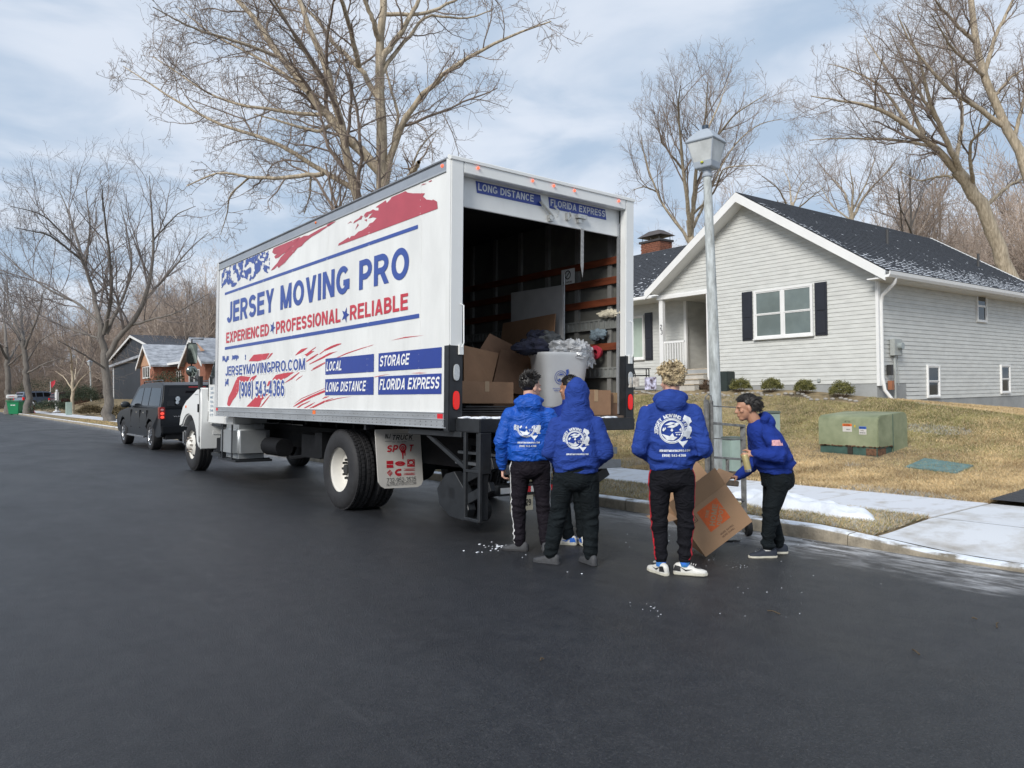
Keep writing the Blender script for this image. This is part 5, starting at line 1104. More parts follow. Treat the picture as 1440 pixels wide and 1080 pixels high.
        b.tube([nk+Vector((0, -.01, -.02)), nk+Vector((0, -.01, .035))], .078*s, 20)
    me = remeshed(b, .0115, 5, .5)
    if hood == 'up': pass
    sp = []
    for L in 'LR':
        ax = (V_['wr'+L]-V_['el'+L]).normalized(); sp += [(V_['el'+L], .17, .016, 55, ax), (V_['wr'+L]-ax*.05, .09, .010, 90, ax), (V_['sh'+L]*.8+V_['chest']*.2, .16, .010, 45, Vector((.7 if L == 'L' else -.7, 0, .7)))]
    sp += [(wa+Vector((.12, -.1, 0)), .22, tw.get('fold', .013), 42, Vector((.25, 0, 1))), (wa+Vector((-.12, -.1, .02)), .22, tw.get('fold', .013), 42, Vector((-.25, 0, 1))), (pel+Vector((0, -.1, .06)), .26, tw.get('fold', .013)*.8, 60, Vector((.05, 0, 1))), (pel+Vector((0, .1, .06)), .26, .01, 60, Vector((.05, 0, 1)))]
    wrinkle(me, tw.get('wr', .008), seed, 6.5, None, sp); topo = finish(me, 'hoodie', topmats, root)
    # cuffs and hem band a little tighter
    bv = BVHTree.FromPolygons([v.co for v in me.vertices], [tuple(p.vertices) for p in me.polygons])
    # ---- trousers
    b = MB(); pw = pants
    loft(b, [(V_['pel']+Vector((0, 0, -.10)), pw['hip']*.98, pw['hipd']*.95, .85, yw), (V_['pel'], pw['hip'], pw['hipd'], .85, yw), (pel+Vector((0, 0, .03)), tw['hem'][0]*.93, tw['hem'][1]*.92, .85, yw), (pel+Vector((0, 0, .10)), tw['hem'][0]*.85, tw['hem'][1]*.85, .85, yw)])
    for L in 'LR':
        hp_, kn, an = V_['hip'+L], V_['kn'+L], V_['an'+L]; capsule(b, hp_, kn, pw['th'], pw['kn'], 20); capsule(b, kn, an+Vector((0, 0, .03)), pw['kn'], pw['an'], 20); capsule(b, an+Vector((0, 0, .04)), an+Vector((0, 0, .01)), pw['an'], pw['an']*.95, 18)
    rb_ = random.Random(seed+1)
    for L in 'LR':
        an = V_['an'+L]; ax = (V_['kn'+L]-an).normalized()
        for k in range(4): b.ell(an+ax*(.03+.042*k)+Vector((rb_.uniform(-.006, .006), rb_.uniform(-.006, .006), 0)), (pw['an']*(1.13-.02*k), pw['an']*(1.15-.02*k), .016), Matrix.Rotation(rb_.uniform(-.35, .35), 3, 'Y') @ Matrix.Rotation(rb_.uniform(-.35, .35), 3, 'X'), 20, 8)
        for k in range(2): b.ell(V_['kn'+L]+Vector((0, -.012, -.02-.05*k)), (pw['kn']*1.05, pw['kn']*1.04, .022), Matrix.Rotation(rb_.uniform(-.4, .4), 3, 'Y'), 20, 8)
    b.ell(V_['pel']+Vector((0, -.02, -.05)), (pw['hip']*.9, pw['hipd']*.93, .11), None, 20, 12)
    me2 = remeshed(b, .011, 4, .5); sp = []
    for L in 'LR':
        ax = (V_['an'+L]-V_['kn'+L]).normalized(); sp += [(V_['kn'+L], .18, .012, 48, (ax+Vector((.2, 0, 0))).normalized()), (V_['an'+L]-ax*.08, .17, .014, 62, ax), (V_['hip'+L]-Vector((0, .05, .08)), .16, .009, 45, Vector((.6, 0, .8)))]
    wrinkle(me2, .008, seed+5, 6, None, sp)
    pm = [pw['mat']]; 
    if stripe: pm.append(stripe)
    tro = finish(me2, 'trousers', pm, root)
    if stripe:
        n = len(me2.polygons); ce = np.empty(n*3, np.float32); me2.polygons.foreach_get('center', ce); ce = ce.reshape(-1, 3); idx = np.zeros(n, np.int32); sdirs = J.get('sdir', Vector((1, 0, 0)))
        for L, sg in (('L', -1), ('R', 1)):
            pts = [V_['hip'+L]+Vector((0, 0, .12)), V_['hip'+L], V_['kn'+L], V_['an'+L]]
            for i, c in enumerate(ce):
                if abs(c[2]) > 2: continue
                z = c[2]
                for k in range(3):
                    a, c2 = pts[k], pts[k+1]
                    if c2.z <= z <= a.z: t = (a.z-z)/(a.z-c2.z+1e-6); q = a.lerp(c2, t); break
                else: continue
                dx_, dy_ = c[0]-q.x, c[1]-q.y
                if dx_*sg > 0 and abs(dy_+.022) < .013: idx[i] = 1
        me2.polygons.foreach_set('material_index', idx)
    # ---- shoes
    for L, sg in (('L', -1), ('R', 1)):
        an = V_['an'+L]; fy = J.get('foot'+L, 0.); Rf = Matrix.Rotation(fy, 3, 'Z'); F_ = lambda x, y, z: Vector((an.x, an.y, 0))+Rf @ Vector((x, y, z))*s
        so = MB(); out = [(-.028, -.085), (-.036, -.04), (-.036, .03), (-.046, .10), (-.040, .15), (-.018, .182), (.012, .184), (.036, .155), (.044, .10), (.037, .03), (.035, -.04), (.026, -.085), (0, -.097)]
        so.prism([F_(x, y, .002) for x, y in out], (0, 0, .030*s)); finish_simple(so, 'shoe_sole', shoes['sole'], root, bevel=.006, loc=True)
        u = MB(); secs = [(-.088, .018, .030, .075), (-.07, .030, .03, .095), (-.03, .036, .03, .105), (.01, .036, .03, .098), (.045, .038, .03, .082), (.085, .042, .03, .066), (.125, .042, .03, .055), (.155, .034, .03, .048), (.176, .018, .03, .040)]
        n_ = 12
        for (y, hw, zb_, zt_) in secs:
            for k in range(n_+1):
                a = math.pi*k/n_; u.v.append(F_(hw*math.copysign(abs(math.cos(a))**.75, math.cos(a)), y, .026+(zt_-.026)*math.sin(a)**.8 if math.sin(a) > 0 else .026))
        m1 = n_+1; u.f = [(i*m1+j, i*m1+j+1, (i+1)*m1+j+1, (i+1)*m1+j) for i in range(len(secs)-1) for j in range(n_)]+[tuple(range(m1)), tuple(range((len(secs)-1)*m1, len(secs)*m1))]; u.mi = [0]*len(u.f)
        sh_ = finish_simple(u, 'shoe', shoes['up'], root, smooth=60)
        if 'sock' in shoes:
            k_ = MB(); k_.cyl(an+Vector((0, 0, .035)), an-Vector((0, 0, an.z-.07)), .040*s, .040*s, 16); finish_simple(k_, 'sock', shoes['sock'], root, smooth=50)
        if 'detail' in shoes:
            d_ = MB()
            for sx in (-1, 1):     # overlays: heel counter, toe bumper, side swoop
                d_.add([F_(sx*.042, -.03, .035), F_(sx*.0385, -.03, .075), F_(sx*.036, -.075, .085), F_(sx*.031, -.09, .04)], [(0, 1, 2, 3)]); d_.add([F_(sx*.0385, -.045, .078), F_(sx*.0425, .01, .040), F_(sx*.0455, .07, .058), F_(sx*.0440, .012, .052)], [(0, 1, 2, 3)])
            d_.ell(F_(0, .10, .066), (.022*s, .032*s, .006), Rf, 10, 6)
            finish_simple(d_, 'shoe_overlay', shoes['detail'], sh_)
        lc = MB()
        for k in range(5): y = .015+.018*k; lc.tube([F_(-.018, y, .098-.16*(y)), F_(0, y+.004, .106-.16*y), F_(.018, y, .098-.16*y)], .003*s, 5)
        finish_simple(lc, 'laces', shoes.get('lace', shoes['up']), sh_)
    # ---- hair
    hb_ = MB(); rr = random.Random(seed); kind = hair[0]; hm = hair[1]
    def cap(r=(.083, .103, .098), zc=.042, yc=-.014):
        m_ = MB(); m_.ell(P(0, yc, zc), (r[0]*s, r[1]*s, r[2]*s), HR, 28, 20); return m_
    c0 = cap(); V2 = []
    for v in c0.v:
        l = (HR.transposed() @ (Vector(v)-hd))/s
        if l.y > .045 and l.z < .07: l = l+Vector((0, -.035, 0))
        if l.z < -.02: l = Vector((l.x*.93, l.y*.93, l.z))
        if l.z < .035 and l.y > -.012: l = Vector((l.x*.74, l.y*.7, l.z))
        V2.append(tuple(P(*l)))
    if kind != 'none':
        c0.v = V2; base = finish_simple(c0, 'hair', hm, root, smooth=80)
        def surf(lo=-.35):
            while True:
                v = Vector((rr.gauss(0, 1), rr.gauss(0, 1), rr.gauss(0, 1))).normalized()
                if v.z < lo or (v.y > .35 and v.z < .45) or (v.z < .12 and v.y > -.02): continue
                return v
        tuft = MB()
        if kind == 'curly':
            for _ in range(520):
                v = surf(-.55); o = Vector((v.x*.084, v.y*.104-.014, v.z*.098+.042)); r0 = rr.uniform(.006, .013); ax = v.orthogonal().normalized(); bx = v.cross(ax); ph = rr.random()*6
                ln = rr.uniform(.004, .038)*(1.35 if v.z > .2 else .55)*(1+.5*noise.noise(v*3)); tuft.tube([P(*(o+v*ln*k/7+(ax*math.cos(ph+k*1.25)+bx*math.sin(ph+k*1.25))*r0)) for k in range(8)], .0042*s, 4)
        elif kind == 'spiky':
            for _ in range(460):
                v = surf(-.4); o = Vector((v.x*.082, v.y*.102-.014, v.z*.097+.042)); d = (v+Vector((rr.uniform(-.6, .6), rr.uniform(-.2, .8), rr.uniform(0, .6)))).normalized(); ln = (.012+.035*max(0, v.z))*rr.uniform(.6, 1.2)
                tuft.tube([P(*o), P(*(o+d*ln*.6)), P(*(o+d*ln+Vector((0, 0, -.003))))], [.006*s, .005*s, .001], 4)
        elif kind == 'mullet':
            for _ in range(620):
                v = surf(-.62); o = Vector((v.x*.082, v.y*.102-.014, v.z*.097+.042)); back = max(0, -v.y)
                d = Vector((v.x*.3+rr.uniform(-.15, .15), -.75+rr.uniform(-.2, .2) if v.y < .3 else .8, (-.75 if v.z < .35 else -.05)+rr.uniform(-.2, .2))).normalized(); ln = (.018+.045*back*(v.z < .55))*rr.uniform(.5, 1.2)
                tuft.tube([P(*o), P(*(o+(d+v*.25)*ln*.5)), P(*(o+(d+v*.12)*ln))], [.010*s, .008*s, .0015], 4)
        elif kind == 'short':
            for _ in range(260):
                v = surf(-.3); o = Vector((v.x*.083, v.y*.103-.014, v.z*.098+.042)); d = (v*.4+Vector((rr.uniform(-.3, .3), -.3, -.2))).normalized(); ln = .016
                tuft.tube([P(*o), P(*(o+d*ln))], [.005*s, .002], 4)
        stuff(finish_simple(tuft, 'hair_strands', hm, base, smooth=60))
    # ---- print on the back
    if logo: back_print(root, topo, bv, V_, logo, yw)
    return root, topo, bv, V_
def finish_simple(mb, name, m_, parent, bevel=0, smooth=None, loc=True): return mb.build(name, m_, parent, local=True, bevel=bevel, smooth=smooth)
stripe_off = 0.
def project(bv, O, U, V, pts, d, lift=.004):
    out = []
    for a, c in pts:
        p = O+U*a+V*c; h = bv.ray_cast(p, d, 1.0)
        out.append(h[0]-d*lift if h[0] is not None else None)
    return out
def back_print(root, topo, bv, V_, lg, yw):
    """white print on the back: ring emblem, state outline, curved and straight lettering"""
    cx, cz, sc = lg['c'][0], lg['c'][1], lg['s']; O = Vector((cx, -.6, cz)); U = Vector((1, 0, 0)); V = Vector((0, 0, 1)); D = Vector((0, 1, 0)); b = MB()
    def tri(pts, fs, lift=.0045):
        Q = project(bv, O, U, V, [p[:2] for p in pts], D, lift); Q = [(q-D*p[2]*1.5 if len(p) > 2 and q is not None else q) for q, p in zip(Q, pts)]; ok = [all(Q[i] is not None for i in f) for f in fs]
        yy = [q.y for q in Q if q is not None]
        if not yy: return
        my = sorted(yy)[len(yy)//2]; Q = [q if q is not None else Vector((0, my, 0)) for q in Q]; fs2 = [f for f, k in zip(fs, ok) if k and max(Q[i].y for i in f)-min(Q[i].y for i in f) < .09]; b.add(Q, fs2)
    clip = lg.get('clip', 9)
    def poly(pts, lift=.0045):
        from mathutils.geometry import delaunay_2d_cdt
        P = [Vector((a*sc, c*sc)) for a, c in pts]; x0 = min(p.x for p in P); x1 = max(p.x for p in P); y0 = min(p.y for p in P); y1 = max(p.y for p in P); g = .02; ex = []
        x = x0+g*.5
        while x < x1:
            y = y0+g*.5
            while y < y1: ex.append(Vector((x, y))); y += g
            x += g
        r = delaunay_2d_cdt(P+ex, [], [list(range(len(P)))], 1, 1e-5); pts2 = [(v.x, v.y) for v in r[0]]; fs = [tuple(f) for f in r[2]]
        fs = [f for f in fs if sum(pts2[i][1] for i in f)/len(f) < clip*sc]
        tri(pts2, fs, lift)
    def ring(u, v, r0, r1, n=40, a_=0, z_=360):
        pts = []; fs = []
        for k in range(n+1):
            a = R_(a_+(z_-a_)*k/n)
            for r in (r0, r1): pts.append(((u+r*math.cos(a))*sc, (v+r*math.sin(a))*sc))
        fs = [(2*k, 2*k+1, 2*k+3, 2*k+2) for k in range(n)]; fs = [f for f in fs if sum(pts[i][1] for i in f)/4 < clip*sc]; tri(pts, fs)
    ring(0, 0, .76, .80); ring(0, 0, .66, .735)
    def arc_text(txt, a0, a1, r, h, bold=.05):
        n = len(txt)
        for i, chh in enumerate(txt):
            if chh == ' ': continue
            a = R_(a0+(a1-a0)*i/(n-1)); vs_, fs_ = textmesh(chh, h, h*(1.05 if chh in 'MNOGVR' else (.35 if chh == 'I' else .75)), bold); w_ = max(v[0] for v in vs_) if vs_ else 0
            pts = [(((r+v[1])*math.cos(a)+(v[0]-w_/2)*math.sin(a))*sc, ((r+v[1])*math.sin(a)-(v[0]-w_/2)*math.cos(a))*sc, v[2]) for v in vs_]
            if pts and sum(p[1] for p in pts)/len(pts) < clip*sc: tri(pts, fs_)
    arc_text('JERSEY MOVING', 190, 58, .84, .22); arc_text('PRO', 38, 8, .84, .17, .02)
    # houses and rays inside the ring (solid pieces, the shirt shows as the roofs)
    for P in ([(-.42, .38), (-.05, .55), (.22, .50), (-.1, .34)], [(-.30, .22), (.0, .36), (.42, .34), (.1, .18)], [(.12, .42), (.36, .52), (.50, .42), (.3, .34)], [(-.58, .05), (-.50, .22), (-.44, .12), (-.40, .26), (-.34, .12), (-.52, -.05)], [(-.6, -.2), (-.12, -.34), (.05, -.14), (.15, -.36), (.35, -.4), (.1, -.6), (-.3, -.58)], [(-.08, .02), (.02, .18), (.10, .02), (.02, -.06)], [(.45, .05), (.60, .2), (.62, -.05)]): poly(P)
    # state outline with a truck
    poly([(.82, .98), (1.18, .80), (1.27, .55), (1.12, .42), (1.10, .30), (1.25, .20), (1.26, -.05), (1.15, -.30), (1.12, -.42), (.90, -.40), (.72, -.35), (.80, -.05), (.95, .15), (1.0, .35), (.90, .55), (.70, .72)])
    poly([(.35, -.52), (.62, -.68), (1.0, -.62), (.88, -.8), (.72, -.95), (.70, -1.08), (.62, -.95), (.42, -.72)])
    poly([(.20, -.14), (.22, -.10), (.92, -.04), (1.2, -.14), (1.2, -.17), (.9, -.09)])
    for k in range(4): poly([(.26+k*.15, -.21), (.35+k*.15, -.20), (.36+k*.15, -.27), (.27+k*.15, -.28)])
    poly([(.9, -.42), (1.22, -.42), (1.22, -.5), (1.14, -.46), (1.1, -.54), (1.04, -.46), (.96, -.54), (.9, -.5)])
    def line_text(txt, u, v, h, w_, bold):
        vs_, fs_ = textmesh(txt, h, w_, bold); tri([((u+a)*sc, (v+c)*sc, z_) for a, c, z_ in vs_], fs_)
    line_text(lg.get('web', 'JERSEYMOVINGPRO.COM'), -.80, -1.32, .14, 1.95, .07)
    if lg.get('phone', True): line_text('(908) 543-4366', -.60, -1.62, .16, 1.45, .05)
    o = stuff(b.build('back_print', WPRINT, topo, local=True)); return o
BSH = mat('black shoe', (.020, .020, .022), .6, var=.15, scale=20); GSH = mat('charcoal shoe', (.045, .047, .052), .7, var=.2, scale=30); WSH = mat('white leather', (.62, .61, .57), .45, var=.06); NSH = mat('navy knit shoe', (.020, .026, .040), .8, var=.2); USH = mat('blue leather', (.02, .12, .5), .45)
CSK = mat('cyan sock', (.08, .42, .62), .8, var=.6, scale=30, col2=(.02, .10, .5)); WSK = mat('white sock', (.6, .6, .6), .8)
GRP = 'movers in royal blue tops'
# man seen from behind, jacket, head turned right
J = dict(head=(.02, .03, 1.545), neck=(.0, .0, 1.40), hyaw=-.95, hpitch=-.02, shL=(-.175, -.01, 1.31), shR=(.175, -.01, 1.31), elL=(-.262, -.03, 1.05), elR=(.25, -.03, 1.05), wrL=(-.262, .06, .80), wrR=(.25, .08, .80),
         hem=(0, 0, .86), waist=(0, 0, 1.02), chest=(0, 0, 1.20), pel=(0, 0, .84), hipL=(-.092, 0, .80), hipR=(.10, 0, .80), knL=(-.115, .02, .46), knR=(.12, .02, .46), anL=(-.11, 0, .08), anR=(.135, -.01, .08), footL=1.25, footR=-.1)
pa_, *_ = person('man in bright blue shell jacket with short black hair, left of the hooded mover', (4.55, 5.66, gz(4.55, 0)), -.68, J,
       dict(hem=(.205, .145), belly=(.205, .15), waist=(.20, .148), chest=(.19, .135), sleeve=1.08, wr=.016, fold=.024), [HBLUE2], dict(hip=.175, hipd=.135, th=.100, kn=.072, an=.056, mat=PANT3), SKIN[2], ('spiky', HAIRB), dict(sole=BSH, up=GSH),
       logo=dict(c=(-.03, 1.17), s=.108, clip=.22, phone=True), stripe=STRW, seed=3, hands=(((0, .1, -1), (1, 0, 0), .5, -1), ((0, .15, -1), (-1, 0, 0), .5, 1)), group=GRP, H=1.67)
# hooded man, feet apart
J = dict(head=(.06, .03, 1.455), neck=(.05, .0, 1.32), shL=(-.115, -.01, 1.235), shR=(.215, -.01, 1.235), elL=(-.19, -.04, .98), elR=(.30, -.05, .97), wrL=(-.10, .16, .86), wrR=(.20, .15, .85),
         hem=(.045, 0, .80), waist=(.045, 0, .95), chest=(.05, 0, 1.12), pel=(.04, 0, .79), hipL=(-.06, 0, .75), hipR=(.14, 0, .75), knL=(-.12, .02, .43), knR=(.16, .02, .43), anL=(-.19, 0, .08), anR=(.155, -.02, .08), footL=1.1, footR=.5)
pb_, *_ = person('man with blue hood pulled up over his head, back printed, feet apart', (4.48, 5.0, gz(4.48, 0)), -.73, J,
       dict(hem=(.195, .145), belly=(.205, .155), waist=(.195, .148), chest=(.185, .138), sleeve=1.06, wr=.012, fold=.017), [HBLUE], dict(hip=.17, hipd=.135, th=.102, kn=.078, an=.062, mat=PANT2), SKIN[0], ('none', HAIRB), dict(sole=GSH, up=GSH),
       logo=dict(c=(.035, 1.09), s=.098, phone=False), hood='up', seed=8, hands=(None, None), group=GRP, H=1.62)
# man hidden behind the hooded one
J = dict(head=(.0, .03, 1.54), neck=(0, 0, 1.40), hyaw=1.0, shL=(-.165, 0, 1.31), shR=(.165, 0, 1.31), elL=(-.22, .0, 1.05), elR=(.22, .0, 1.05), wrL=(-.12, .18, .95), wrR=(.12, .18, .95),
         hem=(0, 0, .84), waist=(0, 0, 1.0), chest=(0, 0, 1.18), pel=(0, 0, .83), hipL=(-.09, 0, .79), hipR=(.09, 0, .79), knL=(-.09, .02, .46), knR=(.09, .02, .46), anL=(-.035, 0, .085), anR=(.11, .0, .085), footL=1.25, footR=.2)
pc_, *_ = person('man in blue and white trainers mostly hidden in front of the hooded mover', (5.08, 5.68, gz(5.08, 0)), -.73, J,
       dict(hem=(.18, .13), belly=(.185, .14), waist=(.185, .14), chest=(.18, .13), wr=.008), [HBLUE3], dict(hip=.165, hipd=.13, th=.095, kn=.07, an=.058, mat=PANT2), SKIN[1], ('short', HAIRB), dict(sole=SOLE, up=WSH, detail=USH),
       hood='collar', seed=12, group=GRP, H=1.67)
# blond man
J = dict(head=(.015, .03, 1.575), neck=(.0, .0, 1.43), hyaw=.45, shL=(-.18, -.01, 1.345), shR=(.18, -.01, 1.345), elL=(-.255, -.07, 1.04), elR=(.255, -.07, 1.03), wrL=(-.12, .15, .93), wrR=(.12, .15, .92),
         hem=(0, 0, .855), waist=(0, 0, 1.0), chest=(0, 0, 1.20), pel=(0, 0, .84), hipL=(-.092, 0, .80), hipR=(.095, 0, .80), knL=(-.105, .02, .47), knR=(.11, .015, .47), anL=(-.095, 0, .125), anR=(.095, .0, .125), footL=.55, footR=-1.75)
stripe_off = 0.
pd_, *_ = person('man with curly bleached hair, blue hoodie and black trousers with red piping', (4.87, 4.21, gz(4.87, 0)), -.80, J,
       dict(hem=(.178, .135), belly=(.192, .148), waist=(.185, .142), chest=(.187, .138), sleeve=1.03, wr=.011, fold=.017), [HBLUE], dict(hip=.165, hipd=.13, th=.096, kn=.072, an=.052, mat=PANTS), SKIN[2], ('curly', HAIRY), dict(sole=SOLE, up=WSH, detail=BSH, sock=CSK),
       logo=dict(c=(.0, 1.185), s=.128), stripe=STRR, seed=21, group=GRP, H=1.70)
# man with the box
J = dict(head=(0, .170, 1.365), neck=(0, .065, 1.245), hyaw=.05, hpitch=-.12, shL=(-.165, .02, 1.145), shR=(.165, .04, 1.13), elL=(-.235, -.06, .93), elR=(.22, .02, .84), wrL=(-.185, .165, .962), wrR=(.10, .235, .725),
         hem=(0, -.09, .77), waist=(0, -.075, .89), chest=(0, -.02, 1.05), pel=(0, -.105, .74), hipL=(-.085, -.10, .70), hipR=(.085, -.11, .70), knL=(-.095, .0, .40), knR=(.09, -.06, .40), anL=(-.09, .03, .09), anR=(.08, -.13, .09), footL=.0, footR=-.05)
pe_, tope, bve, VE = person('man with black mullet bending over a tilted carton, tan can in his hand', (6.18, 4.21, gz(6.18, 0)), .916, J,
       dict(hem=(.165, .155), belly=(.18, .175), waist=(.18, .165), chest=(.175, .155), sleeve=1.02, wr=.011, fold=.016), [HBLUE3], dict(hip=.15, hipd=.145, th=.098, kn=.072, an=.054, mat=PANT2), SKIN[0], ('mullet', HAIRB), dict(sole=SOLE, up=NSH, sock=WSK),
       hood='down', seed=30, hands=(((.15, 1, -.30), (.8, 0, -.5), .75, -1), ((-.3, 1, -.12), (0, -.1, -1), .30, 1)), logo=dict(c=(0, 1.02), s=.11), group=GRP, H=1.62)
b = MB(); Q = []
for i in range(5):
    for j in range(4):
        p = Vector((-.8, -.055+.026*(i-2)*-1+.03, 1.06+.017*(j-1.5))); h = bve.ray_cast(p, Vector((1, 0, 0)), 1.2); Q.append((h[0] if h[0] else Vector((-.25, p.y, p.z)))-Vector((.004, 0, 0)))
b.add(Q, [(i*4+j, i*4+j+1, (i+1)*4+j+1, (i+1)*4+j) for i in range(4) for j in range(3)]); b.build('sleeve_patch', mat('pale pink flag patch', (.60, .32, .34), .7, var=.35, scale=60), tope, local=True)
ME = WM[pe_.name]
can = ME @ Vector((-.172, .232, .885)); tw_ = (ME.to_3x3() @ Vector((0, -.22, -1))).normalized()
t_ = thing('drink_can', 'tan drink can held in the hand of the bending mover', 'can', can)
MB().lathe(can+tw_*-.07, tw_, [(.0, 0), (.028, .001), (.031, .008), (.031, .135)], 20).build('can_body', mat('tan can', (.50, .42, .20), .35, metal=.3, var=.15), t_, smooth=40)
MB().lathe(can+tw_*.065, tw_, [(.031, 0), (.032, .012), (.028, .024), (.0, .026)], 20).build('can_lid', mat('silver lid', (.6, .6, .6), .25, metal=.8), t_, smooth=40)

# ------------------------------------------------------------ load inside the truck (things of their own)
CARD = mat('brown cardboard', (.30, .17, .095), .8, var=.14, scale=2.5, bump=.12, bscale=60); CARD2 = mat('dull cardboard', (.22, .125, .075), .85, var=.18, scale=3)
TAPE = mat('packing tape', (.38, .25, .14), .3, var=.1)
def T(x, y, z): return TM @ Vector((x, y, z))
FZ = 1.256
def carton(name, label, cx_, cy_, w_, d_, h_, rz=0, z=FZ, matl=CARD, flaps=False, mark=None, group=None, cat='carton'):
    p = T(cx_, cy_, z); t_ = thing(name, label, cat, p, (0, TILT, rz), group); g_ = .0
    q = MB(); q.box(-w_/2, w_/2, -d_/2, d_/2, 0, h_); body = q.build('carton_body', matl, t_, local=True, bevel=.006, seg=2)
    MB().box(-.03, .03, -d_/2-.003, d_/2+.003, h_*.55, h_+.003).build('tape_strip', TAPE, t_, local=True)
    if mark: k = MB(); put_text(k, mark, (-w_*.3, -d_/2-.004, h_*.3), (1, 0, 0), (0, 0, 1), h_*.18, w_*.4, bold=.02); k.build('carton_print', mat('brown print', (.10, .05, .03), .8), t_, local=True)
    return t_
carton('moving_carton', 'brown carton at the open right rear corner of the truck floor', 2.09, .20, .50, .26, .30, 0)
carton('moving_carton', 'narrow darker carton beside the truck right wall', 2.46, .30, .20, .36, .27, 0, matl=CARD2)
def tp(px, py, y): p = tplane(px, py, 1, y); return (p.x, p.y, p.z)
def panel(name, label, pts, th, matl, cat, extra=None):
    P = [T(*p) for p in pts]; n_ = (P[1]-P[0]).cross(P[2]-P[0]).normalized(); q = MB(); q.prism(P, n_*th); o = q.build(name, matl, bevel=.003, seg=1); tag(o, label, cat); return o
WP = mat('white corrugated board', (.50, .49, .48), .8, var=.08)
def tx_(px, py, x): p = tplane(px, py, 0, x); return (p.x, p.y, p.z)
o = panel('white_board_panel', 'tall white cardboard panel leaning against the right wall inside the truck', [tx_(720, 560, xi-.22), tx_(793, 560, xi-.22), tx_(793, 401, xi-.10), tx_(720, 412, xi-.10)], .02, WP, 'cardboard')
q = MB(); q.prism([T(*tx_(752, 560, xi-.235)), T(*tx_(752.8, 560, xi-.235)), T(*tx_(752.8, 407, xi-.115)), T(*tx_(752, 407, xi-.115))], (-.004, 0, 0)); q.build('board_seam', mat('seam', (.12, .12, .12), .8), o)
tag(MB().cyl(T(*tx_(793.5, 560, xi-.14)), T(*tx_(793.5, 385, xi-.10)), .010, n=8).build('load_bar', mat('galvanised', (.5, .5, .48), .35)), 'thin upright metal bar at the right edge of the white panel', 'bar')
panel('cardboard_sheet', 'largest brown cardboard sheet, leaning in front of the white panel', [tx_(735, 545, 2.15), tx_(776, 530, 2.15), tx_(782, 441, 2.32), tx_(708, 455, 2.32), tx_(700, 520, 2.2)], .012, CARD, 'cardboard')
panel('cardboard_sheet', 'cardboard sheet with pointed top behind the long low carton', [tp(660, 545, 1.1), tp(722, 545, 1.2), tp(724, 487, 1.25), tp(688, 469, 1.2), tp(675, 490, 1.15)], .012, CARD2, 'cardboard')
panel('cardboard_sheet', 'brown folded carton flat against the left truck wall', [tp(651, 545, .9), tp(690, 540, .95), tp(700, 497, 1.0), tp(664, 489, .95), tp(651, 486, .9)], .02, CARD, 'cardboard')
panel('cardboard_sheet', 'second brown board standing between pointed sheet and bin', [tp(690, 548, 1.0), tp(758, 560, 1.0), tp(752, 505, 1.15), tp(703, 492, 1.15)], .02, CARD2, 'cardboard')
carton('moving_carton', 'long low carton near the left wall inside the truck', .86, .72, .78, .30, .25, .02, z=FZ+.13, matl=CARD)
tag(MB().obox(T(1.95, .62, FZ+.045), (.8, .7, .085), (0, TILT, 0)).build('folded_pad', mat('dark pad', (.03, .03, .032), .9, var=.3)), 'thick dark folded pad lying under the white bin', 'pad')
MATL = ['topmost thin dark mat of', 'thin dark mat second from the top of', 'thin dark mat third from the top of', 'lowest thin dark mat of']
for k in range(4):
    q = MB(); z0 = FZ+.008+k*.026; q.box(-.55, .55, -.60, .60, 0, .018); t_ = q.build('floor_mat', mat('dark moving mat', (.025, .024, .025), .9, var=.3), bevel=.004, seg=1); t_.location = T(.78+.02*k, .72+.03*k, z0); t_.rotation_euler = (0, TILT, .03*k-.05)
    tag(t_, MATL[3-k]+' the flat stack under the long low carton', 'mat', 'dark mats stacked on the truck floor')
po = MB(); po.cyl(T(.17, .2, FZ), T(.17, .2, FZ+.42), .018, n=10); tag(po.build('pale_wooden_post', mat('pale wood', (.42, .35, .24), .7), smooth=50), 'short pale wooden stick standing at the left rear edge of the truck', 'stick')
# translucent white bin with logo, filled with plastic and dark blankets
BP = T(1.96, .60, FZ+.09); bt = thing('plastic_bin', 'big white plastic bin with blue emblem, overfilled with clear wrap', 'bin', BP, (0, TILT, -.25))
BINW = mat('milky plastic', (.56, .58, .60), .35, var=.05, scale=3, coat=.1)
q = MB(); n_ = 32
secs = [(.0, .235, .20), (.02, .25, .215), (.60, .315, .27), (.63, .335, .29), (.66, .335, .29)]
for z, rx, ry in secs:
    for k in range(n_): a = 2*math.pi*k/n_; q.v.append((rx*math.copysign(abs(math.cos(a))**.45, math.cos(a)), ry*math.copysign(abs(math.sin(a))**.45, math.sin(a)), z))
q.f = [(i*n_+k, i*n_+(k+1) % n_, (i+1)*n_+(k+1) % n_, (i+1)*n_+k) for i in range(4) for k in range(n_)]+[tuple(range(n_-1, -1, -1))]; q.mi = [0]*len(q.f); bw = q.build('bin_body', BINW, bt, local=True, smooth=45)
q = MB(); rr = random.Random(4)
c_ = Vector((-.10, -.254, .36))
for r0, r1 in ((.052, .058), (.075, .082)):
    for k in range(24): a0, a1 = 2*math.pi*k/24, 2*math.pi*(k+1)/24; q.add([c_+Vector((r*math.cos(a), -.004-.035*(r*math.sin(a)+.0)/.3*0-.11*r*math.sin(a), r*math.sin(a))) for a, r in ((a0, r0), (a1, r0), (a1, r1), (a0, r1))], [(0, 1, 2, 3)])
yl_ = lambda z: -.256-(z-.36)*.095-.003
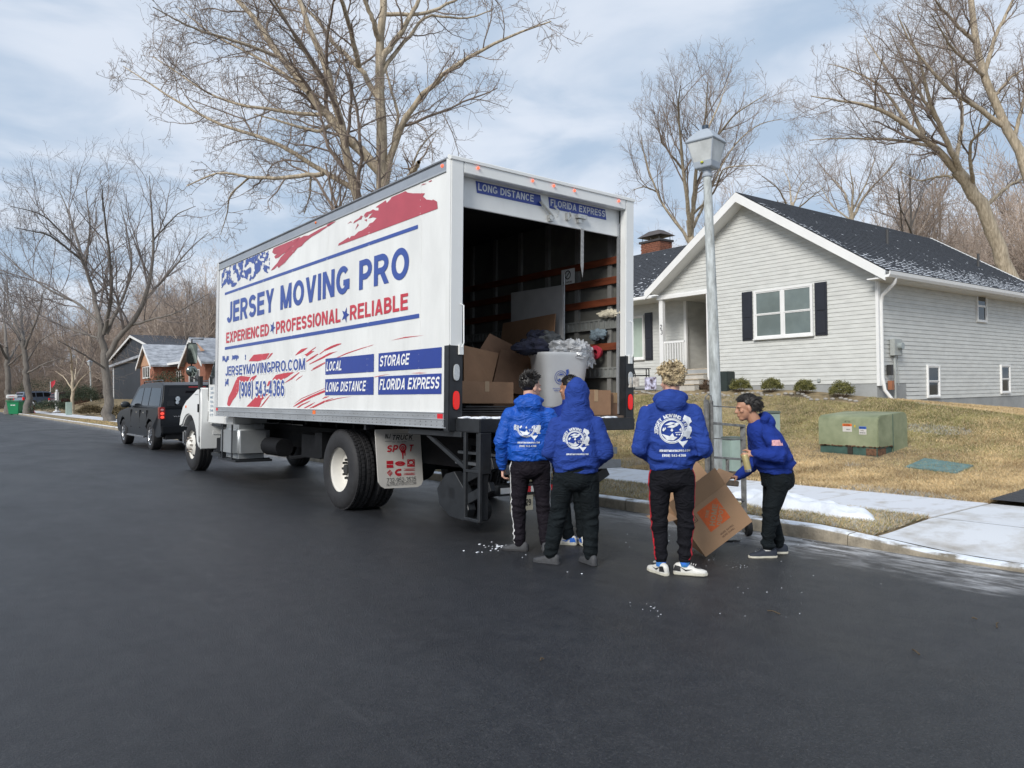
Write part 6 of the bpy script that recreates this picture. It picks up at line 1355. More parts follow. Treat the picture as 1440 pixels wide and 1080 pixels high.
for pts in ([(-.04, .02), (.04, .03), (.0, .045)], [(-.05, -.04), (-.01, -.01), (.01, -.04)], [(.0, -.035), (.05, -.02), (.04, -.045)], [(.065, .09), (.10, .10), (.105, .05), (.09, .04), (.105, .02), (.10, -.04), (.08, -.055), (.06, -.01), (.075, .04)], [(.04, -.075), (.075, -.07), (.06, -.105)]): q.add([(c_.x+a, yl_(c_.z+c2), c_.z+c2) for a, c2 in pts], [tuple(range(len(pts)))])
put_text(q, 'JERSEYMOVINGPRO.COM', (c_.x-.10, yl_(c_.z-.14), c_.z-.14), (1, 0, 0), (0, 0, 1), .012, .21, bold=.02); put_text(q, '(908) 543-4366', (c_.x-.08, yl_(c_.z-.165), c_.z-.165), (1, 0, 0), (0, 0, 1), .014, .17, bold=.02)
q.build('blue_emblem', BLUEV, bt, local=True)
def crumple(name, c, r, matl, seed, amp=.35, f=5, nu=40, nv=26, parent=None, label=None, cat=None, local=False, rot=None):
    q = MB(); q.ell((0, 0, 0), r, rot, nu, nv); V2 = []
    for v in q.v: p = Vector(v); k = noise.noise(p*f+Vector((seed, 0, 0)))+.55*abs(noise.noise(p*f*2.6+Vector((0, seed, 0))))*2-.3; V2.append(tuple(Vector(c)+p*(1+amp*k)))
    q.v = V2; o = q.build(name, matl, parent, local=local, smooth=50)
    if label: tag(o, label, cat)
    return o
FILM = mat('clear plastic film', (.55, .57, .60), .12, var=.15, scale=14, bump=.8, bscale=22, alpha=.62, coat=.5)
crumple('film_wrap', T(2.05, .52, FZ+.79), (.27, .26, .13), FILM, 3, .5, 7, label='crumpled clear plastic wrap spilling over the white bin', cat='plastic wrap')
crumple('film_wrap', T(2.25, .50, FZ+.72), (.13, .16, .22), FILM, 9, .5, 8, label='lobe of clear plastic wrap hanging at the right of the bin', cat='plastic wrap')
NAV = mat('navy quilted blanket', (.010, .012, .028), .9, var=.4, scale=12, bump=.4, bscale=40)
crumple('moving_blanket', T(1.62, .72, FZ+.82), (.26, .20, .10), NAV, 5, .5, 5, label='dark navy moving blanket heaped on the left of the bin', cat='blanket')
crumple('moving_blanket', T(1.95, .75, FZ+.93), (.17, .15, .10), mat('grey blanket', (.05, .055, .06), .9, var=.3, scale=10), 6, .45, 6, label='folded grey blanket on top of the bin load', cat='blanket')
crumple('moving_blanket', T(1.80, .82, FZ+.98), (.13, .12, .09), NAV, 8, .5, 6, label='navy blanket knot sticking up behind the grey blanket', cat='blanket')
carton('moving_carton', 'brown carton standing directly behind the white bin', 1.75, 1.35, .8, .5, .55, 0, matl=CARD2)
# things hanging on the right wall
pw = tplane(838, 490+8, 0, xi-.12); q = MB()
for k in range(5): q.lathe(TM @ Vector((xi-.14+.012*k, pw.y, pw.z+.02)), TM.to_3x3() @ Vector((1, .15, 0)), [(.035, 0), (.085-.004*k, 0), (.09-.004*k, .008), (.035, .008)], 20)
tag(stuff(q.build('strap_coil', mat('red webbing', (.30, .012, .03), .7, var=.3, scale=40), smooth=40)) if False else q.build('strap_coil', mat('red webbing', (.30, .012, .03), .7, var=.3, scale=40), smooth=40), 'coil of red strap hanging on the truck right wall', 'strap')
pw = tplane(840, 470, 0, xi-.10); crumple('work_glove', TM @ pw, (.05, .13, .075), mat('grey blue glove', (.12, .16, .19), .7, var=.4, scale=30), 11, .5, 12, 30, 18, label='grey blue work gloves tucked in the slotted rail', cat='gloves')
pw = tplane(858, 441, 0, xi-.08); crumple('rope_bundle', TM @ pw, (.04, .17, .055), mat('cream rope', (.50, .46, .36), .8, var=.3, scale=40), 13, .6, 16, 40, 20, label='cream rope bundle lying on the upper slotted rail', cat='rope')

# ------------------------------------------------------------ tilted home improvement carton held by the mover
D0 = 7.0
TRc, BRc, BLc = at(1015, 681, D0), at(1058, 729, D0+.03), at(992.5, 779, D0)
BLc = onZ(992.5, 779, gz(6, 0)-.0) if False else BLc
e1 = (TRc-BRc); e2 = (BLc-BRc); n_in = e2.cross(e1).normalized(); n_in = n_in if n_in.dot(_f) > 0 else -n_in; U_ = -e2.normalized(); V__ = (e1-U_*e1.dot(U_)).normalized(); n_in = V__.cross(U_); n_in = n_in if n_in.dot(_f) > 0 else -n_in
W_, Hh, Dp = e2.length, e1.length, .40; O_ = BLc.copy()
shift = gz(O_.x, O_.y)+.004-O_.z; 
O_ = O_+Vector((0, 0, shift)) if abs(shift) < .12 else O_
bx = thing('open_carton', 'brown carton with orange square logo tipped on its corner, flaps open', 'carton', O_)
def bxp(a, b_, c): return O_+U_*a+V__*b_+n_in*c
def slab(mb, pts, n_, th): mb.prism([Vector(p) for p in pts], n_*th)
CB = mat('fresh cardboard', (.36, .22, .125), .75, var=.06, scale=3, bump=.08, bscale=80); CBI = mat('carton inside', (.28, .17, .10), .85, var=.1)
q = MB(); slab(q, [bxp(0, 0, 0), bxp(W_, 0, 0), bxp(W_, Hh, 0), bxp(0, Hh, 0)], n_in, .006); q.build('carton_front', CB, bx)
q = MB(); slab(q, [bxp(0, 0, Dp), bxp(W_, 0, Dp), bxp(W_, Hh, Dp), bxp(0, Hh, Dp)], n_in, .006); q.build('carton_back', CB, bx)
q = MB(); slab(q, [bxp(0, 0, .006), bxp(0, Hh, .006), bxp(0, Hh, Dp), bxp(0, 0, Dp)], U_, .006); q.build('carton_side', CB, bx)
q = MB(); slab(q, [bxp(W_, 0, .006), bxp(W_, Hh, .006), bxp(W_, Hh, Dp), bxp(W_, 0, Dp)], -U_, .006); q.build('carton_side', CB, bx)
q = MB(); slab(q, [bxp(.006, 0, .006), bxp(W_-.006, 0, .006), bxp(W_-.006, 0, Dp), bxp(.006, 0, Dp)], V__, .006); q.build('carton_bottom', CBI, bx)
f1 = (V__*.86-n_in*.25-U_*.02).normalized()*.205
q = MB(); slab(q, [bxp(0, Hh+.001, .0), bxp(W_, Hh+.001, .0), bxp(W_, Hh+.001, 0)+f1, bxp(0.0, Hh+.001, 0)+f1], n_in, .005); q.build('flap', CB, bx)
f2 = (U_*.95+V__*.22).normalized()*.12
q = MB(); slab(q, [bxp(W_+.001, Hh, .01), bxp(W_+.001, Hh, Dp), bxp(W_+.001, Hh, Dp)+f2, bxp(W_+.001, Hh, .02)+f2], -V__, .005); q.build('flap', CB, bx)
f3 = (V__*.95+n_in*.35).normalized()*.2
q = MB(); slab(q, [bxp(0, Hh+.001, Dp), bxp(W_, Hh+.001, Dp), bxp(W_, Hh+.001, Dp)+f3, bxp(0, Hh+.001, Dp)+f3], n_in, .005); q.build('flap', CB, bx)
f4 = (-U_*.9+V__*.4).normalized()*.2
q = MB(); slab(q, [bxp(-.001, Hh, .01), bxp(-.001, Hh, Dp), bxp(-.001, Hh, Dp)+f4, bxp(-.001, Hh, .01)+f4], V__, .005); q.build('flap', CB, bx)
OR = mat('orange print', (.60, .12, .03), .7, var=.08, scale=30)
s0 = .225; ox_, oy_ = W_*.47-s0/2+.03, Hh*.58-s0/2+.02; ln_ = -.0015
def fq(a, b_, l=1): return bxp(a, b_, ln_*l)
q = MB(); q.add([fq(ox_, oy_), fq(ox_+s0, oy_), fq(ox_+s0, oy_+s0), fq(ox_, oy_+s0)], [(0, 1, 2, 3)]); sq = q.build('orange_square', OR, bx)
q = MB(); d1_ = (U_+V__).normalized(); d2_ = (V__-U_).normalized(); cc = fq(ox_+s0/2, oy_+s0/2, 1.6)
for txt, off, hh, wd in (('THE', .062, .030, .075), ('HOME', .0, .052, .20), ('DEPOT', -.063, .045, .17)):
    put_text(q, txt, cc-d1_*wd/2+d2_*(off-hh/2), d1_, d2_, hh, wd, bold=.055)
q.build('square_lettering', CB, bx)
DP_ = mat('dark brown print', (.12, .07, .045), .8)
q = MB(); put_text(q, 'MORE SAVING.', fq(ox_+.06, .075), U_, V__, .018, .15, bold=.0); put_text(q, 'MORE DOING.', fq(ox_+.06, .045), U_, V__, .018, .14, bold=.0)
for a, b_, c2, d_ in ((.02, Hh-.06, .14, Hh-.055), (.02, Hh-.115, .14, Hh-.11), (.02, Hh-.115, .025, Hh-.055), (.135, Hh-.115, .14, Hh-.055)): q.add([fq(a, b_), fq(c2, b_), fq(c2, d_), fq(a, d_)], [(0, 1, 2, 3)])
put_text(q, 'LARGE', fq(.035, Hh-.098), U_, V__, .028, .09, bold=.02); q.build('carton_print', DP_, bx)

# ------------------------------------------------------------ hand truck
HT = mat('worn aluminium frame', (.17, .17, .165), .5, metal=.35, var=.35, scale=18)
d_ = 7.95
def hp(px, py, dd=0): return at(px, py, d_+dd)
hb0 = onZ(1010, 757, gz(6.8, 0)); ht = thing('hand_truck', 'tall metal hand truck standing at the kerb behind the tipped carton', 'hand truck', hb0)
q = MB(); bar(q, hp(993, 562), hp(997, 752), .05, .035); q.build('rail', HT, ht, bevel=.006)
q = MB(); bar(q, hp(1000, 563, .05), hp(1003, 752, .05), .04, .03); q.build('rail', HT, ht, bevel=.006)
q = MB(); bar(q, hp(1044.5, 597, .25), hp(1047, 748, .25), .055, .03); q.build('rail', HT, ht, bevel=.006)
q = MB(); q.tube([hp(992, 566), hp(992, 558), hp(996, 554), hp(1000, 557), hp(1001, 566)], .008, 8); q.build('hoop_handle', HT, ht, smooth=50)
for (a, b1, c2, d2, r) in ((1001, 571, 1044, 573.5, .010), (1001, 595, 1047, 599, .022), (1001, 616.5, 1046, 618, .010), (1001, 643, 1046, 646, .02), (1001, 700, 1047, 703, .02)):
    q = MB(); bar(q, hp(a, b1, .05), hp(c2, d2, .25), r*1.6, r*1.2); q.build('cross_bar', HT, ht, bevel=.002, seg=1)
q = MB(); bar(q, hp(1023, 645, .15), hp(1023, 665, .15), .03); q.box(*[v for ax in range(3) for v in (hp(1023, 668, .15)[ax]-.12, hp(1023, 668, .15)[ax]+.12)]) if False else None
q.build('strap_post', HT, ht); q = MB(); bar(q, hp(1002, 664, .12), hp(1045, 667, .28), .06, .05); bar(q, hp(1013, 678, .1), hp(1035, 680, .24), .09, .06); q.build('winch_bar', mat('rusty steel', (.13, .10, .075), .7, metal=.3, var=.3, scale=20), ht, bevel=.008)
q = MB(); bar(q, hp(986, 639), hp(996, 640), .03, .02); q.build('side_knob', mat('galvanised', (.5, .5, .48), .35), ht)
q = MB(); axv = _r0
for px, dd in ((1052, .22), (1005, .05)):
    wz_ = gz(7, 0)+.085; c_ = at(px, 752, d_+dd); c_.z = gz(c_.x, c_.y)+.088
    w1 = MB(); w1.lathe(c_-_r0*.03, _r0, [(.0, 0), (.03, 0), (.035, .004), (.06, .004), (.085, .006), (.088, .02), (.088, .045), (.082, .058), (.05, .06), (.0, .06)], 28); w1.build('wheel', BLACKT, ht, smooth=40)
c1, c2 = at(1030, 757, d_+.1), at(985, 757, d_-.15); zt_ = gz(c1.x, c1.y)+.02
q = MB(); q.obox((c1.x*.5+c2.x*.5, c1.y*.5+c2.y*.5, zt_), (.42, .25, .012), (0, 0, -YAW)); q.build('toe_plate', HT, ht)

# ------------------------------------------------------------ lamp post
LP = onZ(1010, 664, .1); LP = at(1010, 668, 12.9); LP.z = gz(LP.x, LP.y)
topp = at(994.5, 247, 12.9); lamp = thing('street_lamp', 'grey post lantern leaning slightly left in front of the gabled house', 'street lamp', LP)
PG = mat('weathered grey pole', (.36, .38, .37), .75, var=.22, scale=7, stretch=(2, 2, .5), bump=.25, bscale=60, col2=(.44, .47, .47)); LG = mat('grey lantern metal', (.33, .37, .42), .5, var=.05); OP = mat('frosted acrylic', (.50, .52, .52), .25, var=.15, scale=3)
MB().tube([LP-Vector((0, 0, .2)), LP.lerp(topp, .5)+Vector((.012, 0, 0)), topp], [.104, .086, .068], 24).build('pole', PG, lamp, smooth=50)
ax_ = (topp-LP).normalized()
MB().lathe(topp-ax_*.02, ax_, [(.0, 0), (.085, 0), (.088, .03), (.072, .05), (.072, .10), (.10, .12), (.0, .12)], 24).build('collar', LG, lamp, smooth=40)
Lz = topp+ax_*.10
def sqr(mb, prof, turn=R_(8)+math.pi/4):
    V = []; F = []
    for r, h in [(a_*.80, b_*.82) for a_, b_ in prof]: V += [Lz+ax_*h+Vector((math.cos(turn+k*math.pi/2)*r, math.sin(turn+k*math.pi/2)*r, 0)) for k in range(4)]
    K = len(prof); F = [(i*4+k, i*4+(k+1) % 4, (i+1)*4+(k+1) % 4, (i+1)*4+k) for i in range(K-1) for k in range(4)]+[(3, 2, 1, 0), tuple((K-1)*4+k for k in range(4))]; return mb.add(V, F)
turn = -YAW+R_(4)
q = MB(); sqr(q, [(.235, .0), (.275, .02), (.30, .14), (.285, .14)], turn); q.build('lantern_base', LG, lamp, bevel=.006)
q = MB(); sqr(q, [(.275, .14), (.405, .53)], turn); q.build('diffuser', OP, lamp)
q = MB()
for k in range(4):
    a = turn+k*math.pi/2; q.tube([Lz+ax_*.11+Vector((math.cos(a)*.232, math.sin(a)*.232, 0)), Lz+ax_*.44+Vector((math.cos(a)*.328, math.sin(a)*.328, 0))], .010, 6)
stuff(q.build('corner_bars', LG, lamp, smooth=50))
q = MB(); sqr(q, [(.425, .53), (.455, .545), (.455, .56), (.33, .68), (.17, .79), (.10, .82)], turn); q.build('lantern_roof', LG, lamp, bevel=.012)
q = MB(); q.cyl(Lz+ax_*.65, Lz+ax_*.74, .052, .055, 16); q.build('photocell', mat('dark photocell', (.03, .05, .08), .4), lamp, smooth=40)
q = MB(); st = Lz+ax_*.09+Vector((math.cos(turn+math.pi*1.25), math.sin(turn+math.pi*1.25), 0))*.172; q.ell(st, (.03, .03, .022), None, 8, 6); q.build('yellow_sticker', mat('yellow sticker', (.45, .45, .05), .5), lamp)

# ------------------------------------------------------------ transformer cabinet, pedestals, cover
GRN = mat('faded green paint', (.185, .215, .12), .6, var=.16, scale=2.2, bump=.1, bscale=30, col2=(.23, .25, .155)); GRN2 = mat('darker green steel', (.045, .095, .080), .55, var=.25, scale=5); RUST = mat('rust', (.13, .065, .035), .8, var=.5, scale=25); PAD = mat('plastic pad', (.21, .24, .235), .8, var=.12, scale=5)
tx0, tx1, ty0, ty1, tz = 12.93, 13.98, 6.62, 7.68, .20
tr = thing('transformer_cabinet', 'faded green pad mounted transformer cabinet with warning labels on lawn', 'transformer', (tx0, ty0, tz))
MB().box(tx0-.13, tx1+.12, ty0-.05, ty1+.08, tz-.35, tz+.075).build('pad', PAD, tr, bevel=.015)
MB().box(tx0+.02, tx1, ty0, ty1, tz+.075, tz+.245).build('lower_cabinet', GRN2, tr, bevel=.01)
q = MB(); pr_ = [(tx0, tz+.24), (tx0, tz+.70), (tx0+.03, tz+.755), (tx0+.10, tz+.785), (tx1-.10, tz+.83), (tx1-.02, tz+.79), (tx1+.01, tz+.70), (tx1+.01, tz+.09), (tx0+.52, tz+.09), (tx0+.52, tz+.24)]
q.prism([(x, ty0-.02, z) for x, z in pr_], (0, ty1-ty0+.04, 0)); q.build('hood', GRN, tr, bevel=.012, seg=2, smooth=35)
MB().box(tx0+.515, tx0+.525, ty0-.026, ty0-.019, tz+.1, tz+.80).build('seam', GRN2, tr)
q = MB(); rr = random.Random(2)
for k in range(26): y = rr.uniform(ty0, ty1); q.obox((tx0-.003, y, tz+.245+rr.uniform(0, .012)), (.006, rr.uniform(.02, .07), rr.uniform(.008, .02)))
for k in range(12): x = rr.uniform(tx0, tx0+.5); q.obox((x, ty0-.023, tz+.245+rr.uniform(-.01, .012)), (rr.uniform(.02, .07), .006, rr.uniform(.008, .02)))
q.box(tx0+.013, tx0+.02, ty0+.02, ty0+.20, tz+.10, tz+.22); q.box(tx0+.02, tx0+.30, ty0-.003, ty0, tz+.10, tz+.22); stuff(q.build('rust_patches', RUST, tr))
q = MB(); q.box(tx0+.0, tx0+.03, 7.06, 7.15, tz+.11, tz+.24); q.build('latch_box', mat('dark latch', (.03, .025, .02), .6), tr)
yA = tplane and 0
LB = mat('label paper', (.55, .53, .50), .5, var=0)
def lbl(y0, y1, z0, z1, top, txts):
    l_ = MB().box(tx0-.004, tx0-.0005, y0, y1, z0, z1).build('warning_label', LB, tr); k = MB(); k.box(tx0-.006, tx0-.0042, y0, y1, z1-.045, z1-.001); k.build('label_band', top, l_)
    k = MB()
    for (txt, y, z, h, w2) in txts: put_text(k, txt, (tx0-.007, y, z), (0, -1, 0), (0, 0, 1), h, w2, bold=.02)
    k.build('label_print', BLK, l_)
OB = mat('orange band', (.70, .14, .02), .5, var=0); BB = mat('blue band', (.03, .10, .40), .5, var=0)
lbl(7.06, 7.23, tz+.50, tz+.64, OB, [('WARNING', 7.21, tz+.602, .028, .12), ('SHOCK', 7.16, tz+.53, .02, .07)]); lbl(6.80, 6.93, tz+.46, tz+.60, BB, [('NOTICE', 6.915, tz+.563, .024, .09), ('CALL', 6.90, tz+.52, .02, .06), ('BEFORE DIG', 6.915, tz+.48, .018, .10)])
MB().box(tx0-.004, tx0-.001, 6.995, 7.015, tz+.58, tz+.62).build('yellow_tag', mat('yellow tag', (.6, .42, .02), .5), tr)
k = MB(); put_text(k, '4712', (tx0-.003, 7.19, tz+.665), (0, -1, 0), (0, 0, 1), .03, .10, bold=.0); k.build('number_print', mat('faint print', (.06, .07, .05), .7), tr)
cv = [onZ(1272, 656, .22), onZ(1300, 650.5, .22), onZ(1370, 657, .22), onZ(1345, 662.5, .22)]
q = MB(); q.prism([Vector((p.x, p.y, gz(p.x, p.y)+.0)) for p in cv], (0, 0, .03)); tag(q.build('utility_cover', mat('blue green cover', (.10, .19, .19), .7, var=.25, scale=8), bevel=.01), 'flat blue green utility cover set in the brown lawn', 'cover')
PED = mat('pale green pedestal', (.30, .38, .33), .6, var=.1)
for (xa_, xb_, ya2, yb2, dd, lab) in ((1020, 1041, 614, 668, 12.3, 'pale green pedestal box behind the hand truck next to the pole'), (1077, 1094, 578, 625, 13.6, 'green utility pedestal behind the bending man')):
    p0 = at((xa_+xb_)/2, yb2, dd); w2 = (xb_-xa_)/1080*dd; h2 = (yb2-ya2)/1080*dd; zb_ = gz(p0.x, p0.y)-.05; h2 = p0.z+h2-zb_; t_ = thing('utility_pedestal', lab, 'pedestal', (p0.x, p0.y, zb_), (0, 0, -.3))
    MB().box(-w2/2, w2/2, -w2/2, w2/2, 0, h2-.04).build('pedestal_body', PED, t_, local=True, bevel=.012); MB().box(-w2/2-.01, w2/2+.01, -w2/2-.01, w2/2+.01, h2-.045, h2).build('pedestal_cap', mat('pedestal cap', (.12, .15, .13), .6), t_, local=True, bevel=.012)
# ------------------------------------------------------------ things by the house
ck = onX(901, 545, 17.7); zz = gz(17.7, ck.y)+.02
rc = thing('rocking_chair', 'black rocking chair in front of the house left of the porch', 'rocking chair', (17.7, ck.y, zz), (0, 0, .9)); BKC = mat('black lacquer', (.012, .012, .014), .4)
for x in (-.25, .25):
    MB().tube([(x, -.38, .06), (x, -.15, .0), (x, .2, .0), (x, .42, .07)], .018, 6).build('rocker', BKC, rc, local=True, smooth=50)
    q = MB(); q.tube([(x, -.22, .03), (x, -.22, .62)], .018, 6); q.build('leg', BKC, rc, local=True); q = MB(); q.tube([(x, .22, .02), (x, .2, .45), (x, .38, 1.15)], .018, 6); q.build('back_post', BKC, rc, local=True)
    MB().box(x-.03, x+.03, -.28, .26, .62, .645).build('armrest', BKC, rc, local=True)
MB().box(-.26, .26, -.25, .24, .41, .44).build('seat', BKC, rc, local=True, bevel=.006)
q = MB(); q.prism([(-.23, .22, .46), (.23, .22, .46), (.23, .37, 1.12), (-.23, .37, 1.12)], (0, .02, 0)); q.build('backrest', BKC, rc, local=True)
p0 = onX(915, 545, 17.3); zz = gz(17.3, p0.y)
t_ = thing('yard_sign', 'small colourful yard sign by the flower bed left of the porch', 'sign', (17.3, p0.y, zz)); MB().box(-.015, .015, -.22, .22, .05, .42).build('sign_board', mat('sign colours', (.30, .05, .10), .5, var=.9, scale=7, col2=(.35, .35, .45), detail=2), t_, local=True)
q = MB(); q.cyl((0, -.18, -.1), (0, -.18, .06), .008, n=6); q.cyl((0, .18, -.1), (0, .18, .06), .008, n=6); stuff(q.build('sign_stakes', BKC, t_, local=True))
p0 = onX(1019.5, 545, 17.35); zz = gz(17.35, p0.y); tag(MB().box(17.25, 17.6, p0.y-.16, p0.y+.16, zz-.05, zz+.52).build('dark_planter', mat('dark green planter', (.02, .03, .028), .6), bevel=.02), 'tall dark box planter standing against the house behind the lamp post', 'planter')

# ------------------------------------------------------------ bare trees
BARK1 = mat('pale grey brown bark', (.34, .28, .20), .95, var=.25, scale=3, stretch=(4, 4, .6), bump=.5, bscale=30, col2=(.42, .355, .265))
BARK2 = mat('grey bark', (.155, .14, .125), .95, var=.25, scale=4, stretch=(4, 4, .6), bump=.4, bscale=30)
TWIG1 = mat('twigs', (.215, .17, .14), .95, var=.2, scale=1.5); TWIG2 = mat('grey twigs', (.185, .16, .15), .95, var=.25, scale=1)
BARKF = mat('woodland bark', (.36, .30, .25), 1, var=.3, scale=.3); TWIGF = mat('woodland twigs', (.36, .29, .24), 1, var=.25, scale=.2)  # far bark and twig colours lightened to stand in for distance haze
def resample(pts, K):
    P = np.array(pts, float); d = np.r_[0, np.cumsum(np.linalg.norm(np.diff(P, axis=0), axis=1))]; t = np.linspace(0, d[-1], K)
    # smooth (Catmull-like) by dense interpolation then averaging
    Q = np.stack([np.interp(t, d, P[:, i]) for i in range(P.shape[1])], 1)
    for _ in range(2): Q[1:-1] = (Q[:-2]+2*Q[1:-1]+Q[2:])/4
    return Q
def unit(a): return a/np.maximum(np.linalg.norm(a, axis=-1, keepdims=True), 1e-9)
def grow(P, Rr, m, t0, t1, lf, ang, up, K2, rr, rg, wander=.25, minr=.004, lmin=.10, tipr=.35):
    N, K, _ = P.shape; LL = np.linalg.norm(np.diff(P, axis=1), axis=2).sum(1); ref = np.percentile(LL, 75); mm = np.clip(np.round(m*(.25+.75*LL/ref)), 1, int(m*1.7)).astype(int); idx = np.repeat(np.arange(N), mm); n = len(idx); t = t0+(t1-t0)*((np.concatenate([np.arange(q) for q in mm])+rg.random(n))/mm[idx]); x = t*(K-1); i0 = np.minimum(x.astype(int), K-2); f = (x-i0)[:, None]
    base = P[idx, i0]*(1-f)+P[idx, i0+1]*f; tan = unit(P[idx, i0+1]-P[idx, i0]); r0 = (Rr[idx, i0]*(1-f[:, 0])+Rr[idx, i0+1]*f[:, 0])*rr*(.75+.5*rg.random(n)); Lp = np.linalg.norm(np.diff(P, axis=1), axis=2).sum(1)[idx]
    rnd = rg.normal(size=(n, 3)); perp = unit(rnd-tan*(rnd*tan).sum(1, keepdims=True)); a = np.radians(ang[0]+(ang[1]-ang[0])*rg.random(n))[:, None]
    d = unit(tan*np.cos(a)+perp*np.sin(a)+np.array([0, 0, up])); L = np.maximum(Lp*lf*(1.15-.6*t)*(.6+.8*rg.random(n)), lmin); step = (L/(K2-1))[:, None]
    out = np.empty((n, K2, 3)); out[:, 0] = base; 
    for k in range(1, K2): d = unit(d+wander*rg.normal(size=(n, 3))+np.array([0, 0, up*.35])); out[:, k] = out[:, k-1]+d*step
    R2 = np.maximum(r0[:, None]*np.linspace(1, tipr, K2)[None], minr); return out, R2
def tubes(P, Rr, n):
    N, K, _ = P.shape; T_ = np.empty_like(P); T_[:, 1:-1] = P[:, 2:]-P[:, :-2]; T_[:, 0] = P[:, 1]-P[:, 0]; T_[:, -1] = P[:, -1]-P[:, -2]; T_ = unit(T_); mean = unit(T_.mean(1)); ref = np.where(np.abs(mean[:, :1]) < .8, np.array([[1., 0, 0]]), np.array([[0, 1., 0]]))[:, None, :]
    A = unit(ref-T_*(ref*T_).sum(2, keepdims=True)); B = np.cross(T_, A); a = np.arange(n)*2*np.pi/n
    V = P[:, :, None, :]+Rr[:, :, None, None]*(A[:, :, None, :]*np.cos(a)[None, None, :, None]+B[:, :, None, :]*np.sin(a)[None, None, :, None]); V = V.reshape(-1, 3)
    b = (np.arange(N)*K*n)[:, None, None]; k = (np.arange(K-1)*n)[None, :, None]; j = np.arange(n)[None, None]; j2 = (j+1) % n
    F = np.stack([b+k+j, b+k+j2, b+k+n+j2, b+k+n+j], -1).reshape(-1, 4); return V, F
def joined(parts):
    V = []; F = []; o = 0
    for v, f in parts: V.append(v); F.append(f+o); o += len(v)
    return np.concatenate(V), np.concatenate(F)
def make_tree(label, limbs, rad, seed, levels, bark=BARK1, twig=TWIG1, group=None, base=None, K=18, rootflare=True, name='bare_tree'):
    """limbs: list of 3D polylines with (r0, r1); first is the trunk. levels: list of (m,t0,t1,lf,ang,up,K2,rr,n,wander)"""
    rg = np.random.default_rng(seed); P0 = np.stack([resample(l, K) for l in limbs]); R0 = np.stack([np.linspace(r[0], r[1], K)**1 for r in rad]); P0[:, 1:-1] += rg.normal(size=(len(limbs), K-2, 3))*(R0[:, 1:-1, None]*.22)
    if rootflare: R0[0, :3] *= np.array([1.5, 1.2, 1.05])
    b0 = Vector(limbs[0][0]); root = thing(name, label, 'tree', base or b0, group=group)
    nL = [0]; v, f = tubes(P0[:1], R0[:1], 14); me = np_mesh('trunk', v, f, [bark], smooth=True); meshobj('trunk', me, root)
    v, f = tubes(P0[1:], R0[1:], 9) if len(P0) > 1 else (v, f)
    if len(P0) > 1: stuff(meshobj('limbs', np_mesh('limbs', v, f, [bark], smooth=True), root))
    parts = []; P, Rr = P0, R0; acc = []
    for li, (m, t0, t1, lf, ang, up, K2, rr, n, wa) in enumerate(levels):
        src = (P[1:], Rr[1:]) if li == 0 and len(P) > 3 else (P, Rr); P, Rr = grow(*src, m, t0, t1, lf, ang, up, K2, rr, rg, wa, minr=.0065 if li < 2 else .0045)
        if P[:, :, 2].min() < .3: k = P[:, :, 2].min(1) > 1.2; P, Rr = P[k], Rr[k]
        parts.append(tubes(P, Rr, n))
    v, f = joined(parts); meshobj('crown', np_mesh('crown', v, f, [twig]), root); return root
LV = [(9, .12, 1., .42, (32, 65), .18, 9, .55, 6, .16), (8, .12, 1., .50, (30, 65), .12, 7, .55, 4, .20), (6, .15, 1., .50, (30, 70), .08, 5, .55, 3, .26), (4, .2, 1., .55, (30, 70), .04, 4, .6, 3, .3)]
def pxlimb(pts, d0, dd, base=None):
    n = len(pts); out = [tuple(at(x, y, d0+dd*(i/(n-1))**1.3 if n > 1 else d0)) for i, (x, y) in enumerate(pts)]; return out
def hero(label, d, trunk, limbs, r0, seed, levels=LV, **k):
    sc = d/1080; rgd = random.Random(seed); L = [pxlimb(trunk[0], d, 0)]; Rr = [(trunk[1]*sc, trunk[2]*sc)]
    b = Vector(L[0][0]); g = gz(b.x, b.y); L[0][0] = (b.x, b.y, g-.15)
    for pts, ra, rb in limbs: L.append(pxlimb(pts, d, rgd.uniform(-.16, .16)*d)); Rr.append((ra*sc, rb*sc))
    return make_tree(label, L, Rr, seed, levels, **k)
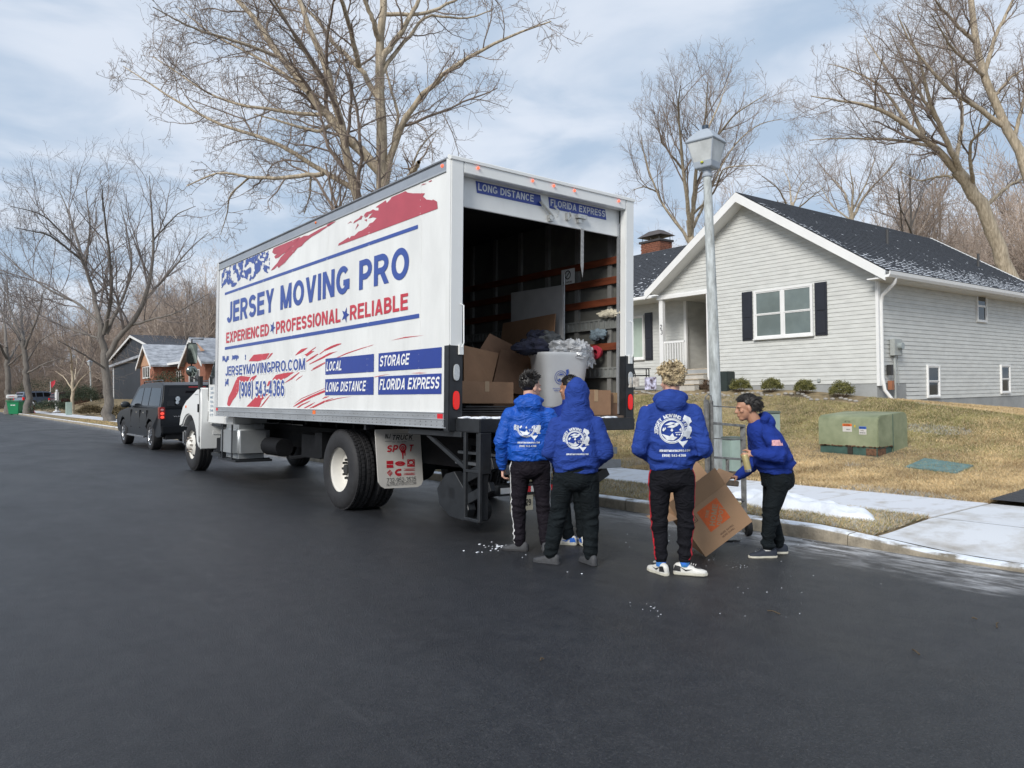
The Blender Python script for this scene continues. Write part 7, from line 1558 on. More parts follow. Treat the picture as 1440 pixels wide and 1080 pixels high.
hero('big bare shade tree with pale bark rising behind the box truck', 24, ([(540, 620), (543, 420), (541, 262), (535, 180), (532, 110), (535, 60), (538, 20), (540, -70)], 13, 4),
     [([(520, 520), (512, 340), (503, 278), (486, 211), (469, 139), (455, 83), (442, 55), (417, 0), (400, -60)], 9.5, 2.5), ([(538, 245), (533, 233), (492, 200), (467, 172), (433, 130), (400, 86), (393, 80), (360, 27), (333, 0), (300, -40)], 7.5, 2.5),
      ([(497, 265), (489, 261), (455, 242), (400, 208), (367, 190), (320, 182), (247, 142), (200, 110), (173, 93)], 4, .7), ([(455, 244), (400, 251), (350, 250), (310, 240), (283, 252), (262, 262)], 3.5, .7), ([(467, 172), (450, 187), (393, 170), (357, 160)], 3, .8), ([(462, 160), (443, 163), (333, 147), (293, 133), (247, 100), (215, 80)], 3, .6),
      ([(541, 262), (550, 215), (556, 200), (567, 167), (583, 142), (608, 122), (622, 103), (650, 86), (700, 58), (733, 44), (775, 30)], 5.5, .8), ([(535, 90), (539, 78), (567, 42), (589, 0), (600, -30)], 5, 2), ([(534, 110), (544, 92), (556, 72), (583, 44), (594, 20), (658, 28), (692, 14)], 3.4, .8),
      ([(534, 140), (525, 125), (505, 92), (483, 75), (467, 61), (455, 36), (417, 0), (400, -30)], 4.2, 1.5), ([(505, 92), (504, 89), (492, 36), (480, 0), (470, -50)], 4, 2), ([(533, 60), (530, 42), (511, 0), (505, -40)], 4, 2), ([(560, 280), (578, 244), (589, 228)], 4.5, 2.5), ([(575, 250), (586, 215), (600, 196), (618, 180)], 1.8, .5),
      ([(540, 250), (562, 165), (545, 110), (541, 85)], 3, 1.2), ([(393, 80), (340, 60), (270, 40), (215, 10)], 2.6, .6), ([(433, 130), (380, 90), (300, 50), (250, 10)], 2.6, .6), ([(350, 250), (322, 275), (320, 300), (310, 330)], 1.5, .5), ([(437, 250), (436, 275), (428, 300)], 1.6, .5), ([(538, 20), (600, 20), (660, -10), (720, -30)], 3, .8), ([(469, 139), (420, 60), (380, -10)], 3.2, 1)],
     1, 11, levels=[(9, .15, 1., .34, (30, 62), .10, 9, .45, 6, .18), (7, .12, 1., .50, (30, 65), .08, 7, .52, 4, .22), (5, .15, 1., .52, (30, 70), .05, 5, .55, 3, .28), (3, .2, 1., .55, (30, 70), .02, 4, .6, 3, .32)])
hero('wide bare street tree on the verge beyond the dark SUV', 46, ([(153, 592), (152, 550), (148, 507), (143, 473), (140, 450)], 6.8, 4),
     [([(143, 473), (133, 413), (117, 367), (100, 307), (83, 267)], 3.6, .5), ([(140, 455), (110, 425), (77, 413), (33, 383), (0, 350)], 2.2, .4), ([(143, 477), (130, 473), (83, 457), (27, 427)], 1.8, .4), ([(146, 470), (157, 427), (157, 380), (147, 307), (143, 260)], 3.0, .5), ([(150, 470), (172, 420), (187, 380), (180, 330), (170, 290)], 2.4, .5),
      ([(149, 505), (160, 480), (187, 457), (207, 413), (217, 357), (213, 290), (210, 247)], 4.2, .4), ([(205, 420), (233, 390), (267, 350), (293, 327)], 2.0, .4), ([(187, 457), (200, 453), (250, 440), (293, 413)], 1.8, .4), ([(133, 413), (110, 350), (60, 300), (15, 290)], 2.2, .4), ([(120, 375), (127, 320), (120, 262)], 2, .4), ([(150, 520), (120, 500), (80, 478)], 1.5, .4), ([(213, 340), (250, 300), (275, 290)], 1.4, .4), ([(117, 367), (70, 330), (20, 320)], 1.8, .4)],
     1, 23, bark=BARK2, twig=TWIG2, levels=[(9, .12, 1., .42, (28, 58), .22, 8, .55, 5, .13), (7, .15, 1., .52, (28, 60), .2, 6, .6, 4, .18), (5, .15, 1., .55, (30, 65), .12, 4, .65, 3, .22), (2, .2, 1., .6, (30, 60), .1, 3, .8, 3, .2)])
hero('bare tree with upswept crown seen above the house beside the lantern', 42, ([(974, 560), (973, 420), (972, 338), (969, 310)], 5.5, 4.2),
     [([(971, 335), (968, 295), (959, 222), (953, 150), (957, 120)], 3.4, .5), ([(972, 330), (976, 283), (978, 246), (992, 174), (995, 114)], 3.6, .5), ([(972, 345), (966, 331), (932, 290), (915, 249), (903, 206), (901, 188)], 2.4, .4), ([(975, 320), (1002, 259), (1029, 206), (1065, 174), (1100, 167)], 2.2, .4), ([(985, 215), (1009, 191), (1033, 160), (1077, 133)], 2, .4), ([(976, 300), (1004, 273), (1016, 235), (1065, 232)], 1.8, .4), ([(962, 240), (930, 200), (925, 170)], 1.8, .4), ([(982, 210), (1010, 150), (1025, 110)], 2, .4), ([(925, 270), (905, 262), (888, 268)], 1.2, .3)],
     1, 31, twig=TWIG1, levels=[(8, .15, 1., .40, (25, 50), .28, 7, .55, 5, .12), (7, .15, 1., .5, (25, 55), .22, 6, .6, 3, .16), (5, .2, 1., .55, (25, 55), .15, 4, .7, 3, .2), (3, .2, 1., .6, (30, 60), .1, 3, .85, 3, .2)])
hero('great leaning bare tree with pale trunk behind the right end of the house', 40, ([(1452, 560), (1438, 450), (1419, 377), (1377, 275), (1359, 254), (1345, 240)], 12, 8),
     [([(1348, 243), (1331, 225), (1317, 208), (1278, 176), (1226, 148), (1176, 141), (1140, 135)], 5.5, .6), ([(1352, 247), (1345, 225), (1317, 169), (1303, 123), (1289, 70), (1271, 32)], 4.5, .6), ([(1368, 262), (1366, 243), (1363, 197), (1388, 180), (1420, 120)], 3, .6), ([(1317, 208), (1271, 197), (1190, 194), (1138, 197)], 2.6, .5), ([(1340, 250), (1331, 246), (1290, 255), (1265, 240)], 2, .5), ([(1300, 190), (1270, 130), (1235, 80), (1215, 50)], 3, .5), ([(1278, 176), (1240, 120), (1190, 95), (1165, 90)], 2.4, .5), ([(1317, 169), (1280, 110), (1250, 40)], 2.6, .5), ([(1345, 225), (1355, 160), (1340, 100), (1330, 40)], 3, .6), ([(1385, 290), (1420, 260), (1460, 240)], 3, .6)],
     1, 41, levels=[(9, .15, 1., .42, (28, 58), .14, 8, .5, 5, .15), (8, .12, 1., .5, (28, 60), .12, 6, .58, 4, .2), (6, .15, 1., .52, (30, 65), .08, 4, .6, 3, .24), (3, .2, 1., .6, (30, 60), .05, 3, .8, 3, .2)])
hero('tall bare tree at the right edge of the picture, above the leaning one', 36, ([(1500, 580), (1475, 330), (1440, 225), (1409, 176), (1384, 106), (1366, 35), (1362, -30)], 10, 3.5),
     [([(1409, 176), (1380, 155), (1331, 123), (1303, 92), (1275, 53), (1262, 20)], 4, .6), ([(1384, 106), (1400, 50), (1425, 0), (1440, -40)], 3.5, 1), ([(1440, 225), (1470, 150), (1480, 60)], 4, 1), ([(1372, 60), (1330, 20), (1300, -20)], 3, .8), ([(1425, 200), (1440, 140), (1445, 60)], 3, .8), ([(1395, 140), (1420, 110), (1450, 90)], 2.5, .6), ([(1384, 106), (1340, 70), (1310, 20)], 2.6, .6)],
     1, 47, levels=[(8, .12, 1., .40, (28, 58), .14, 8, .5, 5, .15), (8, .12, 1., .5, (28, 60), .12, 6, .58, 4, .2), (6, .15, 1., .52, (30, 65), .08, 4, .6, 3, .24), (3, .2, 1., .6, (30, 60), .05, 3, .8, 3, .2)])
LS = [(7, .15, 1., .45, (25, 55), .22, 6, .55, 4, .14), (6, .15, 1., .5, (25, 60), .16, 5, .6, 3, .2), (5, .2, 1., .55, (25, 60), .1, 4, .75, 3, .2)]
hero('small forked bare tree showing over the roof ridge', 46, ([(1196, 520), (1196, 330), (1198, 300)], 3.5, 3), [([(1197, 310), (1215, 275), (1240, 250), (1262, 222)], 2.4, .4), ([(1197, 305), (1190, 275), (1180, 260), (1158, 240)], 2, .4), ([(1198, 300), (1200, 265), (1195, 235)], 2, .4), ([(1197, 300), (1222, 250), (1232, 215)], 1.6, .3), ([(1197, 310), (1170, 290), (1150, 255)], 1.4, .3)], 1, 53, LS)
hero('thin dark bare tree between the forked tree and the great leaning tree', 44, ([(1283, 560), (1282, 400), (1282, 320), (1279, 260), (1280, 238)], 3.2, 1), [([(1283, 330), (1265, 290), (1262, 260)], 1.4, .3), ([(1281, 320), (1295, 280), (1300, 262)], 1.4, .3), ([(1272, 345), (1268, 320), (1264, 262)], 1.3, .3)], 1, 57, LS, bark=BARK2, twig=TWIG2)
hero('faint bare tree above the roof just right of the gable', 52, ([(1110, 540), (1112, 300), (1115, 285)], 3, 2), [([(1112, 300), (1095, 265), (1072, 248)], 1.4, .3), ([(1113, 295), (1125, 262), (1140, 245)], 1.4, .3), ([(1113, 290), (1110, 255), (1100, 235)], 1.4, .3), ([(1113, 300), (1138, 280), (1160, 262)], 1.2, .3)], 1, 59, LS)
hero('dark trunked street tree standing behind the green bin', 72, ([(39, 571), (38, 540), (36, 505), (33, 480)], 4.6, 3), [([(36, 505), (25, 470), (5, 440), (-20, 420)], 2, .4), ([(37, 510), (55, 480), (80, 465)], 1.8, .4), ([(34, 485), (30, 440), (28, 400)], 2.2, .4), ([(35, 490), (55, 440), (62, 405)], 2, .4), ([(38, 525), (65, 510), (100, 500)], 1.4, .3), ([(34, 480), (12, 430), (10, 390)], 2, .4)], 1, 61, LS, bark=BARK2, twig=TWIG2)
hero('stout street tree at the far left behind the white letter box', 78, ([(12, 572), (11, 540), (11, 515), (8, 490)], 4.4, 3), [([(10, 505), (-8, 470), (-20, 440)], 2, .4), ([(11, 510), (30, 475), (45, 450)], 1.8, .4), ([(9, 490), (5, 440), (8, 395)], 2.2, .4), ([(10, 515), (28, 500), (50, 485)], 1.4, .3)], 1, 67, LS, bark=BARK2, twig=TWIG2)
hero('young tan barked bare tree on the far lawn near the dark house', 66, ([(102, 574), (102, 555), (102, 535), (101, 515)], 2.6, 1.6), [([(102, 552), (112, 535), (128, 520)], 1.2, .3), ([(102, 548), (90, 530), (78, 522)], 1, .3), ([(101, 520), (100, 495), (92, 480)], 1.4, .3), ([(102, 540), (115, 515), (122, 492)], 1.2, .3), ([(102, 545), (108, 515), (106, 490)], 1.1, .3)], 1, 71, LS)
# woodland behind the houses: a few grown trees copied many times
def wood_proto(seed, h, spread, m0=7):
    rr = random.Random(seed); L = [[(0, 0, -.3), (rr.uniform(-.3, .3), rr.uniform(-.3, .3), h*.3), (rr.uniform(-.6, .6), rr.uniform(-.6, .6), h*.62), (rr.uniform(-1, 1), rr.uniform(-1, 1), h*.92)]]; Rr = [(.20, .03)]
    for k in range(m0):
        a = rr.uniform(0, 6.28); z0 = h*rr.uniform(.28, .6); s_ = spread*rr.uniform(.6, 1); L.append([(0, 0, z0), (math.cos(a)*s_*.35, math.sin(a)*s_*.35, z0+h*.14), (math.cos(a)*s_*.8, math.sin(a)*s_*.8, min(h, z0+h*.38))]); Rr.append((.09, .012))
    rg = np.random.default_rng(seed); P0 = np.stack([resample(l, 10) for l in L]); R0 = np.stack([np.linspace(a, b_, 10) for a, b_ in Rr]); P0[:, 1:-1] += rg.normal(size=(len(L), 8, 3))*.06
    parts = [tubes(P0, R0, 6)]; P, Rq = P0, R0; mi = [np.zeros(len(parts[0][1]), int)]
    for (m, t0, t1, lf, ang, up, K2, rr_, n, wa) in [(7, .15, 1., .40, (25, 55), .25, 5, .5, 3, .14), (6, .15, 1., .5, (25, 60), .15, 4, .6, 3, .2), (4, .2, 1., .6, (25, 60), .1, 3, .8, 3, .2)]:
        P, Rq = grow(P, Rq, m, t0, t1, lf, ang, up, K2, rr_, rg, wa, minr=.012); parts.append(tubes(P, Rq, n)); mi.append(np.ones(len(parts[-1][1]), int))
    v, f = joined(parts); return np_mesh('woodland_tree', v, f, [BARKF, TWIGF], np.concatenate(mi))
protos = [wood_proto(101, 17, 5), wood_proto(102, 19, 4.2), wood_proto(103, 15, 5.5), wood_proto(104, 20, 5)]
rw = random.Random(77)
def wood(n, f, lab, grp):
    k = 0
    while k < n:
        X, Y = f()
        if X is None: continue
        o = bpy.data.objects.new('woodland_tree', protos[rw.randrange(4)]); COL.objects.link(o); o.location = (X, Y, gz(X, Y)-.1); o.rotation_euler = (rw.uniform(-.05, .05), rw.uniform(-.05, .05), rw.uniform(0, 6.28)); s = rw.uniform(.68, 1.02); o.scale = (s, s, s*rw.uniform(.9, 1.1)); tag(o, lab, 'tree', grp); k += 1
def fl_():
    Y = rw.uniform(96, 190); X = Y*rw.uniform(-.02, .36)
    return (X, Y) if X > 22 or Y > 128 else (None, None)
wood(120, fl_, 'bare grey brown tree in the woods behind the far houses', 'trees of the wood behind the far houses')
def fr_():
    d = rw.uniform(50, 95); p = at(rw.uniform(1255, 1500), 500, d); return p.x, p.y
wood(34, fr_, 'bare grey tree in the woods behind the right end of the house', 'trees of the wood behind the house')
def fm_():
    d = rw.uniform(75, 120); p = at(rw.uniform(880, 1260), 500, d); return p.x, p.y
wood(16, fm_, 'distant bare tree low behind the house roof', 'distant trees behind the roof')
# brush at the foot of the wood
def thicket(name, lab, f, n, h):
    rg = np.random.default_rng(5); C = np.array([f() for _ in range(n)]); C = np.c_[C, [gz(a, b) for a, b in C]]
    P = np.empty((n, 4, 3)); P[:, 0] = C; d = unit(rg.normal(size=(n, 3))*np.array([.5, .5, .2])+np.array([0, 0, 1.])); L = h*(.4+.8*rg.random(n))[:, None]
    for k in range(1, 4): P[:, k] = P[:, k-1]+d*L/3; d = unit(d+.25*rg.normal(size=(n, 3)))
    Rr = np.tile(np.array([.03, .022, .016, .01]), (n, 1)); P2, R2 = grow(P, Rr, 5, .2, 1., .6, (20, 60), .2, 3, .7, rg, .2, minr=.009); v, f_ = joined([tubes(P, Rr, 3), tubes(P2, R2, 3)])
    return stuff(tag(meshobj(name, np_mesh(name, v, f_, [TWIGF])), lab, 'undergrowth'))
def fb_():
    while True:
        Y = rw.uniform(96, 165); X = Y*rw.uniform(-.02, .36)
        if X > 22 or Y > 128: return X, Y
thicket('undergrowth', 'brown leafless undergrowth at the foot of the far wood', fb_, 9000, 6)
def fb2():
    d = rw.uniform(50, 80); p = at(rw.uniform(1255, 1500), 500, d); return p.x, p.y
thicket('undergrowth', 'leafless undergrowth behind the right end of the house', fb2, 1600, 5)

# ------------------------------------------------------------ grass
G1 = mat('straw grass', (.43, .29, .14), .9, var=.35, scale=1.2, col2=(.56, .42, .23)); G2 = mat('pale straw grass', (.56, .45, .28), .9, var=.2, scale=2); G3 = mat('dull green grass', (.20, .20, .075), .9, var=.3, scale=1.5, col2=(.31, .28, .12)); G4 = mat('frosted grass', (.40, .40, .38), .9, var=.2, scale=3)
def blades(name, lab, XY, kind, hh, wd, parent=None):
    n = len(XY); rg = np.random.default_rng(len(XY)); z = np.array([gz(a, b) for a, b in XY]) if n < 60000 else None
    if z is None:
        gx = np.linspace(7.4, 30, 160); gy = np.linspace(-3, 60, 260); G = np.array([[gz(a, b) for b in gy] for a in gx]); ix = np.clip(np.searchsorted(gx, XY[:, 0])-1, 0, 158); iy = np.clip(np.searchsorted(gy, XY[:, 1])-1, 0, 258)
        fx = (XY[:, 0]-gx[ix])/(gx[1]-gx[0]); fy = (XY[:, 1]-gy[iy])/(gy[1]-gy[0]); z = G[ix, iy]*(1-fx)*(1-fy)+G[ix+1, iy]*fx*(1-fy)+G[ix, iy+1]*(1-fx)*fy+G[ix+1, iy+1]*fx*fy
    a = rg.random(n)*2*np.pi; h = hh*(.5+.9*rg.random(n)); w_ = wd*(.6+.8*rg.random(n)); lean = (rg.normal(size=(n, 2))*.75)*h[:, None]
    B = np.c_[XY, z-.012]; s = np.c_[np.cos(a), np.sin(a), np.zeros(n)]*w_[:, None]/2; Tp = B+np.c_[lean, h]; V = np.stack([B-s, B+s, Tp], 1).reshape(-1, 3); F = np.arange(3*n).reshape(-1, 3)
    return np_mesh(name, V, F, [G1, G2, G3, G4], kind)
rg = np.random.default_rng(3)
def fieldnoise(X, Y, s, sd): 
    q = np.random.default_rng(sd).random((64, 64)); x = (X*s) % 63; y = (Y*s) % 63; i = x.astype(int); j = y.astype(int); fx = x-i; fy = y-j; fx = fx*fx*(3-2*fx); fy = fy*fy*(3-2*fy); return q[i, j]*(1-fx)*(1-fy)+q[(i+1) % 64, j]*fx*(1-fy)+q[i, (j+1) % 64]*(1-fx)*fy+q[(i+1) % 64, (j+1) % 64]*fx*fy
def lawn_pts(n, x0, x1, y0, y1, bias=1.):
    X = x0+(x1-x0)*rg.random(n)**bias; Y = y0+(y1-y0)*rg.random(n)**1.15; return X, Y
n = 520000; X, Y = lawn_pts(n, 10.19, 17.6, 3.86, 17.5, 1.05); k = ~((X > 12.85) & (X < 14.1) & (Y > 6.55) & (Y < 7.8)) & ~((X > 16.9) & (Y > 9.1)); X, Y = X[k], Y[k]
g = (X-10.2)/7.3*.9+(Y-4)/12*1.0+(fieldnoise(X, Y, .55, 1)-.5)*1.0+(fieldnoise(X, Y, 1.9, 2)-.5)*.5; r_ = rg.random(len(X)); kind = np.where(r_ < np.clip((g-.42)*1.1, .03, .72), 2, np.where(r_ > .80, 1, 0)); fr = fieldnoise(X, Y, .9, 7); kind = np.where((fr > .80) & (rg.random(len(X)) < .35), 3, kind)
me = blades('grass', '', np.c_[X, Y], kind, .045, .011); stuff(tag(meshobj('grass', me), 'straw brown winter grass on the front lawn, greener near the house', 'grass'))
X, Y = lawn_pts(90000, 17.9, 29, 4.1, 9.0); me = blades('grass', '', np.c_[X, Y], np.where(rg.random(len(X)) < .25, 1, 0), .05, .018); stuff(tag(meshobj('grass', me), 'tan grass on the slope beside the house side wall', 'grass'))
X, Y = lawn_pts(110000, 7.5, 8.70, 3.9, 15); r_ = rg.random(len(X)); f4 = fieldnoise(X, Y, 1.7, 9); kind = np.where((f4 > .42) & (r_ < .35), 3, np.where(r_ < .62, 2, np.where(r_ < .85, 0, 1))); me = blades('grass', '', np.c_[X, Y], kind, .042, .009); stuff(tag(meshobj('grass', me), 'frosted olive grass on the verge between kerb and path', 'grass'))
X, Y = lawn_pts(90000, 7.5, 17.5, 17, 58, 1.0); k = ~((X > 8.7) & (X < 10.2)); X, Y = X[k], Y[k]; me = blades('grass', '', np.c_[X, Y], np.where(rg.random(len(X)) < .3, 2, 0), .05, .03); stuff(tag(meshobj('grass', me), 'winter grass on the lawns farther up the street', 'grass'))

# ------------------------------------------------------------ shrubs
LEAFY = mat('yellow green leaves', (.095, .105, .025), .7, var=.35, scale=9, col2=(.15, .14, .04)); LEAFD = mat('dark evergreen leaves', (.030, .045, .020), .7, var=.4, scale=4); LEAFR = mat('russet hedge leaves', (.10, .075, .035), .85, var=.4, scale=4); BRN = mat('dried brown stems', (.13, .085, .055), .9, var=.3, scale=8)
def shrub(lab, c, r, leaf, n=1500, seed=1, ls=.028, cat='shrub', group=None, name='shrub'):
    rg = np.random.default_rng(seed); c = Vector(c); root = thing(name, lab, cat, c, group=group); r = np.array(r)
    d = unit(rg.normal(size=(n, 3))); d[:, 2] = np.abs(d[:, 2])*1.0-.25*(rg.random(n)); rad = (.55+.5*rg.random(n)**.5)*(1+.22*np.sin(d[:, 0]*7+seed)*np.cos(d[:, 1]*6+d[:, 2]*5)); P = d*rad[:, None]*r+np.array([0, 0, r[2]*.55])+np.array(c)
    a = unit(rg.normal(size=(n, 3))+d*.7); b_ = unit(np.cross(a, rg.normal(size=(n, 3)))); a *= ls*(.6+.8*rg.random(n))[:, None]; b_ *= ls*.38; V = np.stack([P-b_, P+a*.5-b_*0+b_*.0+a*.0+b_, P+a, P+a*.4-b_*1.2], 1).reshape(-1, 3)
    meshobj('foliage', np_mesh('foliage', V, np.arange(4*n).reshape(-1, 4), [leaf]), root)
    m_ = 26; P0 = np.empty((m_, 4, 3)); e = unit(rg.normal(size=(m_, 3))*np.array([1, 1, .3])+np.array([0, 0, .9])); 
    for k in range(4): P0[:, k] = np.array(c)+e*r*(k/3)*.95+np.array([0, 0, -.03])
    v, f = tubes(P0, np.tile(np.array([.009, .007, .005, .003]), (m_, 1)), 4); stuff(meshobj('stems', np_mesh('stems', v, f, [BRN]), root)); return root
ords = ['first', 'second', 'third', 'fourth']
for i, (px, rr_) in enumerate(((1042, .25), (1085, .25), (1131, .24), (1183, .27))):
    p = onX(px, 545, 17.3); shrub('small round yellow green shrub, %s from the lamp post along the house wall' % ords[i], (17.3, p.y, gz(17.3, p.y)-.02), (rr_, rr_, rr_*.95), LEAFY, 3200, 5+i, group='round shrubs along the front wall')
p = onX(996, 545, 17.2); shrub('little brown dried shrub at the foot of the porch steps', (17.2, p.y, gz(17.2, p.y)), (.2, .2, .24), BRN, 900, 12)
for lab, px, d, r, lf, n in (('clipped russet hedge ball on the lawn left of the street tree', 127, 60, (.9, .9, .5), LEAFR, 2500), ('dark low evergreen shrub left of the white mailbox post', 72, 72, (1.6, 1.4, .8), LEAFD, 2500), ('round dark evergreen in front of the dark house', 120, 84, (1.5, 1.5, 1.4), LEAFD, 2500), ('broad evergreen bush beside the round one before the dark house', 111, 88, (2.0, 2.0, 1.7), LEAFD, 2500), ('tall dark evergreen between the two brick gables', 242, 66, (2.2, 1.6, 1.7), LEAFD, 4000), ('large dark evergreen mass beyond the parked pickup', 62, 100, (3.6, 2.5, 2.6), LEAFD, 4000), ('olive shrub partly hidden behind the dark SUV', 164, 50, (.9, .9, .55), LEAFR, 2000)):
    p = at(px, 560, d); shrub(lab, (p.x, p.y, gz(p.x, p.y)), r, lf, n, int(px), ls=.10)

# ------------------------------------------------------------ cars
CARB = mat('black car paint', (.004, .005, .007), .3, var=.1, spec=.28); CARG = mat('slate blue car paint', (.12, .15, .20), .25, var=.1, coat=.6); CARM = mat('dark maroon car paint', (.05, .012, .016), .25, coat=.6); CGL = mat('car glass', (.006, .007, .009), .08, var=.2, scale=2, spec=.3); CHR = mat('chrome wheel', (.62, .62, .63), .16, metal=.95, var=0)
def suv(name, label, loc, yaw, paint, wb=(1.25, 4.9), L_=5.9, Hh=1.95, detail=True, cat='car'):
    t_ = thing(name, label, cat, loc, (0, 0, yaw)); W_ = 2.0; k = dict(parent=t_, local=True); ins = lambda z: max(0, (z-1.12))*.20
    def arch(yc): return [(yc+.47*math.cos(a), .42+.47*math.sin(a)) for a in [R_(q) for q in range(180, -1, -15)]]
    low = [(.0, .50), (.0, .80), (.04, 1.12), (.1, 1.20), (4.15, 1.20), (4.6, 1.17), (L_-.35, 1.08), (L_-.08, .95), (L_, .75), (L_-.02, .42), (wb[1]+.55, .36)]+[(y, z) for y, z in arch(wb[1])[::-1]]+[(wb[1]-.55, .34), (wb[0]+.55, .34)]+[(y, z) for y, z in arch(wb[0])[::-1]]+[(.55, .38), (.1, .42)]
    n = len(low); q = MB(); sec = [(0.05, .0), (0.0, 1), (W_, 1), (W_-.05, 0)]
    q.add([(.0 if .6 < z < 1.0 else .035, y, z) for y, z in low]+[(W_-(.0 if .6 < z < 1.0 else .035), y, z) for y, z in low], [tuple(range(n)), tuple(range(2*n-1, n-1, -1))]+[(i, (i+1) % n, n+(i+1) % n, n+i) for i in range(n)])
    body = q.build('car_body', paint, t_, local=True, bevel=.02, seg=2, smooth=35)
    top = [(.05, 1.19), (.10, 1.45), (.28, 1.84), (.5, Hh-.06), (.9, Hh-.01), (2.4, Hh), (3.1, Hh-.04), (3.4, Hh-.10), (4.15, 1.28), (4.3, 1.19)]; n = len(top)
    q = MB(); q.add([(ins(z)+.03, y, z) for y, z in top]+[(W_-ins(z)-.03, y, z) for y, z in top], [tuple(range(n)), tuple(range(2*n-1, n-1, -1))]+[(i, (i+1) % n, n+(i+1) % n, n+i) for i in range(n)]); roof = q.build('cabin', paint, t_, local=True, bevel=.03, seg=3, smooth=40)
    def side(pts, off=.006):
        for s_ in (0, 1):
            g = MB(); V = [((ins(z)+.03-off) if s_ == 0 else W_-(ins(z)+.03-off), y, z) for y, z in pts]; g.prism(V, (.004 if s_ == 0 else -.004, 0, 0)); g.build('side_window', CGL, roof, local=True)
    side([(.28, 1.27), (.42, 1.76), (1.55, 1.79), (1.55, 1.27)]); side([(1.65, 1.27), (1.65, 1.79), (2.45, 1.80), (2.45, 1.27)]); side([(2.55, 1.27), (2.55, 1.80), (3.15, 1.78), (3.85, 1.30), (3.85, 1.27)])
    g = MB(); g.add([(.18, .05, 1.26), (W_-.18, .05, 1.26), (W_-.30, .235, 1.76), (.30, .235, 1.76)], [(0, 1, 2, 3)]); g.v = [(a, b_-.012, c) for a, b_, c in g.v]; g.build('rear_window', CGL, roof, local=True)
    g = MB(); g.add([(.22, 4.17, 1.30), (W_-.22, 4.17, 1.30), (W_-.3, 3.46, 1.82), (.3, 3.46, 1.82)], [(0, 1, 2, 3)]); g.v = [(a, b_+.012, c+.01) for a, b_, c in g.v]; g.build('windscreen', CGL, roof, local=True)
    for i, y in enumerate(wb):
        for s_ in (0, 1):
            x = .02 if s_ == 0 else W_-.02; d = 1 if s_ == 0 else -1; c = (x, y, .41)
            w1 = MB().lathe(c, (d, 0, 0), [(.27, 0), (.30, -.01), (.37, -.012), (.405, .01), (.41, .03), (.41, .22), (.39, .25), (.2, .25)], 36).build('wheel', RUBW, t_, local=True, smooth=35)
            rm = MB().lathe(c, (d, 0, 0), [(.275, .0), (.27, .015), (.25, .03), (.245, .08), (.0, .08)], 30).build('rim', CHR if detail else mat('grey rim', (.3, .3, .3), .4), w1, local=True, smooth=35)
            if detail:
                sp = MB()
                for k5 in range(5):
                    for da in (-.16, .16):
                        a = 2*math.pi*k5/5+.3; p0 = Vector((x+d*.02, y+.05*math.cos(a), .41+.05*math.sin(a))); p1 = Vector((x+d*.015, y+.25*math.cos(a+da), .41+.25*math.sin(a+da))); bar(sp, p0, p1, .035, .03)
                stuff(sp.build('spokes', CHR, rm, local=True)); MB().cyl((x+d*.0, y, .41), (x+d*.05, y, .41), .05, n=16).build('hub_cap', CHR, rm, local=True, smooth=40)
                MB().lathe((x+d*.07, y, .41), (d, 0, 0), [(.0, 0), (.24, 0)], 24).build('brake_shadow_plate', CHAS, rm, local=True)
    for s_ in (0, 1):
        x = -.008 if s_ == 0 else W_-.14
        q = MB(); q.box(x, x+.148, -.015, .20, .90, 1.24); tl = q.build('tail_light', REDL if not detail else mat('dark red lens', (.22, .012, .012), .12, var=.2, scale=12), t_, local=True, bevel=.02)
        for zz_ in (.96, 1.06): MB().ell((x+.07, -.016, zz_), (.05, .008, .04), None, 12, 8).build('lamp', mat('lit red lamp', (.8, .05, .04), .15, emit=((1, .1, .06), .5)) if detail else REDL, tl, local=True)
        if detail: MB().ell((x+.07, -.016, 1.16), (.045, .008, .035), None, 12, 8).build('lamp', mat('pink lamp', (.45, .2, .2), .15), tl, local=True)
        q = MB(); s2 = -1 if s_ == 0 else 1; x2 = .03 if s_ == 0 else W_-.03; q.ell((x2+s2*.17, 3.75, 1.30), (.14, .06, .10)); q.box(min(x2, x2+s2*.08), max(x2, x2+s2*.08), 3.73, 3.8, 1.22, 1.27); q.build('wing_mirror', mat('mirror shell', (.03, .035, .04), .3), t_, local=True, smooth=60)
        for y in (1.85, 2.75): MB().box(min(x2-.03*0, x2+s2*.045), max(x2, x2+s2*.045), y, y+.2, 1.05, 1.085).build('door_handle', CHR if detail else paint, t_, local=True, bevel=.008)
        for y in (1.6, 2.5, 3.72): MB().box(x2-.033, x2+.033, y, y+.008, .60, 1.14).build('door_seam', BLACKT, t_, local=True)
        MB().box(x2-.06 if s_ == 0 else x2+.0, x2 if s_ == 0 else x2+.06, 1.9, 4.2, .33, .38).build('running_board', mat('bright trim', (.45, .45, .46), .25, metal=.8), t_, local=True, bevel=.01)
        MB().box(x2-.036, x2+.036, 1.85, 4.25, .66, .70).build('side_moulding', CARB if detail else paint, t_, local=True)
        xr = ins(Hh)+.1 if s_ == 0 else W_-ins(Hh)-.1; q = MB(); q.tube([(xr, .7, Hh-.0), (xr, .8, Hh+.045), (xr, 3.0, Hh+.035), (xr, 3.1, Hh-.05)], .016, 6); q.build('roof_rail', mat('dark rail', (.05, .055, .06), .35), t_, local=True, smooth=50)
    MB().box(.03, W_-.03, -.07, .12, .50, .74).build('rear_bumper', paint, t_, local=True, bevel=.03, seg=3)
    MB().box(.15, W_-.15, -.0, .3, .34, .50).build('lower_valance', CHAS, t_, local=True)
    MB().box(.78, 1.22, -.012, .06, 1.775, 1.80).build('high_brake_light', mat('dull red strip', (.35, .02, .02), .3), t_, local=True); 
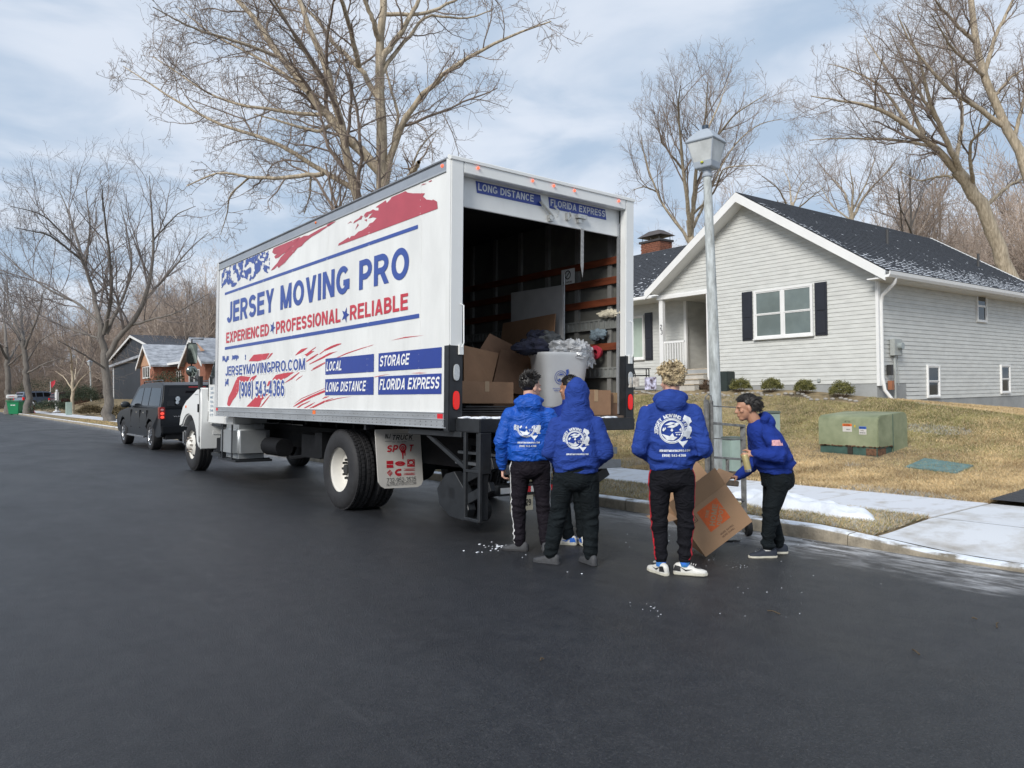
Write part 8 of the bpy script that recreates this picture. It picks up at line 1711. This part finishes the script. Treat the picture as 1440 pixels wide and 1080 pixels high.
    if detail:
        q = MB(); put_text(q, 'YUKON XL', (.35, -.006, .955), (1, 0, 0), (0, 0, 1), .035, .55, bold=.0); q.build('badge', CHR, t_, local=True); MB().box(.62, 1.30, -.02, .0, .99, 1.02).build('handle_trim', CARB, t_, local=True)
        q = MB(); q.ell((.48, .02, 1.46), (.06, .004, .07), None, 14, 8); q.ell((.46, -.005, 1.36), (.045, .004, .05), None, 14, 8); q.build('window_stickers', mat('pale sticker', (.4, .45, .5), .5, var=.5, scale=40), t_, local=True)
        q = MB(); q.cyl((.7, -.03, .42), (1.3, -.03, .42), .03, n=8); q.build('tow_bar', CHAS, t_, local=True)
    return t_
suv('parked_suv', 'black parked SUV with chrome wheels in front of the box truck', (5.17, 22.6, -.04), 0, CARB)
p = at(203, 545, 52); suv('parked_suv', 'dark SUV on the driveway beyond the black one, only its roof and tail showing', (p.x-.5, p.y, gz(p.x, p.y)), -1.0, CARB, detail=False)
p = at(30, 556, 95); suv('parked_pickup', 'slate blue SUV parked sideways on the far left driveway', (p.x-1, p.y-2, gz(p.x, p.y)+.3), -1.15, CARG, detail=False)
p = at(68, 556, 92); suv('parked_car', 'dark maroon car behind the white mailbox post', (p.x, p.y, gz(p.x, p.y)), -1.25, CARM, detail=False)
# white boat cover / cowl on the driveway
# ------------------------------------------------------------ far houses
RBR = mat('orange red brick', (.26, .105, .065), .85, var=.25, scale=3, bump=.3); TANS = mat('tan gable siding', (.46, .27, .17), .7, var=.08, scale=1); DGR = mat('dark slate siding', (.030, .036, .046), .7, var=.12, scale=1); TANW = mat('tan wall', (.33, .27, .20), .8, var=.1); SNR = frost_mat('snowy shingles', (.07, .075, .085), snow=.52, var=.3, scale=2, nscale=1.6, top=False, soft=.28, det=8, snowcol=(.50, .53, .58), stretch=(1, 1, 3)); DRF = mat('dark shingles far', (.045, .05, .062), .9, var=.3, scale=2)
def gable_house(label, X, Yl, Yr, depth, zb, ze, zr, wall, roof, name='house', front_gable=None, extra_mat=None, oh=.35):
    "walls box with ridge along Y unless front_gable; Yl>Yr"
    h = thing(name, label, 'house', (X, (Yl+Yr)/2, zb)); q = MB(); q.box(X, X+depth, Yr, Yl, zb-1, ze); 
    if front_gable: q.prism([(X, Yr, ze), (X, Yl, ze), (X, (Yl+Yr)/2, zr)], (depth, 0, 0))
    else: q.prism([(X, Yr, ze), (X+depth, Yr, ze), (X+depth/2, Yr, zr)], (0, Yl-Yr, 0))
    q.build('wall', wall, h)
    q = MB()
    if front_gable:
        ym = (Yl+Yr)/2
        for a in (Yr-oh, Yl+oh): k = ze-(zr-ze)*oh/(ym-Yr); q.prism([(X-oh, a, k+.05), (X-oh, ym, zr+.05), (X-oh, ym, zr+.2), (X-oh, a, k+.2)], (depth+2*oh, 0, 0))
    else:
        xm = X+depth/2
        for a in (X-oh, X+depth+oh): k = ze-(zr-ze)*oh/(depth/2); q.prism([(a, Yr-oh, k+.05), (xm, Yr-oh, zr+.05), (xm, Yr-oh, zr+.2), (a, Yr-oh, k+.2)], (0, Yl-Yr+2*oh, 0))
    q.build('roof', roof, h)
    if front_gable:
        q = MB(); ym = (Yl+Yr)/2
        for a in (Yr-oh, Yl+oh): k = ze-(zr-ze)*oh/(ym-Yr); q.prism([(X-oh-.03, a, k-.15), (X-oh-.03, ym, zr-.15), (X-oh-.03, ym, zr+.13), (X-oh-.03, a, k+.13)], (.06, 0, 0))
        q.build('rake_board', TRIM, h)
    else: q = MB(); k = ze-(zr-ze)*oh/(depth/2); q.box(X-oh-.08, X-oh, Yr-oh, Yl+oh, k-.08, k+.1); q.build('gutter', TRIM, h)
    return h
def pxY(px, X): q = ray(px, 545); return X*q.y/q.x
def pxz(px, py, X): return onX(px, py, X).z
X1 = 17.0; ya, yb = pxY(197.5, X1), pxY(216.5, X1); zr_ = pxz(206, 487, X1); ze_ = pxz(206, 514.5, X1); zb_ = 1.3
hs = gable_house('orange brick house with two front gables and snow on its roof', X1, ya, yb, 9, zb_, ze_, zr_, RBR, SNR, front_gable=True)
q = MB(); q.prism([(X1-.02, yb, ze_), (X1-.02, ya, ze_), (X1-.02, (ya+yb)/2, zr_)], (-.03, 0, 0)); q.build('gable_siding', TANS, hs)
yy = pxY(206.5, X1); window('window', hs, (X1-.02, pxY(202, X1), pxz(206, 531, X1)), (0, -1, 0), (-1, 0, 0), pxY(202, X1)-pxY(211, X1), 1.0, units=3, glass=DARKG, double=False)
yc, yd = pxY(260, X1), pxY(289, X1); zr2 = pxz(274, 478, X1); ze2 = pxz(274, 510, X1)
q = MB(); q.box(X1+2, X1+9, yd, ya, zb_-1, ze_); q.build('wall', RBR, hs)
q = MB(); q.prism([(X1+1.2, yc-2, ze_-.0), (X1+5.5, yc-2, zr_), (X1+5.5, yc-2, zr_+.2), (X1+1.2, yc-2, ze_+.2)], (0, ya-2-yc+2, 0)); q.build('roof', SNR, hs); q = MB(); q.box(X1+1.1, X1+1.2, yc, yb, ze_-.05, ze_+.15); q.build('gutter', TRIM, hs)
window('window', hs, (X1+1.98, pxY(246, X1+2), 2.2), (0, -1, 0), (-1, 0, 0), 2.2, 1.6, units=3, glass=DARKG, double=False)
q = MB(); q.box(X1, X1+8, yd, yc, zb_-1, ze2); q.prism([(X1, yd, ze2), (X1, yc, ze2), (X1, (yc+yd)/2, zr2)], (8, 0, 0)); q.build('wall', RBR, hs)
q = MB(); q.prism([(X1-.02, yd, ze2+.8), (X1-.02, yc, ze2+.8), (X1-.02, (yc+yd)/2, zr2)], (-.03, 0, 0)); q.build('gable_siding', TANS, hs)
q = MB(); ym = (yc+yd)/2
for a in (yd-.4, yc+.4): k = ze2-(zr2-ze2)*.4/(ym-yd); q.prism([(X1-.4, a, k+.05), (X1-.4, ym, zr2+.05), (X1-.4, ym, zr2+.2), (X1-.4, a, k+.2)], (9, 0, 0))
q.build('roof', SNR, hs); q = MB()
for a in (yd-.4, yc+.4): k = ze2-(zr2-ze2)*.4/(ym-yd); q.prism([(X1-.43, a, k-.15), (X1-.43, ym, zr2-.15), (X1-.43, ym, zr2+.13), (X1-.43, a, k+.13)], (.06, 0, 0))
q.build('rake_board', TRIM, hs); window('window', hs, (X1-.02, ym+1.4, 2.3), (0, -1, 0), (-1, 0, 0), 2.8, 1.2, units=2, glass=DARKG, double=False)
MB().box(X1+5, X1+5.8, ym-3, ym-2, zr2-.5, zr2+1.1).build('chimney', RBR, hs)
ye = pxY(312, X1); hw = gable_house('white sided wing house with snowy roof right of the brick gables', X1+1, yd-.6, ye, 8, zb_, pxz(300, 507, X1+1), pxz(300, 478, X1+1), SID, SNR)
X2 = 21.0; g1 = gable_house('tall dark slate house with white trimmed gable among the trees', X2, pxY(158, X2), pxY(225, X2), 10, 1.3, pxz(190, 500, X2), pxz(190, 472, X2), DGR, DRF, front_gable=True)
X3 = 18.0; q = MB(); za, zc = pxz(158, 517, X3), pxz(198, 503, X3); yL, yR = pxY(158, X3), pxY(200, X3); q.prism([(X3, yL, 0), (X3, yR, 0), (X3, yR, zc), (X3, yL, za)], (3, 0, 0)); q.build('garage_wing', DGR, g1)
q = MB(); q.prism([(X3-.3, yL+.3, za+.02), (X3-.3, yR, zc+.02), (X3-.3, yR, zc+.28), (X3-.3, yL+.3, za+.28)], (3.4, 0, 0)); q.build('roof', SNR, g1)
q = MB(); q.box(X3-.05, X3, pxY(160, X3)-.15, pxY(160, X3)+.15, 1, za); q.build('downspout', TRIM, g1)
yq, yw = pxY(78, X2), pxY(157, X2); q = MB(); zt3 = pxz(110, 528, X2); q.box(X2+1, X2+8, yw, yq, 0, zt3); q.build('low_wing', DGR, g1); q = MB(); q.prism([(X2+.4, yw, zt3), (X2+4.5, yw, zt3+2.0), (X2+8.6, yw, zt3)], (0, yq-yw, 0)); q.build('roof', DRF, g1)
for px in (124, 143): window('window', g1, (X2+.98, pxY(px-1.4, X2+1), pxz(px, 541, X2+1)), (0, -1, 0), (-1, 0, 0), 1.0, 1.5, glass=DARKG, double=False)
yv = pxY(88, X2-1); q = MB(); q.box(X2-1, X2+1, yv-2.5, yv+2.0, 0, pxz(88, 530, X2-1)); q.build('porch_block', DGR, g1); q = MB(); zz = pxz(88, 529, X2-1); q.prism([(X2-1.5, yv-2.6, zz), (X2+1, yv-2.6, zz+.9), (X2+1, yv-2.6, zz)], (0, 5.2, 0)); q.build('roof', SNR, g1)
for k in (-1.2, .6): MB().box(X2-1.05, X2-1, yv+k, yv+k+1.0, 1.3, 3.4).build('door', TRIM, g1)
X4 = 17.0; ya4, yb4 = pxY(2, X4), pxY(46, X4); yb4 = max(yb4, 120); ya4 = min(ya4, 160); gh = gable_house('tan house with garage at the far left end of the street', X4, ya4, yb4, 9, 1.5, 5.2, 8.0, TANW, DRF)
for k in range(3): MB().box(X4-.06, X4, yb4+3+k*9, yb4+8+k*9, 1.6, 4.2).build('garage_door', mat('pinkish door', (.42, .28, .20), .6), gh); MB().box(X4-.12, X4-.02, yb4+8.3+k*9, yb4+8.9+k*9, 1.4, 5.2).build('post', TRIM, gh)
g5 = gable_house('brown roofed house half hidden by trees beyond the dark one', 26, pxY(52, 26), min(pxY(75, 26), 190) if pxY(52, 26) > pxY(75, 26) else 150, 9, 1.6, 5.0, 8.8, mat('olive brown wall', (.13, .115, .08), .8), mat('brown roof', (.10, .085, .065), .9))
# ------------------------------------------------------------ street furniture at the far left
def gpt(px, d): p = at(px, 560, d); return Vector((p.x, p.y, gz(p.x, p.y)))
p = gpt(31, 74); p.x = min(p.x, 7.1); p.z = gz(p.x, p.y); wb_ = thing('wheelie_bin', 'green wheeled refuse bin with white lettering at the far kerb', 'bin', p, (0, 0, -.5)); GB = mat('green plastic', (.008, .22, .085), .45, var=.06)
q = MB(); q.add([(-.42, -.40, .06), (.42, -.40, .06), (.42, .42, .06), (-.42, .42, .06), (-.56, -.52, 1.25), (.56, -.52, 1.25), (.56, .56, 1.25), (-.56, .56, 1.25)], [(0, 3, 2, 1), (4, 5, 6, 7), (0, 1, 5, 4), (1, 2, 6, 5), (2, 3, 7, 6), (3, 0, 4, 7)]); q.build('bin_body', GB, wb_, local=True, bevel=.04)
MB().obox((0, .0, 1.32), (1.22, 1.25, .10), (.0, 0, 0)).build('lid', GB, wb_, local=True, bevel=.03); q = MB(); put_text(q, 'WM', (-.22, -.50, .88), (1, 0, 0), (0, .09, 1), .16, .42, bold=.04); q.build('bin_print', WHV, wb_, local=True)
for s_ in (-.5, .5): MB().cyl((s_-.04, .42, .15), (s_+.04, .42, .15), .15, n=18).build('wheel', BLACKT, wb_, local=True, smooth=40)
p = gpt(80, 75); mp_ = thing('mailbox_post', 'white wooden mailbox post with crossarm on the far verge', 'mailbox post', p, (0, 0, .6)); MB().box(-.13, .13, -.13, .13, -.1, 1.95).build('post', TRIM, mp_, local=True, bevel=.02); q = MB(); q.box(-.9, .35, -.08, .08, 1.0, 1.16); q.build('crossarm', TRIM, mp_, local=True, bevel=.01); MB().ell((0, 0, 2.05), (.12, .12, .16)).build('finial', TRIM, mp_, local=True, smooth=60); MB().ell((0, 0, .02), (.35, .35, .12)).build('snow_cap', SNOW, mp_, local=True, smooth=60)
p = gpt(17, 76); mb_ = thing('letter_box', 'white letter box on a post behind the green bin', 'mailbox', p); MB().box(-.5, .45, -.2, .2, 1.55, 1.95).build('box_body', TRIM, mb_, local=True, bevel=.08, seg=3); MB().box(-.06, .06, -.06, .06, -.1, 1.55).build('post', mat('grey green post', (.25, .28, .26), .7), mb_, local=True); q = MB(); put_text(q, 'USMAIL', (-.3, -.205, 1.72), (1, 0, 0), (0, 0, 1), .08, .5); q.build('box_print', REDR, mb_, local=True)
p = gpt(45.5, 74); hy = thing('fire_hydrant', 'red fire hydrant with white cap between the bin and the mailbox post', 'fire hydrant', p); MB().lathe((0, 0, 0), (0, 0, 1), [(.26, 0), (.26, .06), (.17, .08), (.17, .7), (.21, .72), (.21, .76)], 20).build('barrel', REDV, hy, local=True, smooth=40); MB().lathe((0, 0, .76), (0, 0, 1), [(.19, 0), (.19, .12), (.13, .26), (.05, .34), (.0, .36)], 20).build('bonnet', TRIM, hy, local=True, smooth=50)
for s_ in (-1, 1): MB().cyl((s_*.12, 0, .5), (s_*.28, 0, .5), .09, n=12).build('outlet', REDV, hy, local=True, smooth=40)
p = gpt(46, 73.5); q = MB(); q.tube([p, p+Vector((-.2, .25, 2.4)), p+Vector((-.35, .45, 3.9))], .10, 8); tag(q.build('leaning_pole', mat('dark pole', (.04, .04, .035), .8), smooth=50), 'thin dark pole leaning beside the hydrant', 'pole')
p = gpt(37, 80); l2 = copy_thing(lamp, loc=p, scale=(1, 1, 1.02)); l2['label'] = 'white distant street lantern among branches at the far left'; l2.rotation_euler = (0, 0, .3)
for ch in l2.children: pass
p = gpt(71, 95); q = MB(); q.prism([p+Vector((0, 0, 3.1)), p+Vector((.5, -.2, 3.4)), p+Vector((.45, -.2, 2.9)), p+Vector((.15, 0, 2.4))], (.03, .03, 0)); fl2 = thing('house_flag', 'red flag hanging on a pole by the far houses', 'flag', p); q.build('flag_cloth', REDV, fl2); q = MB(); q.tube([p, p+Vector((0, 0, 3.2))], .03, 6); q.build('flag_pole', TRIM, fl2)
p = gpt(102.5, 64); p.x -= .3; pd2 = thing('utility_pedestal', 'pale pedestal at the foot of the young tan barked tree', 'pedestal', p); MB().box(-.22, .22, -.22, .22, -.1, 1.05).build('pedestal_body', PED, pd2, local=True, bevel=.02)
for px0, px1, d0, d1 in ((60, 120, 62, 74), (95, 150, 50, 58)):
    a, b_, c, e = gpt(px0, d1), gpt(px0+25, d1), gpt(px1, d0), gpt(px1-30, d0-3)
# the wood goes on unseen across the street, put in for darker reflections
def fa_(): return rw.uniform(-60, -16), rw.uniform(-25, 110)
wood(36, fa_, 'unseen bare tree standing across the street from the truck', 'trees across the street')
